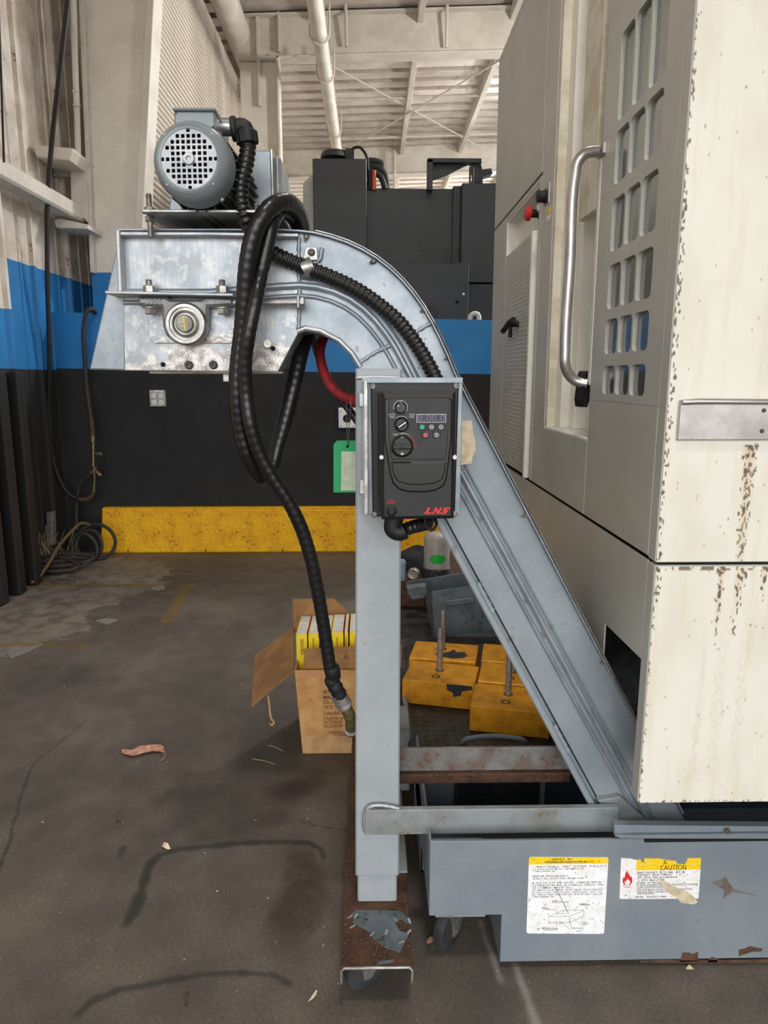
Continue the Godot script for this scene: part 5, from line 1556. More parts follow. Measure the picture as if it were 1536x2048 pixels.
func front_picture() -> ImageTexture:
	var f := FastNoiseLite.new()
	f.seed = 91
	f.frequency = 1.0
	f.fractal_octaves = 5
	return painted(480, 720, func(u, v):
		# u over 1.0 m from the left edge, v over 2.5 m from the top (3.0 m) down
		var x: float = u * 1.0
		var y: float = 3.0 - v * 2.5
		var n: float = f.get_noise_2d(x * 30.0, y * 22.0)
		var n2: float = f.get_noise_2d(x * 120.0 + 9.0, y * 60.0)
		var n3: float = f.get_noise_2d(x * 26.0, y * 2.2 + 40.0)
		var col := Color8(226, 223, 211).lerp(Color8(218, 213, 197), clampf(f.get_noise_2d(x * 6.0, y * 3.0) * 1.5, 0, 1))
		col = col.lerp(Color8(214, 200, 168), clampf(n3 * 1.4 - 0.25, 0, 0.35) * (1.0 if y < 1.04 else 0.5))
		# rust that ran down from the pull plate and from the seam
		for s in [[0.168, 1.27, 0.40, 0.016], [0.132, 1.03, 0.17, 0.009], [0.176, 1.03, 0.09, 0.009], [0.22, 1.03, 0.07, 0.009]]:
			var d: float = (s[1] - y) / s[2]
			if d > 0.0 and d < 1.0:
				var w: float = s[3] * (1.0 - d * 0.75)
				var k: float = 1.0 - absf(x - s[0] - n * 0.006) / w
				if k > 0.0:
					col = col.lerp(Color8(206, 170, 120), clampf(k, 0, 1) * 0.55 * (1.0 - d))
					if n2 + k * 0.3 - d * 0.15 > 0.30:
						col = col.lerp(Color8(84, 70, 62), 0.85)
		for s in [[0.150, 1.0, 0.55, 0.012], [0.195, 0.98, 0.5, 0.010], [0.11, 0.8, 0.3, 0.008]]:
			var d: float = (s[1] - y) / s[2]
			if d > 0.0 and d < 1.0 and absf(x - s[0] - n * 0.01) < s[3]:
				col = col.lerp(Color8(206, 178, 138), clampf(n2 * 0.5 + 0.14, 0, 0.3) * (1.0 - absf(d * 2.0 - 1.0)))
		# chips along the left edge and the seam
		if x < 0.008 + n * 0.008 and y < 1.75 and y > 0.95 and n2 > 0.14:
			col = Color8(88, 76, 66)
		if x < 0.004 + n * 0.004 and n2 > 0.25:
			col = Color8(110, 94, 80)
		if absf(y - 1.03) < 0.004 and n > 0.1 or y < 0.514 and n2 > 0.28:
			col = col.lerp(Color8(96, 84, 74), 0.8)
		if n2 > 0.52 and n > 0.3:
			col = col.lerp(Color8(120, 100, 84), 0.7)
		return col)

func front_panel(x0: float, x1: float, y0: float, y1: float, m: Material, called: String, parent: Node3D) -> MeshInstance3D:
	var st := bx(x0, x1, y0, y1, -1.40, -1.361, 0.003)
	var o := put(st, called, M.beige, parent)
	var s2 := ms()
	flat(s2)
	var uv := func(x: float, y: float) -> Vector2: return Vector2((x - 0.566) / 1.0, (3.0 - y) / 2.5)
	var e := 0.002
	tri(s2, Vector3(x0 + e, y0 + e, -1.36), Vector3(x1 - e, y0 + e, -1.36), Vector3(x1 - e, y1 - e, -1.36), uv.call(x0, y0), uv.call(x1, y0), uv.call(x1, y1))
	tri(s2, Vector3(x0 + e, y0 + e, -1.36), Vector3(x1 - e, y1 - e, -1.36), Vector3(x0 + e, y1 - e, -1.36), uv.call(x0, y0), uv.call(x1, y1), uv.call(x0, y1))
	put(s2, "worn_face", m, o)
	return o

func build_machine() -> void:
	var t := thing("milling_machine", "tall cream machine tool enclosure with a windowed sliding door and rust-streaked front corner", "machine", Vector3(1.3, 0, -2.4))
	var X := 0.566
	var top := 2.735
	var back := -3.40
	# front corner panels
	var fm := printed(front_picture(), 0.42)
	front_panel(X, 2.3, 1.038, 3.05, fm, "upper_front_panel", t)
	front_panel(X, 2.3, 0.509, 1.032, fm, "lower_front_panel", t)
	put(bx(X + 0.01, 2.3, 1.03, 1.04, -1.395, -1.37), "seam", M.black, t)
	# left side, from the front corner to the far end
	var st := ms()
	prism(st, PackedVector2Array([Vector2(-1.40, 0.82), Vector2(-1.40, 1.034), Vector2(back, 1.034), Vector2(back, 0.509), Vector2(-2.1, 0.509), Vector2(-2.1, 0.70), Vector2(-1.632, 0.70), Vector2(-1.632, 0.815)]), -0.004, 0.0, 0.0, side_of(X))
	put(st, "lower_side_panel", M.beige, t, "lower side panel with a cut-out for the conveyor")
	put(pane(-1.848, -1.40, 1.042, 1.345, X, 0.04, 0.002), "door_foot", M.beige, t)
	put(pane(-2.478, -1.85, 1.042, 1.242, X, 0.04, 0.002), "side_panel", M.beige, t)
	put(pane(-2.478, -2.322, 1.242, top + 0.3, X, 0.04, 0.002), "side_panel", M.beige, t)
	put(pane(back, -2.486, 2.064, top, X, 0.04, 0.002), "upper_side_panel", M.beige, t)
	put(bx(X + 0.012, X + 0.02, 1.03, 1.045, -3.38, -1.4), "seam_shadow", M.black, t)
	put(bx(X + 0.012, X + 0.02, 2.05, 2.07, -3.38, -2.48), "seam_shadow", M.black, t)
	put(bx(X + 0.012, X + 0.02, 1.04, 2.7, -2.488, -2.476), "seam_shadow", M.black, t)
	# the shell that closes it
	put(bx(X + 0.02, 2.3, 0.509, top, back - 0.02, back, 0.002), "rear_panel", M.beige, t)
	put(bx(X, 2.3, top, top + 0.03, back, -2.48, 0.002), "roof_panel", M.beige, t)
	put(bx(X + 0.02, 2.3, 3.0, 3.05, -2.5, -1.37, 0.002), "roof_panel", M.beige, t)
	put(bx(2.27, 2.3, 0.1, 3.05, back, -1.37, 0.002), "far_side_panel", M.beige, t)
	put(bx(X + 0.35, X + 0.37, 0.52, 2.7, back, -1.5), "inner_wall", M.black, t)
	put(bx(0.75, 2.2, 0.3, 0.62, -3.2, -2.2), "machine_bed", M.dark_iron, t)
	# recess with the emergency stop, its frame; the grille door below it
	put(pane(back, -3.095, 1.042, 2.056, X, 0.04, 0.002), "side_panel", M.beige, t)
	put(pane(-2.516, -2.486, 1.042, 2.056, X, 0.04, 0.002), "side_panel", M.beige, t)
	put(pane(-3.095, -2.516, 2.036, 2.056, X, 0.04, 0.002), "side_panel", M.beige, t)
	put(bx(X + 0.05, X + 0.055, 1.88, 2.05, -3.1, -2.5), "recess_back", M.cream, t)
	put(bx(X + 0.002, X + 0.055, 1.89, 2.036, -3.10, -3.092, 0.001), "recess_end", M.cream, t)
	put(bx(X + 0.002, X + 0.055, 1.89, 2.036, -2.52, -2.512, 0.001), "recess_end", M.cream, t)
	put(bx(X + 0.002, X + 0.055, 2.03, 2.038, -3.1, -2.512, 0.001), "recess_head", M.cream, t)
	var es := Vector3(X + 0.05, 1.965, -2.625)
	put(bx(es.x - 0.006, es.x + 0.002, 1.915, 2.02, -2.66, -2.575, 0.002), "stop_plate", M.dark_steel, t)
	st = ms()
	lathe(st, PackedVector2Array([Vector2(0, 0), Vector2(0.02, 0), Vector2(0.02, 0.025), Vector2(0.014, 0.028), Vector2(0.014, 0.05), Vector2(0, 0.05)]), 20, facing(es, Vector3.LEFT))
	var stop := put(st, "stop_collar", M.rubber, t)
	st = ms()
	lathe(st, PackedVector2Array([Vector2(0.012, 0.04), Vector2(0.013, 0.052), Vector2(0.024, 0.056), Vector2(0.025, 0.066), Vector2(0.02, 0.072), Vector2(0, 0.074)]), 24, facing(es, Vector3.LEFT))
	put(st, "stop_button", M.red, stop, "red mushroom stop button")
	put(bx(es.x - 0.035, es.x - 0.008, es.y + 0.002, es.y + 0.026, es.z + 0.004, es.z + 0.03, 0.003), "stop_guard", M.label_white, stop)
	# isolator knob with its small plates on the strip beside
	put(bx(X - 0.003, X + 0.001, 1.945, 2.005, -2.435, -2.375, 0.001), "switch_plate", M.stainless, t)
	st = ms()
	lathe(st, PackedVector2Array([Vector2(0, 0), Vector2(0.022, 0), Vector2(0.022, 0.006), Vector2(0.019, 0.008), Vector2(0.018, 0.03), Vector2(0, 0.032)]), 16, facing(Vector3(0.566, 1.9711, -2.4137), Vector3.LEFT))
	put(st, "isolator_knob", M.rubber, t)
	var lb := Vector3(0.566, 1.9152, -2.3714)
	put(bx(X - 0.001, X + 0.001, lb.y - 0.004, lb.y + 0.014, lb.z - 0.026, lb.z + 0.022), "small_label", M.yellow_label, t)
	put(bx(X - 0.001, X + 0.001, lb.y - 0.024, lb.y - 0.008, lb.z - 0.024, lb.z + 0.022), "small_label", M.label_white, t)
	# grille door with punched oblong holes
	st = ms()
	var gz0 := -3.00
	var gz1 := -2.625
	var gy0 := 0.98 + 0.07
	var gy1 := 1.79
	var nx := 20
	var ny := 48
	var xf := side_of(X + 0.004)
	for iy in ny:
		for ix in nx:
			var cx0 := lerpf(gz0, gz1, float(ix) / nx)
			var cx1 := lerpf(gz0, gz1, float(ix + 1) / nx)
			var cy0 := lerpf(gy0, gy1, float(iy) / ny)
			var cy1 := lerpf(gy0, gy1, float(iy + 1) / ny)
			var w := (cx1 - cx0) * 0.36
			var h := (cy1 - cy0) * 0.37
			holed_cell(st, cx0, cx1, cy0, cy1, round_rect((cx0 + cx1) / 2 - w, (cx0 + cx1) / 2 + w, (cy0 + cy1) / 2 - h, (cy0 + cy1) / 2 + h, w * 0.6, 1), -0.006, 0.004, xf)
	var door := put(st, "grille_door", M.beige, t, "grille door of punched oblong holes")
	put(bx(X, X + 0.012, gy1, 1.895, -3.09, -2.56, 0.001), "door_rail", M.beige, door)
	put(bx(X, X + 0.012, 1.042, gy1, -3.09, gz0, 0.001), "door_stile", M.beige, door)
	put(bx(X, X + 0.012, 1.042, gy1, gz1, -2.56, 0.001), "door_stile", M.beige, door)
	put(bx(X - 0.012, X + 0.012, 1.042, 1.893, -2.572, -2.545, 0.003), "door_edge", M.cream, door)
	put(bx(X + 0.03, X + 0.035, 1.04, 1.88, -3.09, -2.52), "filter_mat", M.dark_iron, t)
	# black T-handle latch
	var lt := Vector3(0.566, 1.6021, -2.7885)
	st = ms()
	cyl(st, lt, lt + Vector3(-0.035, 0, 0), 0.012, 14, 0.002)
	tube(st, spline(PackedVector3Array([lt + Vector3(-0.03, 0.012, 0.05), lt + Vector3(-0.036, 0.004, 0.0), lt + Vector3(-0.038, -0.012, -0.07), lt + Vector3(-0.04, -0.02, -0.10)]), 0.01), 0.011, 10)
	tube(st, PackedVector3Array([lt + Vector3(-0.03, 0, 0.0), lt + Vector3(-0.03, -0.05, -0.005)]), 0.008, 8)
	put(st, "latch_handle", M.rubber, t)
	# door opening: inner frame, track box, white back
	put(bx(X + 0.10, X + 0.105, 1.242, 3.0, -2.32, -1.75), "opening_back", worn(c8(222, 228, 226), c8(232, 236, 232), 56, 0.3), t)
	put(bx(X, X + 0.10, 1.235, 1.245, -2.322, -1.848, 0.002), "opening_sill", M.cream, t)
	put(bx(X + 0.002, X + 0.03, 1.245, 3.0, -2.325, -2.295, 0.002), "opening_jamb", M.cream_worn, t)
	put(bx(X + 0.03, X + 0.06, 1.245, 3.0, -2.325, -2.24, 0.002), "opening_jamb", M.cream, t)
	put(bx(X + 0.06, X + 0.1, 1.245, 3.0, -2.325, -2.19, 0.002), "opening_jamb", M.cream, t)
	put(bx(X + 0.02, X + 0.1, 1.83, 3.0, -2.10, -1.96, 0.003), "track_box", M.cream_worn, t)
	put(bx(X + 0.02, X + 0.024, 1.83, 3.0, -2.042, -2.036, 0.001), "track_seam", M.zinc, t)
	put(bx(X - 0.001, X + 0.04, 1.38, 1.945, -1.872, -1.848, 0.003), "door_edge", M.cream, t)
	put(bx(X + 0.0, X + 0.04, 1.945, 3.0, -1.852, -1.846, 0.002), "door_edge", M.beige, t)
	# sliding door with eighteen small panes
	var rows := [[1.362, 1.428], [1.456, 1.536], [1.560, 1.660], [1.690, 1.806], [1.838, 1.952], [1.974, 2.156]]
	var cols := [[-1.750, -1.668], [-1.658, -1.576], [-1.566, -1.480]]
	st = ms()
	var xd := side_of(X)
	var ye := [1.345, 1.442, 1.548, 1.675, 1.822, 1.963, 2.2]
	var ze := [-1.79, -1.663, -1.571, -1.44]
	for r in 6:
		for c in 3:
			holed_cell(st, ze[c], ze[c + 1], ye[r], ye[r + 1], round_rect(cols[c][0], cols[c][1], rows[r][0], rows[r][1], 0.014, 4), -0.014, 0.0, xd)
	var sl := put(st, "sliding_door", M.beige, t, "sliding door pierced by eighteen small panes")
	put(pane(-1.848, -1.79, 1.345, 2.2, X, 0.022, 0.0), "door_stile", M.beige, sl)
	put(pane(-1.44, -1.40, 1.345, 2.2, X, 0.022, 0.0), "door_stile", M.beige, sl)
	put(pane(-1.848, -1.40, 2.2, 3.05, X, 0.03, 0.0), "door_head", M.beige, sl)
	for r in 6:
		for c in 3:
			put(bx(X + 0.009, X + 0.014, rows[r][0] - 0.004, rows[r][1] + 0.004, cols[c][0] - 0.004, cols[c][1] + 0.004), "pane", M.glass_dark, sl)
	# tubular handle
	st = ms()
	tube(st, spline(PackedVector3Array([Vector3(0.5647, 1.9397, -1.845), Vector3(0.5509, 1.9439, -1.86), Vector3(0.5284, 1.9413, -1.875), Vector3(0.5134, 1.9231, -1.88), Vector3(0.5097, 1.8976, -1.88), Vector3(0.5072, 1.6938, -1.88), Vector3(0.5053, 1.4647, -1.88), Vector3(0.5067, 1.4354, -1.88), Vector3(0.52, 1.4073, -1.885), Vector3(0.5392, 1.3919, -1.885), Vector3(0.5682, 1.3855, -1.875)]), 0.012), 0.0135, 14)
	put(st, "door_handle", M.stainless, t, "long bent stainless tube handle")
	put(bx(0.5621 - 0.004, 0.5621 + 0.004, 1.9295, 1.9543, -1.87, -1.82, 0.001), "handle_plate", M.stainless, t)
	st = ms()
	hexbolt(st, Vector3(0.5636, 1.9385, -1.845), Vector3(0.8, 0, 0.6), 0.007, 0.01, false)
	hexbolt(st, Vector3(0.564, 1.3855, -1.87), Vector3(0.8, 0, 0.6), 0.007, 0.01, false)
	put(st, "handle_bolts", M.dark_steel, t)
	# stainless recessed pull on the front
	var p0 := Vector3(0.5875, 1.2823, -1.36)
	var p1 := Vector3(0.8218, 1.3583, -1.36)
	st = bx(p0.x, p1.x, p0.y, p1.y, -1.365, -1.352, 0.002)
	var pull := put(st, "pull_plate", M.stainless, t, "brushed stainless finger pull")
	st = ms()
	tube(st, PackedVector3Array([Vector3(p0.x + 0.004, p1.y - 0.004, -1.350), Vector3(p0.x + 0.03, p1.y - 0.002, -1.344), Vector3(p0.x + 0.06, p1.y - 0.002, -1.342), Vector3(p1.x, p1.y - 0.003, -1.342)]), 0.0055, 10)
	put(st, "pull_lip", M.stainless, pull)
	for p in PackedVector3Array([Vector3(0.7494, 1.3389, -1.3515), Vector3(0.7495, 1.2999, -1.3515)]):
		st = ms()
		lathe(st, PackedVector2Array([Vector2(0.0042, 0), Vector2(0.0036, 0.0016), Vector2(0, 0.002)]), 12, facing(p, Vector3.BACK))
		put(st, "rivet", M.dark_steel, pull)
	# strap of black webbing looped on the handle
	st = ms()
	var q0 := Vector3(0.557, 1.4048, -1.885)
	var lp := PackedVector2Array([Vector2(-0.004, 0.004), Vector2(-0.008, -0.02), Vector2(-0.012, -0.06), Vector2(-0.008, -0.078), Vector2(0.006, -0.080), Vector2(0.012, -0.066), Vector2(0.014, -0.03), Vector2(0.016, 0.002), Vector2(0.010, 0.012), Vector2(0.0, 0.012), Vector2(-0.004, 0.004)])
	strip(st, lp, -0.0012, 0.0012, -0.014, 0.014, 0.0, Transform3D(Basis(Vector3.UP, 0.5), q0))
	solo(st, "strap_loop", M.rubber, "loop of black webbing hanging from the lower end of the machine's stainless door handle", "strap")

# ------------------------------------------------------------------ the charcoal machine beyond the low wall
func build_far_machine() -> void:
	var t := thing("charcoal_machine", "charcoal grey machine tool standing beyond the low blue and black wall", "machine", Vector3(0.2, 0, -8.2))
	var za := -7.2
	put(bx(-0.5399, -0.0295, 0.0, 3.4312, -9.4, za, 0.006), "tall_cabinet", M.charcoal, t)
	put(bx(-0.0348, 0.8127, 0.2, 3.1939, -9.2, -7.3, 0.006), "middle_panel", M.charcoal, t)
	put(bx(0.0581, 0.7489, 2.3474, 2.6286, -7.3, -7.292, 0.003), "cover_plate", M.charcoal, t)
	put(bx(0.7974, 0.8998, 0.2, 3.2061, -9.0, -7.25, 0.006), "side_column", M.charcoal, t)
	put(bx(0.8668, 1.4313, 2.2963 + 0.004, 3.1961, -9.0, -7.1, 0.006), "side_cabinet", M.charcoal, t)
	put(bx(0.9433, 1.4313, 0.2, 2.2963 - 0.004, -9.0, -7.12, 0.006), "side_cabinet", M.charcoal, t)
	put(bx(0.115, 0.9213, 0.2, 2.4481, -7.3, -6.9, 0.005), "lower_guard", M.charcoal, t)
	var st := ms()
	cyl(st, Vector3(0.8147, 2.1, -6.905), Vector3(0.8136, 2.099, -6.895), 0.016, 14)
	put(st, "guard_hole", M.black, t)
	st = ms()
	cyl(st, Vector3(0.8744, 2.1724, -6.905), Vector3(0.8729, 2.171, -6.893), 0.012, 12, 0.003)
	put(st, "guard_button", M.white, t)
	st = ms()
	prism(st, PackedVector2Array([Vector2(-0.6972, 1.9378), Vector2(-0.6681, 3.3143), Vector2(-0.5564, 3.4175), Vector2(-0.5365, 3.4176), Vector2(-0.5627, 1.938)]), -9.0, -7.6, 0.004)
	put(st, "pale_side", M.beige, t)
	# open frame on top at the right
	put(bx(0.546, 1.0629, 3.4015, 3.4411, -7.3, -7.2, 0.004), "top_frame", M.charcoal, t)
	put(bx(0.546, 0.5981, 3.1577, 3.4323, -7.3, -7.2, 0.004), "top_frame", M.charcoal, t)
	st = ms()
	prism(st, PackedVector2Array([Vector2(0.5845, 3.42), Vector2(0.996, 3.4222), Vector2(0.9105, 3.3906), Vector2(0.7442, 3.3094), Vector2(0.6057, 3.2639)]), -7.3, -7.27, 0.003)
	put(st, "frame_web", M.charcoal, t)
	st = ms()
	prism(st, PackedVector2Array([Vector2(0.9739, 3.4298), Vector2(1.0601, 3.4214), Vector2(1.0808, 3.3593), Vector2(1.1667, 3.3686), Vector2(1.1774, 3.3286), Vector2(1.0824, 3.2969), Vector2(1.084, 3.2342), Vector2(0.9784, 3.2337), Vector2(0.9959, 3.3054)]), -7.4, -7.25, 0.006)
	put(st, "drive_bracket", M.dark_iron, t)
	for x in [940, 946]:
		st = ms()
		cyl(st, Vector3(lerpf(0.9536, 0.9822, (x - 940) / 6.0), 3.2171, -7.22), Vector3(lerpf(0.9536, 0.9822, (x - 940) / 6.0), 3.3683, -7.22), 0.01, 8)
		put(st, "stay_rod", M.dark_steel, t)
	# fan, junction box, hoses on the tall cabinet
	st = ms()
	lathe(st, PackedVector2Array([Vector2(0.14, 0), Vector2(0.14, 0.03), Vector2(0.12, 0.06), Vector2(0.05, 0.07), Vector2(0, 0.07)]), 24, facing(Vector3(-0.341, 3.511, -7.5), Vector3.UP))
	put(st, "roof_fan", M.dark_iron, t)
	put(bx(-0.2389, -0.1471, 3.4837, 3.5826, -7.5, -7.4, 0.006), "junction_box", M.dark_iron, t)
	for h in [[PackedVector3Array([Vector3(-0.1652, 3.5635, -7.35), Vector3(-0.1123, 3.5771, -7.35), Vector3(-0.0593, 3.5272, -7.3), Vector3(-0.0214, 3.4335, -7.25), Vector3(-0.017, 3.3449, -7.25)]), 0.013, "rubber"], [PackedVector3Array([Vector3(-0.0218, 3.4665, -7.4), Vector3(0.0509, 3.4669, -7.4), Vector3(0.1236, 3.4311, -7.4), Vector3(0.0993, 3.4038, -7.4)]), 0.03, "hose_old"], [PackedVector3Array([Vector3(-0.0219, 3.3942, -7.35), Vector3(0.0745, 3.3902, -7.35), Vector3(0.1373, 3.3364, -7.35), Vector3(0.1664, 3.2006, -7.35)]), 0.035, "rubber"], [PackedVector3Array([Vector3(-0.022, 3.3359, -7.3), Vector3(0.026, 3.3406, -7.3), Vector3(0.0979, 3.3051, -7.3), Vector3(0.146, 3.1883, -7.3)]), 0.03, "rubber"], [PackedVector3Array([Vector3(-0.0075, 3.3583, -7.3), Vector3(0.0017, 3.2687, -7.3), Vector3(-0.0082, 3.1786, -7.3)]), 0.03, "rubber"]]:
		st = ms()
		tube(st, spline(h[0], 0.02), h[1], 8)
		put(st, "machine_hose", M[h[2]], t)
	st = ms()
	tube(st, PackedVector3Array([Vector3(0.0403, 3.3487, -7.28), Vector3(0.0398, 3.1739, -7.28)]), 0.022, 8)
	put(st, "orange_hose", plain(c8(196, 84, 48), 0.5), t)
	st = ms()
	tube(st, spline(PackedVector3Array([Vector3(0.8995, 1.904, -6.6), Vector3(0.903, 1.9477, -6.6), Vector3(0.9341, 1.9695, -6.6), Vector3(0.9704, 1.9609, -6.6), Vector3(0.9767, 1.891, -6.6)]), 0.02), 0.022, 10)
	put(st, "drain_elbow", M.steel_white, t)
	st = ms()
	prism(st, PackedVector2Array([Vector2(0.5382, 2.0535), Vector2(0.6128, 2.0581), Vector2(0.6412, 2.0311), Vector2(0.6431, 1.8955), Vector2(0.5681, 1.8954)]), -6.9, -6.85, 0.006)
	put(st, "limit_switch", M.dark_iron, t)
	put(bx(-1.0833, -0.9752, 0.2, 3.4989, -9.3, -9.0, 0.01), "white_post", M.steel_white, t)

# ------------------------------------------------------------------ hoses and what hangs on them
func build_hoses() -> void:
	var ribs := [1.0, 1.0, 0.9, 0.84, 0.9]
	var fine := [1.0, 1.0, 1.0, 0.955]
	# corrugated conduit from the motor to the drive
	var t := thing("corrugated_conduit", "ribbed black conduit from the motor's terminal box over the curved neck to the drive", "conduit", Vector3(-0.2331, 1.8648, -1.5))
	var st := ms()
	tube(st, spline(PackedVector3Array([Vector3(-0.242, 1.8728, -1.52), Vector3(-0.2408, 1.8527, -1.52), Vector3(-0.245, 1.8191, -1.515), Vector3(-0.2556, 1.776, -1.51), Vector3(-0.2568, 1.7434, -1.51), Vector3(-0.2489, 1.7115, -1.515), Vector3(-0.233, 1.6819, -1.535), Vector3(-0.2076, 1.6586, -1.552), Vector3(-0.172, 1.6412, -1.554), Vector3(-0.1256, 1.6235, -1.555), Vector3(-0.0758, 1.6046, -1.555), Vector3(-0.0267, 1.5816, -1.555), Vector3(0.0206, 1.5502, -1.555), Vector3(0.0598, 1.5175, -1.555), Vector3(0.0931, 1.4773, -1.555), Vector3(0.1188, 1.4375, -1.55), Vector3(0.1398, 1.3955, -1.54), Vector3(0.1479, 1.3641, -1.53)]), 0.0022), 0.0165, 14, ribs)
	put(st, "ribbed_hose", M.conduit, t)
	st = ms()
	tube(st, spline(PackedVector3Array([Vector3(-0.2672, 1.8827, -1.52), Vector3(-0.2552, 1.8873, -1.52), Vector3(-0.2455, 1.8856, -1.52), Vector3(-0.2419, 1.8746, -1.52)]), 0.004), 0.0145, 14)
	put(st, "elbow", M.rubber, t)
	for e in [[Vector3(-0.2721, 1.8818, -1.52), Vector3(-0.2613, 1.8827, -1.52), 0.024, 8], [Vector3(-0.2438, 1.8783, -1.52), Vector3(-0.2407, 1.8536, -1.52), 0.0205, 16]]:
		st = ms()
		cyl(st, e[0], e[1], e[2], e[3], 0.002)
		put(st, "union_nut", M.rubber, t)
	for k in 12:
		st = ms()
		var ax := facing(Vector3(-0.2423, 1.8655, -1.52), Vector3(-0.2407, 1.8536, -1.52) - Vector3(-0.2438, 1.8783, -1.52))
		box(st, Vector3(0.0205, 0, 0), Vector3(0.003, 0.004, 0.022), 0.001, ax * Transform3D(Basis(Vector3.BACK, TAU * k / 12.0), Vector3.ZERO))
		put(st, "grip_rib", M.rubber, t)
	# its clamp is screwed to the neck
	var con := get_node("chip_conveyor")
	st = ms()
	prism(st, PackedVector2Array([Vector2(-0.1347, 1.6705), Vector2(-0.1116, 1.6696), Vector2(-0.11, 1.6445), Vector2(-0.129, 1.6424), Vector2(-0.1415, 1.6484)]), -1.58, -1.572, 0.001)
	var cl := put(st, "conduit_clamp", M.galv, con)
	st = ms()
	strip(st, PackedVector2Array([Vector2(-0.020, -0.024), Vector2(-0.019, 0.0), Vector2(-0.012, 0.014), Vector2(0.0, 0.0195), Vector2(0.012, 0.014), Vector2(0.019, 0.0), Vector2(0.020, -0.024)]), -0.0018, 0.0, -0.012, 0.012, 0.0005, Transform3D(Basis(Vector3(-0.42, 0.90, 0).normalized(), Vector3.BACK, Vector3(0.90, 0.42, 0).normalized()), Vector3(-0.1298, 1.6265, -1.555)))
	put(st, "clamp_saddle", M.galv, cl)
	st = ms()
	hexbolt(st, Vector3(-0.1232, 1.6592, -1.572), Vector3.BACK, 0.006, 0.006, true)
	put(st, "clamp_screw", M.dark_steel, cl)
	st = ms()
	tube(st, spline(PackedVector3Array([Vector3(-0.1013, 1.6689, -1.576), Vector3(-0.1035, 1.6587, -1.575), Vector3(-0.1058, 1.6466, -1.575), Vector3(-0.1123, 1.6407, -1.576)]), 0.006), 0.005, 7)
	put(st, "weld_bead", M.silver_blue, con)

	# plain black hose: one loop thrown over the conveyor, the rest hanging with a fitting
	st = ms()
	tube(st, spline(PackedVector3Array([Vector3(-0.1712, 1.7104, -1.92), Vector3(-0.1553, 1.7254, -1.74), Vector3(-0.1519, 1.7418, -1.66), Vector3(-0.1566, 1.7499, -1.58), Vector3(-0.1725, 1.747, -1.52), Vector3(-0.1918, 1.7326, -1.49), Vector3(-0.213, 1.7052, -1.475), Vector3(-0.2309, 1.6681, -1.475), Vector3(-0.2444, 1.6153, -1.48), Vector3(-0.2533, 1.5541, -1.49), Vector3(-0.2624, 1.4911, -1.5), Vector3(-0.274, 1.4261, -1.505), Vector3(-0.2797, 1.3544, -1.51), Vector3(-0.2756, 1.289, -1.52), Vector3(-0.2634, 1.2314, -1.53), Vector3(-0.2495, 1.1951, -1.55), Vector3(-0.2401, 1.1809, -1.58), Vector3(-0.2283, 1.1939, -1.61), Vector3(-0.2123, 1.2489, -1.63), Vector3(-0.1935, 1.316, -1.65), Vector3(-0.1742, 1.3951, -1.67), Vector3(-0.1595, 1.4638, -1.7), Vector3(-0.1473, 1.5129, -1.76), Vector3(-0.1453, 1.5393, -1.8)]), 0.0045), 0.0178, 16, fine)
	solo(st, "looped_hose", M.hose, "thick smooth black hose looped over the conveyor neck and below the silver head", "hose")
	t = thing("hanging_hose", "black hose hanging in front of the cardboard box with a metal elbow at its end", "hose", Vector3(-0.0909, 0.7307, -1.56))
	st = ms()
	tube(st, spline(PackedVector3Array([Vector3(-0.1827, 1.7276, -1.95), Vector3(-0.1665, 1.7291, -1.76), Vector3(-0.1683, 1.7438, -1.67), Vector3(-0.1778, 1.7443, -1.6), Vector3(-0.1886, 1.7285, -1.54), Vector3(-0.1975, 1.7012, -1.51), Vector3(-0.2069, 1.6622, -1.505), Vector3(-0.2199, 1.6086, -1.5), Vector3(-0.23, 1.5478, -1.475), Vector3(-0.2443, 1.4864, -1.47), Vector3(-0.255, 1.4307, -1.48), Vector3(-0.2569, 1.3703, -1.49), Vector3(-0.2508, 1.3088, -1.49), Vector3(-0.2358, 1.2452, -1.5), Vector3(-0.2103, 1.1906, -1.51), Vector3(-0.1807, 1.1399, -1.52), Vector3(-0.1559, 1.0824, -1.53), Vector3(-0.1362, 1.012, -1.54), Vector3(-0.1217, 0.9278, -1.55), Vector3(-0.1102, 0.841, -1.56), Vector3(-0.097, 0.7336, -1.565)]), 0.0045), 0.0152, 16, fine)
	put(st, "hose_run", M.hose, t)
	st = ms()
	lathe(st, PackedVector2Array([Vector2(0, 0), Vector2(0.017, 0), Vector2(0.0185, 0.003), Vector2(0.0185, 0.022), Vector2(0.017, 0.024), Vector2(0.0165, 0.032), Vector2(0, 0.032)]), 18, facing(Vector3(-0.0946, 0.7373, -1.565), Vector3(-0.0883, 0.7039, -1.57) - Vector3(-0.0958, 0.7373, -1.565)))
	put(st, "union_nut", M.rubber, t)
	st = ms()
	tube(st, spline(PackedVector3Array([Vector3(-0.0906, 0.7077, -1.57), Vector3(-0.0931, 0.6965, -1.57), Vector3(-0.0862, 0.6864, -1.57), Vector3(-0.0794, 0.6703, -1.572), Vector3(-0.0726, 0.6574, -1.575)]), 0.004), 0.0175, 14, [1.0, 0.93, 1.05, 0.97, 0.9])
	put(st, "taped_joint", M.rubber, t)
	st = ms()
	lathe(st, PackedVector2Array([Vector2(0, 0), Vector2(0.0185, 0), Vector2(0.0185, 0.034), Vector2(0.0195, 0.035), Vector2(0.0195, 0.042), Vector2(0.016, 0.044), Vector2(0, 0.044)]), 24, facing(Vector3(-0.0808, 0.6663, -1.575), Vector3(-0.059, 0.6205, -1.585) - Vector3(-0.0808, 0.6663, -1.575)))
	put(st, "ferrule", M.galv, t)
	st = ms()
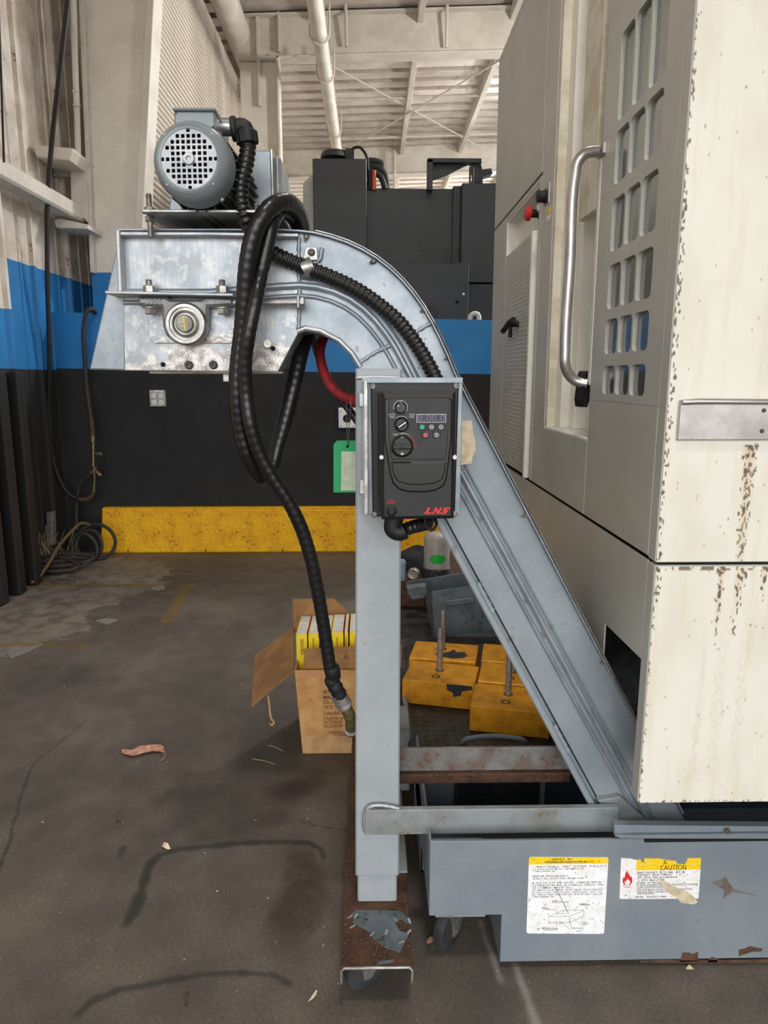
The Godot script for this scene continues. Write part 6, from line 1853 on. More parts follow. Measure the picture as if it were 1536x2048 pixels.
	tube(st, spline(PackedVector3Array([Vector3(-0.0638, 0.6283, -1.585), Vector3(-0.0557, 0.6077, -1.59), Vector3(-0.0502, 0.5844, -1.6), Vector3(-0.051, 0.5583, -1.62), Vector3(-0.052, 0.5346, -1.65), Vector3(-0.0529, 0.5161, -1.68)]), 0.004), 0.0145, 16)
	put(st, "elbow", M.brass, t)
	st = ms()
	tube(st, PackedVector3Array([Vector3(-0.0513, 0.5464, -1.63), Vector3(-0.0518, 0.5358, -1.645)]), 0.0185, 18)
	tube(st, PackedVector3Array([Vector3(-0.0521, 0.532, -1.655), Vector3(-0.0526, 0.5213, -1.67)]), 0.0185, 18)
	put(st, "elbow_collar", M.zinc, t)

	st = ms()
	tube(st, spline(PackedVector3Array([Vector3(-0.1569, 1.5765, -1.95), Vector3(-0.1465, 1.4853, -1.93), Vector3(-0.1255, 1.433, -1.9), Vector3(-0.0953, 1.3689, -1.88), Vector3(-0.0599, 1.3245, -1.86), Vector3(-0.0147, 1.2613, -1.84), Vector3(0.0237, 1.1793, -1.82)]), 0.003), 0.0105, 10, [1.0, 1.0, 0.94])
	solo(st, "thin_conduit", M.hose, "thin black conduit running down behind the red hose to the post", "conduit")
	st = ms()
	tube(st, spline(PackedVector3Array([Vector3(-0.0939, 1.5471, -1.9), Vector3(-0.114, 1.5083, -1.84), Vector3(-0.1246, 1.4615, -1.8), Vector3(-0.1142, 1.4129, -1.78), Vector3(-0.0843, 1.3684, -1.76), Vector3(-0.0438, 1.3473, -1.74), Vector3(-0.0014, 1.3408, -1.72)]), 0.006), 0.0122, 12)
	solo(st, "red_hose", M.red_hose, "scuffed red rubber hose curving under the silver neck to the post", "hose")

	# ribbed elbow under the drive
	t = thing("drive_conduit", "short ribbed black conduit with an elbow below the drive case", "conduit", Vector3(0.0605, 1.0929, -1.45))
	st = ms()
	tube(st, spline(PackedVector3Array([Vector3(0.0517, 1.1215, -1.44), Vector3(0.0455, 1.1057, -1.44), Vector3(0.0456, 1.0919, -1.44), Vector3(0.056, 1.0855, -1.44), Vector3(0.0705, 1.0897, -1.44)]), 0.003), 0.0185, 14)
	put(st, "elbow", M.rubber, t)
	st = ms()
	tube(st, spline(PackedVector3Array([Vector3(0.0684, 1.0897, -1.44), Vector3(0.0866, 1.0939, -1.45), Vector3(0.1058, 1.0939, -1.47), Vector3(0.1222, 1.0963, -1.49), Vector3(0.125, 1.1096, -1.5)]), 0.002), 0.0145, 14, ribs)
	put(st, "ribbed_hose", M.conduit, t)
	st = ms()
	for k in 3:
		tube(st, spline(PackedVector3Array([Vector3(0.1133, 1.111, -1.46), Vector3(0.1152, 1.0949, -1.455), Vector3(0.1279, 1.0862, -1.455), Vector3(0.1377, 1.098, -1.46), Vector3(0.1331, 1.1111, -1.47)]), 0.003), 0.0035, 6)
		break
	put(st, "loose_wire", M.rubber, t)

	# tag on its wire, torn paper behind the drive
	t = thing("green_tag", "green tag with a cream paper label wired to the red hose", "tag", Vector3(-0.064, 1.2481, -1.77))
	st = ms()
	prism(st, PackedVector2Array([Vector2(-0.0839, 1.2469), Vector2(-0.0317, 1.2468), Vector2(-0.0325, 1.1158), Vector2(-0.0943, 1.116), Vector2(-0.0927, 1.237)]), -1.772, -1.77, 0.0003)
	put(st, "tag_card", M.green_tag, t)
	st = ms()
	prism(st, PackedVector2Array([Vector2(-0.073, 1.2195), Vector2(-0.0318, 1.2194), Vector2(-0.0325, 1.1209), Vector2(-0.0753, 1.121)]), -1.770, -1.7692)
	put(st, "paper_label", M.tag_paper, t)
	st = ms()
	prism(st, disc(PackedVector2Array([Vector2(-0.0579, 1.2319)])[0], 0.0035, 12), -1.770, -1.7692)
	put(st, "eyelet", M.black, t)
	st = ms()
	tube(st, spline(PackedVector3Array([Vector3(-0.0581, 1.3522, -1.735), Vector3(-0.058, 1.2865, -1.75), Vector3(-0.0566, 1.2322, -1.767), Vector3(-0.0518, 1.2865, -1.75), Vector3(-0.0508, 1.3534, -1.735), Vector3(-0.0561, 1.359, -1.75)]), 0.008), 0.0009, 5)
	tube(st, spline(PackedVector3Array([Vector3(-0.0533, 1.3498, -1.735), Vector3(-0.0446, 1.3595, -1.73), Vector3(-0.0371, 1.3644, -1.72)]), 0.008), 0.0008, 5)
	put(st, "tie_wire", M.steel, t)
	st = ms()
	prism(st, PackedVector2Array([Vector2(0.1767, 1.3084), Vector2(0.2189, 1.3095), Vector2(0.2216, 1.2869), Vector2(0.2276, 1.262), Vector2(0.2291, 1.2456), Vector2(0.2218, 1.2293), Vector2(0.22, 1.2161), Vector2(0.197, 1.2129), Vector2(0.1784, 1.2129)]), -1.5405, -1.54)
	solo(st, "torn_paper", M.paper_old, "torn piece of yellowed paper sticking out behind the drive bracket", "paper")

# ------------------------------------------------------------------ what stands on the checker plate lid
func build_cart_things() -> void:
	# yellow jacking blocks
	var w := 0.25
	var h := 0.089
	var d := 0.176
	var proto := Node3D.new()
	proto.name = "leveling_block"
	var st := box(ms(), Vector3(w / 2, h / 2, -d / 2), Vector3(w, h, d), 0.004)
	var body := put(st, "block_body", M.block, proto)
	body.position = Vector3.ZERO
	st = ms()
	rod(st, Vector3(w * 0.46, h - 0.01, -d * 0.62), Vector3(w * 0.46, h + 0.155, -d * 0.62), 0.011, 0.0055)
	put(st, "threaded_stud", M.thread, proto)
	st = ms()
	lathe(st, PackedVector2Array([Vector2(0.016, 0), Vector2(0.016, 0.0008), Vector2(0.012, 0.0008), Vector2(0.011, -0.002), Vector2(0, -0.002)]), 20, facing(Vector3(w * 0.46, h, -d * 0.62), Vector3.UP))
	lathe(st, PackedVector2Array([Vector2(0.015, 0), Vector2(0.015, 0.0006), Vector2(0.010, 0.0006), Vector2(0.009, -0.001), Vector2(0, -0.001)]), 20, facing(Vector3(w * 0.44, h, -d * 0.28), Vector3.UP))
	put(st, "hole_rim", M.dark_iron, proto)
	var spots := [
		[0.106, -2.316, -0.255, "yellow steel block with threaded stud beside the post, its front face scraped", true],
		[0.314, -2.112, -0.245, "yellow steel block nearest the viewer, just behind the bent lid handle, with a threaded stud", true],
		[0.140, -2.512, -0.21, "yellow steel block with a stud, its top scraped to grey metal", true],
		[0.366, -2.298, -0.245, "yellow steel block behind the nearest one, mostly hidden by the conveyor trunk", true],
		[0.406, -2.478, -0.21, "rearmost yellow steel block on the right, without a visible stud", false]]
	for k in spots.size():
		var s = spots[k]
		var o: Node3D = proto.duplicate()
		o.name = numbered("leveling_block")
		add_child(o)
		o.position = Vector3(s[0], 0.2815, s[1])
		o.rotation.y = s[2]
		tag(o, s[3], "block", "yellow leveling blocks")
		if not s[4]:
			o.get_node("threaded_stud").free()
		o.scale = Vector3.ONE
	proto.free()
	# scraped patch on the left front block
	var b := get_node("leveling_block")
	st = ms()
	var patch := PackedVector2Array([Vector2(0.155, 0.088), Vector2(0.244, 0.088), Vector2(0.244, 0.075), Vector2(0.21, 0.066), Vector2(0.205, 0.05), Vector2(0.18, 0.042), Vector2(0.178, 0.058), Vector2(0.158, 0.066)])
	prism(st, patch, -0.001, 0.0006)
	put(st, "scraped_patch", M.dark_iron, b).position = Vector3.ZERO
	var b2 := get_node("leveling_block_002")
	st = ms()
	prism(st, PackedVector2Array([Vector2(0.12, 0.03), Vector2(0.16, 0.02), Vector2(0.20, 0.03), Vector2(0.215, 0.055), Vector2(0.20, 0.09), Vector2(0.17, 0.085), Vector2(0.16, 0.11), Vector2(0.14, 0.08), Vector2(0.125, 0.07)]), -0.001, 0.0006, 0.0, Transform3D(Basis(Vector3.RIGHT, Vector3.FORWARD, Vector3.UP), Vector3(0, h, 0)))
	put(st, "scraped_patch", M.dark_iron, b2).position = Vector3.ZERO

	# grey sheet metal bin with a spout lip and a bar handle
	var t := thing("metal_bin", "grey-green sheet metal chip bin with a bar handle, tilted behind the yellow blocks", "bin", Vector3(0.42, 0.282, -3.1))
	st = ms()
	var fr := PackedVector2Array([Vector2(0.2628, 0.4895), Vector2(0.4422, 0.5177), Vector2(0.5782, 0.5371), Vector2(0.585, 0.3237), Vector2(0.5413, 0.3171), Vector2(0.2742, 0.2798)])
	prism(st, fr, -2.956, -2.95, 0.001)
	put(st, "bin_front", M.bin, t)
	st = ms()
	flat(st)
	var fl := [Vector3(0.2628, 0.4895, -2.95), Vector3(0.2742, 0.2798, -2.95), Vector3(0.2783, 0.2384, -3.15), Vector3(0.2461, 0.4135, -3.15)]
	quad(st, fl[3], fl[2], fl[1], fl[0])
	quad(st, fl[0] + Vector3(0.004, 0, 0), fl[1] + Vector3(0.004, 0, 0), fl[2] + Vector3(0.004, 0, 0), fl[3] + Vector3(0.004, 0, 0))
	put(st, "bin_side", M.bin, t)
	st = ms()
	prism(st, PackedVector2Array([Vector2(0.1653, 0.4421), Vector2(0.1795, 0.4494), Vector2(0.4571, 0.4922), Vector2(0.6348, 0.5182), Vector2(0.6424, 0.2799), Vector2(0.2817, 0.2571), Vector2(0.2539, 0.3822), Vector2(0.1728, 0.3827)]), -3.26, -3.25, 0.001)
	put(st, "bin_back", M.bin, t)
	st = ms()
	prism(st, PackedVector2Array([Vector2(0.1634, 0.4567), Vector2(0.2501, 0.468), Vector2(0.2596, 0.4371), Vector2(0.2462, 0.4086), Vector2(0.1866, 0.3994), Vector2(0.1681, 0.4281)]), -3.17, -3.12, 0.004)
	put(st, "spout_lip", M.bin, t)
	st = ms()
	box(st, Vector3.ZERO, Vector3(0.125, 0.026, 0.014), 0.004, facing(Vector3(0.3838, 0.4491, -2.94), Vector3.BACK) * Transform3D(Basis(Vector3.BACK, 0.11), Vector3.ZERO))
	put(st, "bar_handle", M.bin, t)
	put(bx(fl[0].x + 0.006, 0.62, 0.281, 0.285, -3.25, -2.957), "bin_floor", M.bin, t)

	# coolant pump with its motor can, green badge, pulley and gauge
	t = thing("coolant_pump", "upright pinkish grey pump motor with an oval green badge, behind the metal bin", "pump", Vector3(0.33, 0.28, -3.4))
	var pa := Vector3(0.3213, 0.6516, -3.4)
	var pb := Vector3(0.3236, 0.4793, -3.4)
	st = ms()
	var hh := pa.y - pb.y
	lathe(st, PackedVector2Array([Vector2(0.064, 0), Vector2(0.064, hh * 0.86), Vector2(0.060, hh * 0.93), Vector2(0.05, hh * 0.98), Vector2(0, hh)]), 32, facing(pb, Vector3.UP))
	put(st, "motor_can", M.pump, t)
	st = ms()
	var hb := pb.y - 0.281
	lathe(st, PackedVector2Array([Vector2(0.075, -hb), Vector2(0.072, -0.04), Vector2(0.070, 0.0), Vector2(0.058, 0.004), Vector2(0, 0.004)]), 32, facing(pb, Vector3.UP))
	var pbody := put(st, "pump_body", M.dark_iron, t)
	st = ms()
	lathe(st, PackedVector2Array([Vector2(0.028, 0), Vector2(0.028, 0.012), Vector2(0.02, 0.016), Vector2(0.012, 0.008), Vector2(0, 0.008)]), 20, facing(Vector3(0.3149, 0.4586, -3.328), Vector3.BACK))
	put(st, "pump_cap", M.dark_iron, pbody)
	var bc := Vector3(0.317, 0.5342, -3.336)
	var on := ms()
	flat(on)
	for k in 14:      # bent round the can
		var wrap := func(v: Vector2) -> Vector3: return Vector3(pa.x + 0.0665 * sin(v.x / 0.064), bc.y + v.y, -3.4 + 0.0665 * cos(v.x / 0.064))
		var u0 := -0.041 + 0.082 * k / 14.0
		var u1 := -0.041 + 0.082 * (k + 1) / 14.0
		var h0 := 0.023 * sqrt(maxf(0.0, 1.0 - pow(u0 / 0.041, 2.0)))
		var h1 := 0.023 * sqrt(maxf(0.0, 1.0 - pow(u1 / 0.041, 2.0)))
		quad(on, wrap.call(Vector2(u0, -h0)), wrap.call(Vector2(u1, -h1)), wrap.call(Vector2(u1, h1)), wrap.call(Vector2(u0, h0)))
	put(on, "oval_badge", plain(c8(24, 168, 52), 0.35), t, "oval green badge")
	st = ms()
	var pc := Vector3(0.2469, 0.4817, -3.55)
	var prof := PackedVector2Array([Vector2(0, 0)])
	for k in 40:
		prof.append(Vector2(0.075 - 0.006 * (k % 2), 0.001 + k * 0.002))
	prof.append(Vector2(0, 0.082))
	lathe(st, prof, 28, facing(pc, Vector3(-0.5, 0, 0.86)))
	put(st, "ribbed_drum", M.dark_iron, t)
	st = ms()
	lathe(st, PackedVector2Array([Vector2(0, 0), Vector2(0.03, 0), Vector2(0.03, 0.02), Vector2(0.024, 0.024), Vector2(0, 0.02)]), 20, facing(Vector3(0.2097, 0.4714, -3.32), Vector3(-0.35, 0.0, 0.94)))
	put(st, "pressure_gauge", M.steel, t)
	put(bx(0.1309, 0.17, 0.4178, 0.5188, -3.42, -3.35, 0.008), "valve_body", worn(c8(128, 146, 164), c8(110, 126, 142), 57, 0.5), t)
	put(bx(0.1309, 0.2873, 0.281, 0.4279, -3.5, -3.36, 0.008), "pump_bracket", M.rust, t)

# ------------------------------------------------------------------ carton of manuals
func build_box() -> void:
	var t := thing("cardboard_box", "open cardboard carton of yellow manuals with printed address on its front", "box", Vector3(-0.08, 0, -2.64))
	var z1 := -2.478
	var z0 := -2.80
	var xl := -0.262
	var xt := -0.285
	var xr := 0.105
	var h := 0.336
	var st := ms()
	prism(st, PackedVector2Array([Vector2(xl, 0.001), Vector2(xr, 0.001), Vector2(xr, h), Vector2(xt, h)]), z1 - 0.005, z1, 0.0015)
	put(st, "front_panel", M.card, t)
	st = ms()
	prism(st, PackedVector2Array([Vector2(xl, 0.001), Vector2(xl + 0.005, 0.001), Vector2(xt + 0.005, h), Vector2(xt, h)]), z0, z1 - 0.003, 0.0)
	put(st, "side_panel", M.card, t)
	put(bx(xr - 0.005, xr, 0.001, h, z0, z1 - 0.003), "side_panel", M.card, t)
	put(bx(xl - 0.015, xr, 0.001, h, z0 - 0.005, z0), "back_panel", M.card, t)
	put(bx(xl, xr, 0.001, 0.006, z0, z1 - 0.003), "bottom_panel", M.card, t)
	# flaps
	st = ms()
	prism(st, PackedVector2Array([Vector2(-0.3229, 0.5071), Vector2(-0.1529, 0.5082), Vector2(-0.0818, 0.4369), Vector2(-0.0428, 0.3955), Vector2(-0.043, 0.3651), Vector2(-0.3221, 0.367)]), z0 - 0.006, z0 - 0.001, 0.0005)
	put(st, "rear_flap", M.card_in, t, "upright rear flap, one corner folded")
	flap(t, Vector3(-0.3205, 0.388, -2.79), Vector3(-0.2833, 0.3352, -2.48), Vector3(-0.4415, 0.2063, -2.45), Vector3(-0.4754, 0.2794, -2.76))
	st = ms()
	prism(st, PackedVector2Array([Vector2(-0.2497, 0.4152), Vector2(-0.0421, 0.4234), Vector2(0.1107, 0.4261), Vector2(0.1111, 0.3362), Vector2(-0.2514, 0.3371)]), z1 - 0.016, z1 - 0.011, 0.001)
	var inner := put(st, "front_flap", M.card_in, t)
	lettering("A", Vector3(-0.0944, 0.3819, -2.487), 0.020, plain(c8(92, 68, 44), 0.8), inner, Basis.IDENTITY, false, 1.2, true, 0.0005)
	# packing tape, worn foot, a torn hole
	var tape_at := 0.308
	put(bx(xt + 0.012, -0.091, tape_at, h - 0.002, z1 - 0.001, z1 + 0.0008), "packing_tape", M.tape, t)
	st = ms()
	prism(st, PackedVector2Array([Vector2(-0.2514, 0.0761), Vector2(-0.1949, 0.0775), Vector2(-0.1572, 0.0874), Vector2(-0.1271, 0.0809), Vector2(-0.1009, 0.0684), Vector2(-0.0596, 0.0476), Vector2(-0.0599, 0.0024), Vector2(-0.2491, 0.0023)]), z1 - 0.001, z1 + 0.0012)
	put(st, "torn_ply", M.card_edge, t)
	st = ms()
	prism(st, PackedVector2Array([Vector2(-0.1665, 0.0895), Vector2(-0.1289, 0.0952), Vector2(-0.0857, 0.0846), Vector2(-0.1009, 0.0725), Vector2(-0.1423, 0.075)]), z1 - 0.001, z1 + 0.0016)
	put(st, "torn_hole", M.card_in, t)
	st = ms()
	tube(st, spline(PackedVector3Array([Vector3(-0.389, 0.2297, -2.5), Vector3(-0.3846, 0.1894, -2.5), Vector3(-0.382, 0.1488, -2.5), Vector3(-0.3755, 0.1335, -2.49), Vector3(-0.3648, 0.1325, -2.48), Vector3(-0.3727, 0.1184, -2.48), Vector3(-0.3849, 0.1142, -2.5)]), 0.012), 0.0045, 5)
	put(st, "torn_strip", M.card_edge, t)
	var ink := plain(c8(40, 34, 30), 0.8)
	var rows := [["KITAMURA", 1384, 1.0, true], ["MACHINERY", 1395, 1.0, true], ["CO.,LTD.", 1405, 1.0, false], ["1870 TOIDE", 1415, 1.0, false], ["Takaoka-city", 1427, 1.0, false], ["Toyama-pref.", 1437, 1.0, false], ["Tel.0766-63", 1445, 1.0, false], ["TELEX.5754", 1453, 1.0, false]]
	var la := Vector3(-0.1809, 0.2506, -2.477)
	var lz := Vector3(-0.1831, 0.112, -2.477)
	for r in rows:
		var p := la.lerp(lz, (r[1] - 1384) / 69.0)
		lettering(r[0], Vector3(p.x, p.y, z1 + 0.0005), 0.0128 if r[1] < 1440 else 0.0112, ink, t, Basis(Vector3.BACK, 0.03), r[3], 0.92, false, 0.0006)
	# the manuals, spines to the viewer
	var bx0 := -0.283
	var spots := [[592, 614, 1269], [616.5, 638, 1267], [640.5, 661, 1266], [663, 686.5, 1264], [689, 696, 1263], [699, 724, 1262], [726, 750, 1261], [752, 775, 1261], [777, 800, 1261]]
	var words := ["leftmost, beside the open flap, with two lines of print", "second from the left, one line of print", "third from the left, half behind the black hose", "thick one right of the black hose", "thin one between two thick manuals", "next to the grey post, partly hidden by it", "hidden by the grey post, just right of its left edge", "hidden by the middle of the grey post", "hidden by the grey post, at the box's right wall"]
	for k in 6:
		var s = spots[k]
		var px0 := lerpf(-0.2864, 0.109, (s[0] - 592) / 208.0)
		var px1 := lerpf(-0.2864, 0.109, (s[1] - 592) / 208.0)
		book(px0, px1, 0.4438 + (1268 - s[2]) * 0.0012, "yellow manual standing in the carton, " + words[k], k)

func flap(t: Node3D, a: Vector3, b: Vector3, c: Vector3, d: Vector3) -> void:
	var st := ms()
	flat(st)
	var n := (b - a).cross(d - a).normalized() * 0.0045
	quad(st, a, b, c, d)
	quad(st, d - n, c - n, b - n, a - n)
	for e in [[a, b], [b, c], [c, d], [d, a]]:
		quad(st, e[1], e[0], e[0] - n, e[1] - n)
	var o := put(st, "side_flap", M.card_in, t, "side flap folded outwards, scribbled on")
	var ink := plain(c8(70, 48, 30), 0.8)
	for s in [[0.28, 0.50, 0.34, 0.60], [0.34, 0.60, 0.30, 0.66], [0.36, 0.46, 0.42, 0.58], [0.42, 0.58, 0.46, 0.50], [0.40, 0.66, 0.50, 0.60], [0.50, 0.60, 0.50, 0.70], [0.44, 0.42, 0.52, 0.52], [0.52, 0.36, 0.58, 0.48], [0.56, 0.32, 0.50, 0.40], [0.48, 0.30, 0.56, 0.26], [0.60, 0.40, 0.56, 0.54], [0.36, 0.70, 0.44, 0.74]]:
		var p := a.lerp(d, s[1]).lerp(b.lerp(c, s[1]), s[0])
		var q := a.lerp(d, s[3]).lerp(b.lerp(c, s[3]), s[2])
		st = ms()
		tube(st, PackedVector3Array([p, q]), 0.0013, 4)
		put(st, "marker_stroke", ink, o)

func book(x0: float, x1: float, y1: float, label: String, k: int) -> void:
	var y0 := 0.15
	var z1 := -2.57
	var z0 := -2.785
	var t := thing("manual", label, "book", Vector3((x0 + x1) / 2, y0, -2.68), "yellow manuals in the carton")
	var c := 0.002
	put(bx(x0 + c, x1 - c, y0, y1 - 0.002, z0, z1 - 0.003), "pages", M.pages, t)
	var st := ms()
	box(st, Vector3((x0 + x1) / 2, (y0 + y1) / 2, z1 - 0.0015), Vector3(x1 - x0, y1 - y0, 0.003), 0.001)
	put(st, "spine", M.book_yellow, t)
	put(bx(x0, x0 + c, y0, y1, z0, z1 - 0.003), "cover", M.book_yellow, t)
	put(bx(x1 - c, x1, y0, y1, z0, z1 - 0.003), "cover", M.book_red if k != 2 else M.book_yellow, t)
	if k == 2:
		return
	var ink := plain(c8(86, 74, 20), 0.6)
	var turn := Basis(Vector3.FORWARD, PI / 2)
	var m := (x0 + x1) / 2
	for i in (2 if k == 0 else 1):
		lettering("OPERATOR'S MANUAL", Vector3(m + (0.006 if i else 0.0) - 0.002, y1 - 0.018, z1 + 0.0001), 0.0062, ink, t, turn, true, 0.72, false, 0.0003)

# ------------------------------------------------------------------ things on and along the walls
func build_wall_things() -> void:
	var zw := -5.715
	var t := thing("power_outlet", "steel plate with two double power sockets on the black wall", "outlet", Vector3(-1.6846, 1.2356, -5.715))
	var a := Vector3(-1.7425, 1.306, -5.7)
	var b := Vector3(-1.6168, 1.1775, -5.7)
	put(bx(a.x, b.x, b.y, a.y, zw - 0.01, -5.70, 0.003), "outlet_plate", M.galv, t)
	for ix in 2:
		for iy in 2:
			var c := Vector3(lerpf(a.x, b.x, 0.28 + 0.44 * ix), lerpf(b.y, a.y, 0.26 + 0.40 * iy), -5.70)
			var st := ms()
			prism(st, round_rect(c.x - 0.017, c.x + 0.017, c.y - 0.017, c.y + 0.017, 0.012, 4), -5.702, -5.697, 0.001)
			var so := put(st, "socket", M.white, t)
			put(bx(c.x - 0.008, c.x - 0.005, c.y - 0.003, c.y + 0.008, -5.699, -5.6965), "slot", M.black, so)
			put(bx(c.x + 0.005, c.x + 0.008, c.y - 0.003, c.y + 0.008, -5.699, -5.6965), "slot", M.black, so)
			put(prism(ms(), disc(Vector2(c.x, c.y - 0.009), 0.003, 10), -5.699, -5.6965), "slot", M.black, so)
	put(bx(lerpf(a.x, b.x, 0.3), lerpf(a.x, b.x, 0.9), a.y - 0.012, a.y - 0.003, -5.701, -5.699), "paper_strip", M.white, t)

	t = thing("receptacle_box", "blue wall box with a white plate and one round black receptacle, behind the hanging tag", "outlet", Vector3(-0.1962, 1.0937, -5.7))
	a = Vector3(-0.2658, 1.1733, -5.68)
	b = Vector3(-0.0771, 1.0037, -5.68)
	put(bx(a.x, b.x, b.y, a.y, -5.72, -5.68, 0.006), "back_box", plain(c8(30, 42, 92), 0.5), t)
	put(bx(a.x + 0.012, b.x, b.y + 0.006, a.y - 0.006, -5.68, -5.672, 0.003), "face_plate", M.white, t)
	var rc := Vector3(-0.1874, 1.0833, -5.672)
	var st2 := ms()
	lathe(st2, PackedVector2Array([Vector2(0.032, 0), Vector2(0.032, 0.008), Vector2(0.026, 0.012), Vector2(0.02, 0.006), Vector2(0, 0.006)]), 24, facing(rc, Vector3.BACK))
	put(st2, "receptacle", M.rubber, t)
	for q in [[-0.05, 0.055], [0.05, 0.055], [-0.05, -0.06], [0.05, -0.06]]:
		st2 = ms()
		cyl(st2, rc + Vector3(q[0], q[1], 0), rc + Vector3(q[0], q[1], 0.002), 0.006, 10)
		put(st2, "plate_screw", M.zinc, t)

	# air drop: the line from the roof, the hooked pipe, their fittings, the coil on the floor
	t = thing("air_hose", "black air hose dropping from the roof in the left corner to brass fittings", "hose", Vector3(-2.3073, 2.3015, -5.4))
	var st := ms()
	tube(st, spline(PackedVector3Array([Vector3(-1.8434, 4.1385, -5.1), Vector3(-1.9423, 3.7946, -5.15), Vector3(-2.0478, 3.4021, -5.2), Vector3(-2.1784, 3.0028, -5.3), Vector3(-2.2547, 2.6932, -5.35), Vector3(-2.3325, 2.0951, -5.4), Vector3(-2.3828, 1.6032, -5.45), Vector3(-2.4494, 1.046, -5.5), Vector3(-2.4459, 0.7776, -5.5), Vector3(-2.4032, 0.6023, -5.5), Vector3(-2.3349, 0.496, -5.5), Vector3(-2.2598, 0.4681, -5.5)]), 0.03), 0.0165, 10)
	put(st, "hose_run", M.rubber, t)
	st = ms()
	tube(st, spline(PackedVector3Array([Vector3(-2.2675, 0.4681, -5.5), Vector3(-2.1973, 0.4758, -5.5), Vector3(-2.1551, 0.523, -5.5)]), 0.01), 0.019, 10, [1.0, 0.95])
	put(st, "hose_collar", M.rust, t)
	st = ms()
	tube(st, PackedVector3Array([Vector3(-2.1548, 0.527, -5.5), Vector3(-2.1438, 0.6212, -5.5), Vector3(-2.1418, 0.6993, -5.5)]), 0.012, 8, [1.0, 0.7])
	put(st, "brass_nipple", M.brass, t)
	st = ms()
	tube(st, PackedVector3Array([Vector3(-2.1666, 0.6759, -5.5), Vector3(-2.1341, 0.6992, -5.5), Vector3(-2.0912, 0.6562, -5.5)]), 0.016, 8)
	tube(st, PackedVector3Array([Vector3(-2.1424, 0.6915, -5.5), Vector3(-2.1324, 0.7226, -5.5)]), 0.02, 6)
	put(st, "brass_tee", M.brass, t)

	t = thing("hooked_air_pipe", "grey air pipe hooked over the low wall, ending in a brass coupling", "pipe", Vector3(-2.1719, 1.609, -5.6))
	st = ms()
	tube(st, spline(PackedVector3Array([Vector3(-2.113, 1.8892, -5.68), Vector3(-2.1035, 1.9115, -5.6), Vector3(-2.1265, 1.9023, -5.58), Vector3(-2.1546, 1.8293, -5.58), Vector3(-2.1775, 1.5338, -5.58), Vector3(-2.1798, 1.3082, -5.58), Vector3(-2.1577, 1.0955, -5.56)]), 0.02), 0.0165, 12)
	put(st, "pipe_run", M.hose_old, t)
	st = ms()
	tube(st, PackedVector3Array([Vector3(-2.1577, 1.0955, -5.56), Vector3(-2.1517, 1.0232, -5.55), Vector3(-2.149, 0.9585, -5.54)]), 0.019, 10, [1.0, 0.9])
	put(st, "red_sleeve", M.rust, t)
	st = ms()
	tube(st, PackedVector3Array([Vector3(-2.1487, 0.9624, -5.54), Vector3(-2.1448, 0.9131, -5.53)]), 0.02, 6)
	tube(st, PackedVector3Array([Vector3(-2.1448, 0.9131, -5.53), Vector3(-2.1439, 0.7226, -5.5)]), 0.011, 8)
	put(st, "brass_coupling", M.brass, t)
	st = ms()
	tube(st, PackedVector3Array([Vector3(-2.1437, 0.8251, -5.52), Vector3(-2.0865, 0.8232, -5.5)]), 0.009, 8)
	cyl(st, Vector3(-2.0865, 0.8232, -5.5), Vector3(-2.0712, 0.8232, -5.5), 0.016, 12)
	put(st, "drain_cock", M.zinc, t)

	t = thing("coiled_hose", "tangle of coiled dark hose on the floor in the left corner", "hose", Vector3(-2.1956, 0, -5.1349))
	var coils := [
		[PackedVector3Array([Vector3(-2.1755, 0.6604, -5.5), Vector3(-2.2575, 0.599, -5.52), Vector3(-2.3007, 0.4972, -5.54), Vector3(-2.3254, 0.3356, -5.55), Vector3(-2.3185, 0.2209, -5.52)]), "hose_old"],
		[[[205, 1090, -5.45], 34, 0.0], "hose_old"], [[[170, 1096, -5.35], 26, 0.2], "hose_old"], [[[158, 1092, -5.3], 20, 0.5], "hose_old"]]
	st = ms()
	tube(st, spline(coils[0][0], 0.02), 0.0135, 8)
	put(st, "hose_tail", M.hose_old, t)
	for c in [[Vector3(-2.1494, 0.1394, -5.45), 0.15, 0.14, 0.25, 0.0], [Vector3(-2.2174, 0.1084, -5.38), 0.095, 0.12, 0.35, 0.4], [Vector3(-2.1934, 0.1226, -5.42), 0.10, 0.115, 0.2, -0.3], [Vector3(-2.3062, 0.0731, -5.15), 0.24, 0.07, 1.1, 0.1], [Vector3(-2.3318, 0.0612, -5.08), 0.2, 0.085, 1.2, -0.2], [Vector3(-2.2521, 0.0425, -5.12), 0.17, 0.075, 1.15, 0.35], [Vector3(-2.4001, 0.0913, -5.2), 0.18, 0.08, 1.2, 0.0]]:
		var ring := PackedVector3Array()
		for k in 41:
			var an := TAU * k / 40.0
			var p := Vector3(cos(an) * c[1], sin(an) * c[2], 0).rotated(Vector3.BACK, c[4])
			p = p.rotated(Vector3.RIGHT, -c[3])
			p += c[0] + Vector3(0, 0, 0.012 * sin(an * 2.0))
			p.y = maxf(p.y, 0.014)
			ring.append(p)
		st = ms()
		tube(st, ring, 0.0135, 8)
		put(st, "hose_coil", M.hose_old, t)
	st = ms()
	tube(st, spline(PackedVector3Array([Vector3(-2.1531, 0.2959, -5.35), Vector3(-2.1805, 0.3218, -5.3), Vector3(-2.2375, 0.2666, -5.2), Vector3(-2.2822, 0.1915, -5.1), Vector3(-2.2857, 0.1319, -4.98), Vector3(-2.2955, 0.0779, -4.88), Vector3(-2.3067, 0.0396, -4.76), Vector3(-2.3237, 0.0229, -4.72)]), 0.02), 0.0125, 8)
	put(st, "tan_tail", M.hose_tan, t)

	# thin cable high on the left wall, straw in the corner, a stub of strut
	st = ms()
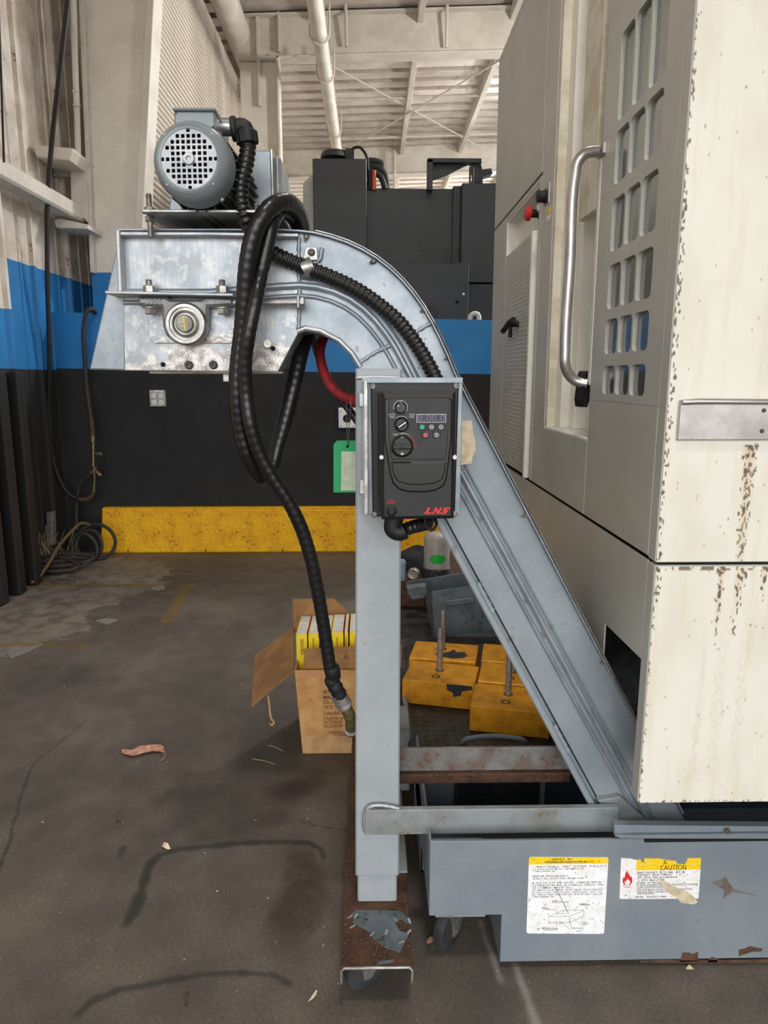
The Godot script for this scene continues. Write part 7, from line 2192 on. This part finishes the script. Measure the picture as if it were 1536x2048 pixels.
	tube(st, spline(PackedVector3Array([Vector3(-1.8517, 3.3016, -4), Vector3(-1.9221, 2.9526, -4.1), Vector3(-1.996, 2.5549, -4.2)]), 0.05), 0.006, 6)
	solo(st, "wall_cable", M.rubber, "thin dark cable down the far left edge of the white siding", "cable")
	st = ms()
	prism(st, PackedVector2Array([Vector2(-2.4473, 0.3997), Vector2(-2.4018, 0.4072), Vector2(-2.4163, 0.1521), Vector2(-2.4621, 0.1445)]), -5.36, -5.3, 0.004)
	solo(st, "strut_stub", M.galv, "short galvanised strut standing in the left corner behind the coiled hose", "strut")
	st = ms()
	var rng := RandomNumberGenerator.new()
	rng.seed = 12
	for k in 46:
		var base := Vector3(-2.4158, 0.164, -5.25) + Vector3(rng.randf_range(-0.12, 0.1), 0, rng.randf_range(-0.05, 0.08))
		base.y = 0.02
		var tip := base + Vector3(rng.randf_range(-0.12, 0.12), rng.randf_range(0.12, 0.30), rng.randf_range(-0.04, 0.06))
		tube(st, PackedVector3Array([base, base.lerp(tip, 0.5) + Vector3(rng.randf_range(-0.03, 0.03), 0.02, 0), tip]), 0.0012, 4)
	solo(st, "dry_straw", M.straw, "wisps of dry straw caught in the left corner", "straw").set_meta("kind", "stuff")

# ------------------------------------------------------------------ small things on the floor
func leaf(called: String, pts: PackedVector2Array, lift: float, m: Material, label: String) -> void:
	var st := ms()
	flat(st)
	var n := pts.size() / 2
	var at := func(i: int, side: int, up: float) -> Vector3:
		var p: Vector2 = pts[i] if side == 0 else pts[2 * n - 1 - i]
		return Vector3(p.x, 0.003 + lift * sin(PI * i / (n - 1.0)) * (0.4 + 0.6 * side) + up, p.y)
	for i in n - 1:
		quad(st, at.call(i, 0, 0.0), at.call(i + 1, 0, 0.0), at.call(i + 1, 1, 0.0), at.call(i, 1, 0.0))
		quad(st, at.call(i, 1, -0.0012), at.call(i + 1, 1, -0.0012), at.call(i + 1, 0, -0.0012), at.call(i, 0, -0.0012))
	solo(st, called, m, label, "leaf")

func build_floor_things() -> void:
	leaf("dry_leaf", PackedVector2Array([Vector2(-0.9492, -2.4941), Vector2(-0.926, -2.4756), Vector2(-0.8912, -2.4606), Vector2(-0.865, -2.478), Vector2(-0.8327, -2.4956), Vector2(-0.8005, -2.495), Vector2(-0.7899, -2.4912), Vector2(-0.8018, -2.5396), Vector2(-0.8172, -2.5399), Vector2(-0.8397, -2.5253), Vector2(-0.8566, -2.5182), Vector2(-0.8873, -2.5188), Vector2(-0.908, -2.5007), Vector2(-0.9562, -2.52)]), 0.018, M.leaf, "large curled pinkish brown dry leaf lying on the open floor")
	var st := ms()
	tube(st, spline(PackedVector3Array([Vector3(-0.7905, 0.012, -2.4955), Vector3(-0.7776, 0.01, -2.4696), Vector3(-0.7782, 0.004, -2.4444), Vector3(-0.7896, 0.003, -2.4323)]), 0.004), 0.0016, 5)
	put(st, "leaf_stalk", M.leaf, get_node("dry_leaf"))
	leaf("dry_leaf", PackedVector2Array([Vector2(-0.638, -1.9421), Vector2(-0.6293, -1.9326), Vector2(-0.6174, -1.9277), Vector2(-0.609, -1.9299), Vector2(-0.6211, -1.9464), Vector2(-0.6374, -1.9609)]), 0.008, M.leaf_pale, "small pale leaf beside the bend of the dark wet streak")
	leaf("dry_leaf", PackedVector2Array([Vector2(-0.827, -2.0902), Vector2(-0.8148, -2.0689), Vector2(-0.8068, -2.0687), Vector2(-0.8094, -2.0952), Vector2(-0.8238, -2.1279), Vector2(-0.8337, -2.1281)]), 0.003, M.leaf_dark, "dark flat leaf on the floor below the large curled leaf")
	leaf("dry_leaf", PackedVector2Array([Vector2(-0.1474, -1.3852), Vector2(-0.1365, -1.3916), Vector2(-0.1305, -1.4036), Vector2(-0.128, -1.4157), Vector2(-0.1312, -1.4117), Vector2(-0.1393, -1.3984)]), 0.006, M.leaf_pale, "thin pale leaf near the lower edge, left of the wheeled channel")
	leaf("dry_leaf", PackedVector2Array([Vector2(-0.4331, -1.3985), Vector2(-0.4256, -1.3826), Vector2(-0.4188, -1.3824), Vector2(-0.4248, -1.4064), Vector2(-0.4327, -1.4146), Vector2(-0.4366, -1.412)]), 0.006, M.leaf_dark, "brown leaf scrap near the lower edge, left of the thin pale leaf")
	leaf("dry_leaf", PackedVector2Array([Vector2(0.1347, -1.5516), Vector2(0.1445, -1.5482), Vector2(0.1554, -1.5577), Vector2(0.154, -1.5707), Vector2(0.1458, -1.5643), Vector2(0.1382, -1.5645)]), 0.008, M.leaf, "reddish leaf scrap under the caster of the tank")
	leaf("dry_leaf", PackedVector2Array([Vector2(0.754, -1.4602), Vector2(0.7624, -1.4571), Vector2(0.7733, -1.4598), Vector2(0.7711, -1.4658), Vector2(0.7652, -1.4688), Vector2(0.7566, -1.466)]), 0.004, M.leaf_pale, "tiny pale scrap on the floor in front of the tank's right half")
	st = ms()
	var rng := RandomNumberGenerator.new()
	rng.seed = 21
	for k in 90:
		var p := Vector3(rng.randf_range(-1.7, 1.1), 0.0015, rng.randf_range(-3.6, -1.2))
		var s := rng.randf_range(0.0015, 0.004)
		box(st, Vector3.ZERO, Vector3(s, 0.002, s * rng.randf_range(0.4, 1.2)), 0.0, Transform3D(Basis(Vector3.UP, rng.randf() * TAU), p))
	solo(st, "floor_crumbs", M.grey_print, "pale crumbs and paint flakes scattered over the dark floor", "debris").set_meta("kind", "stuff")
	st = ms()
	for q in [[Vector3(-0.4018, 0.003, -2.5419), Vector3(-0.3383, 0.003, -2.4957)], [Vector3(-0.445, 0.003, -2.4399), Vector3(-0.3565, 0.003, -2.4034)]]:
		tube(st, PackedVector3Array([q[0], (q[0] + q[1]) / 2.0 + Vector3(0, 0.004, 0), q[1]]), 0.0012, 4)
	solo(st, "straw_bits", M.straw, "two thin straws on the floor in front of the cardboard box", "straw")
	# flakes of old coating lifting by the lane paint
	for e in [[PackedVector2Array([Vector2(-1.619, -4.0003), Vector2(-1.5647, -4.0432), Vector2(-1.4903, -4.0153), Vector2(-1.5295, -3.9301)]), "grey flake of lifted floor coating near the far left floor patch"], [PackedVector2Array([Vector2(-1.88, -3.4991), Vector2(-1.8531, -3.5814), Vector2(-1.7566, -3.6224), Vector2(-1.7807, -3.5382), Vector2(-1.8315, -3.4319)]), "long pale flake of lifted coating at the left picture edge, beside the yellow lane paint"], [PackedVector2Array([Vector2(-1.4925, -4.6396), Vector2(-1.4319, -4.7327), Vector2(-1.3913, -4.6377), Vector2(-1.4385, -4.5929)]), "pale flake of coating beside the corner of the yellow lane paint"]]:
		st = ms()
		var q := PackedVector2Array()
		for p in e[0]:
			q.append(Vector2(p.x, -p.y))
		prism(st, q, 0.0, 0.004, 0.001, Transform3D(Basis(Vector3.RIGHT, Vector3.FORWARD, Vector3.UP), Vector3(0, 0.001, 0)))
		solo(st, "coating_flake", M.flake, e[1], "flake")
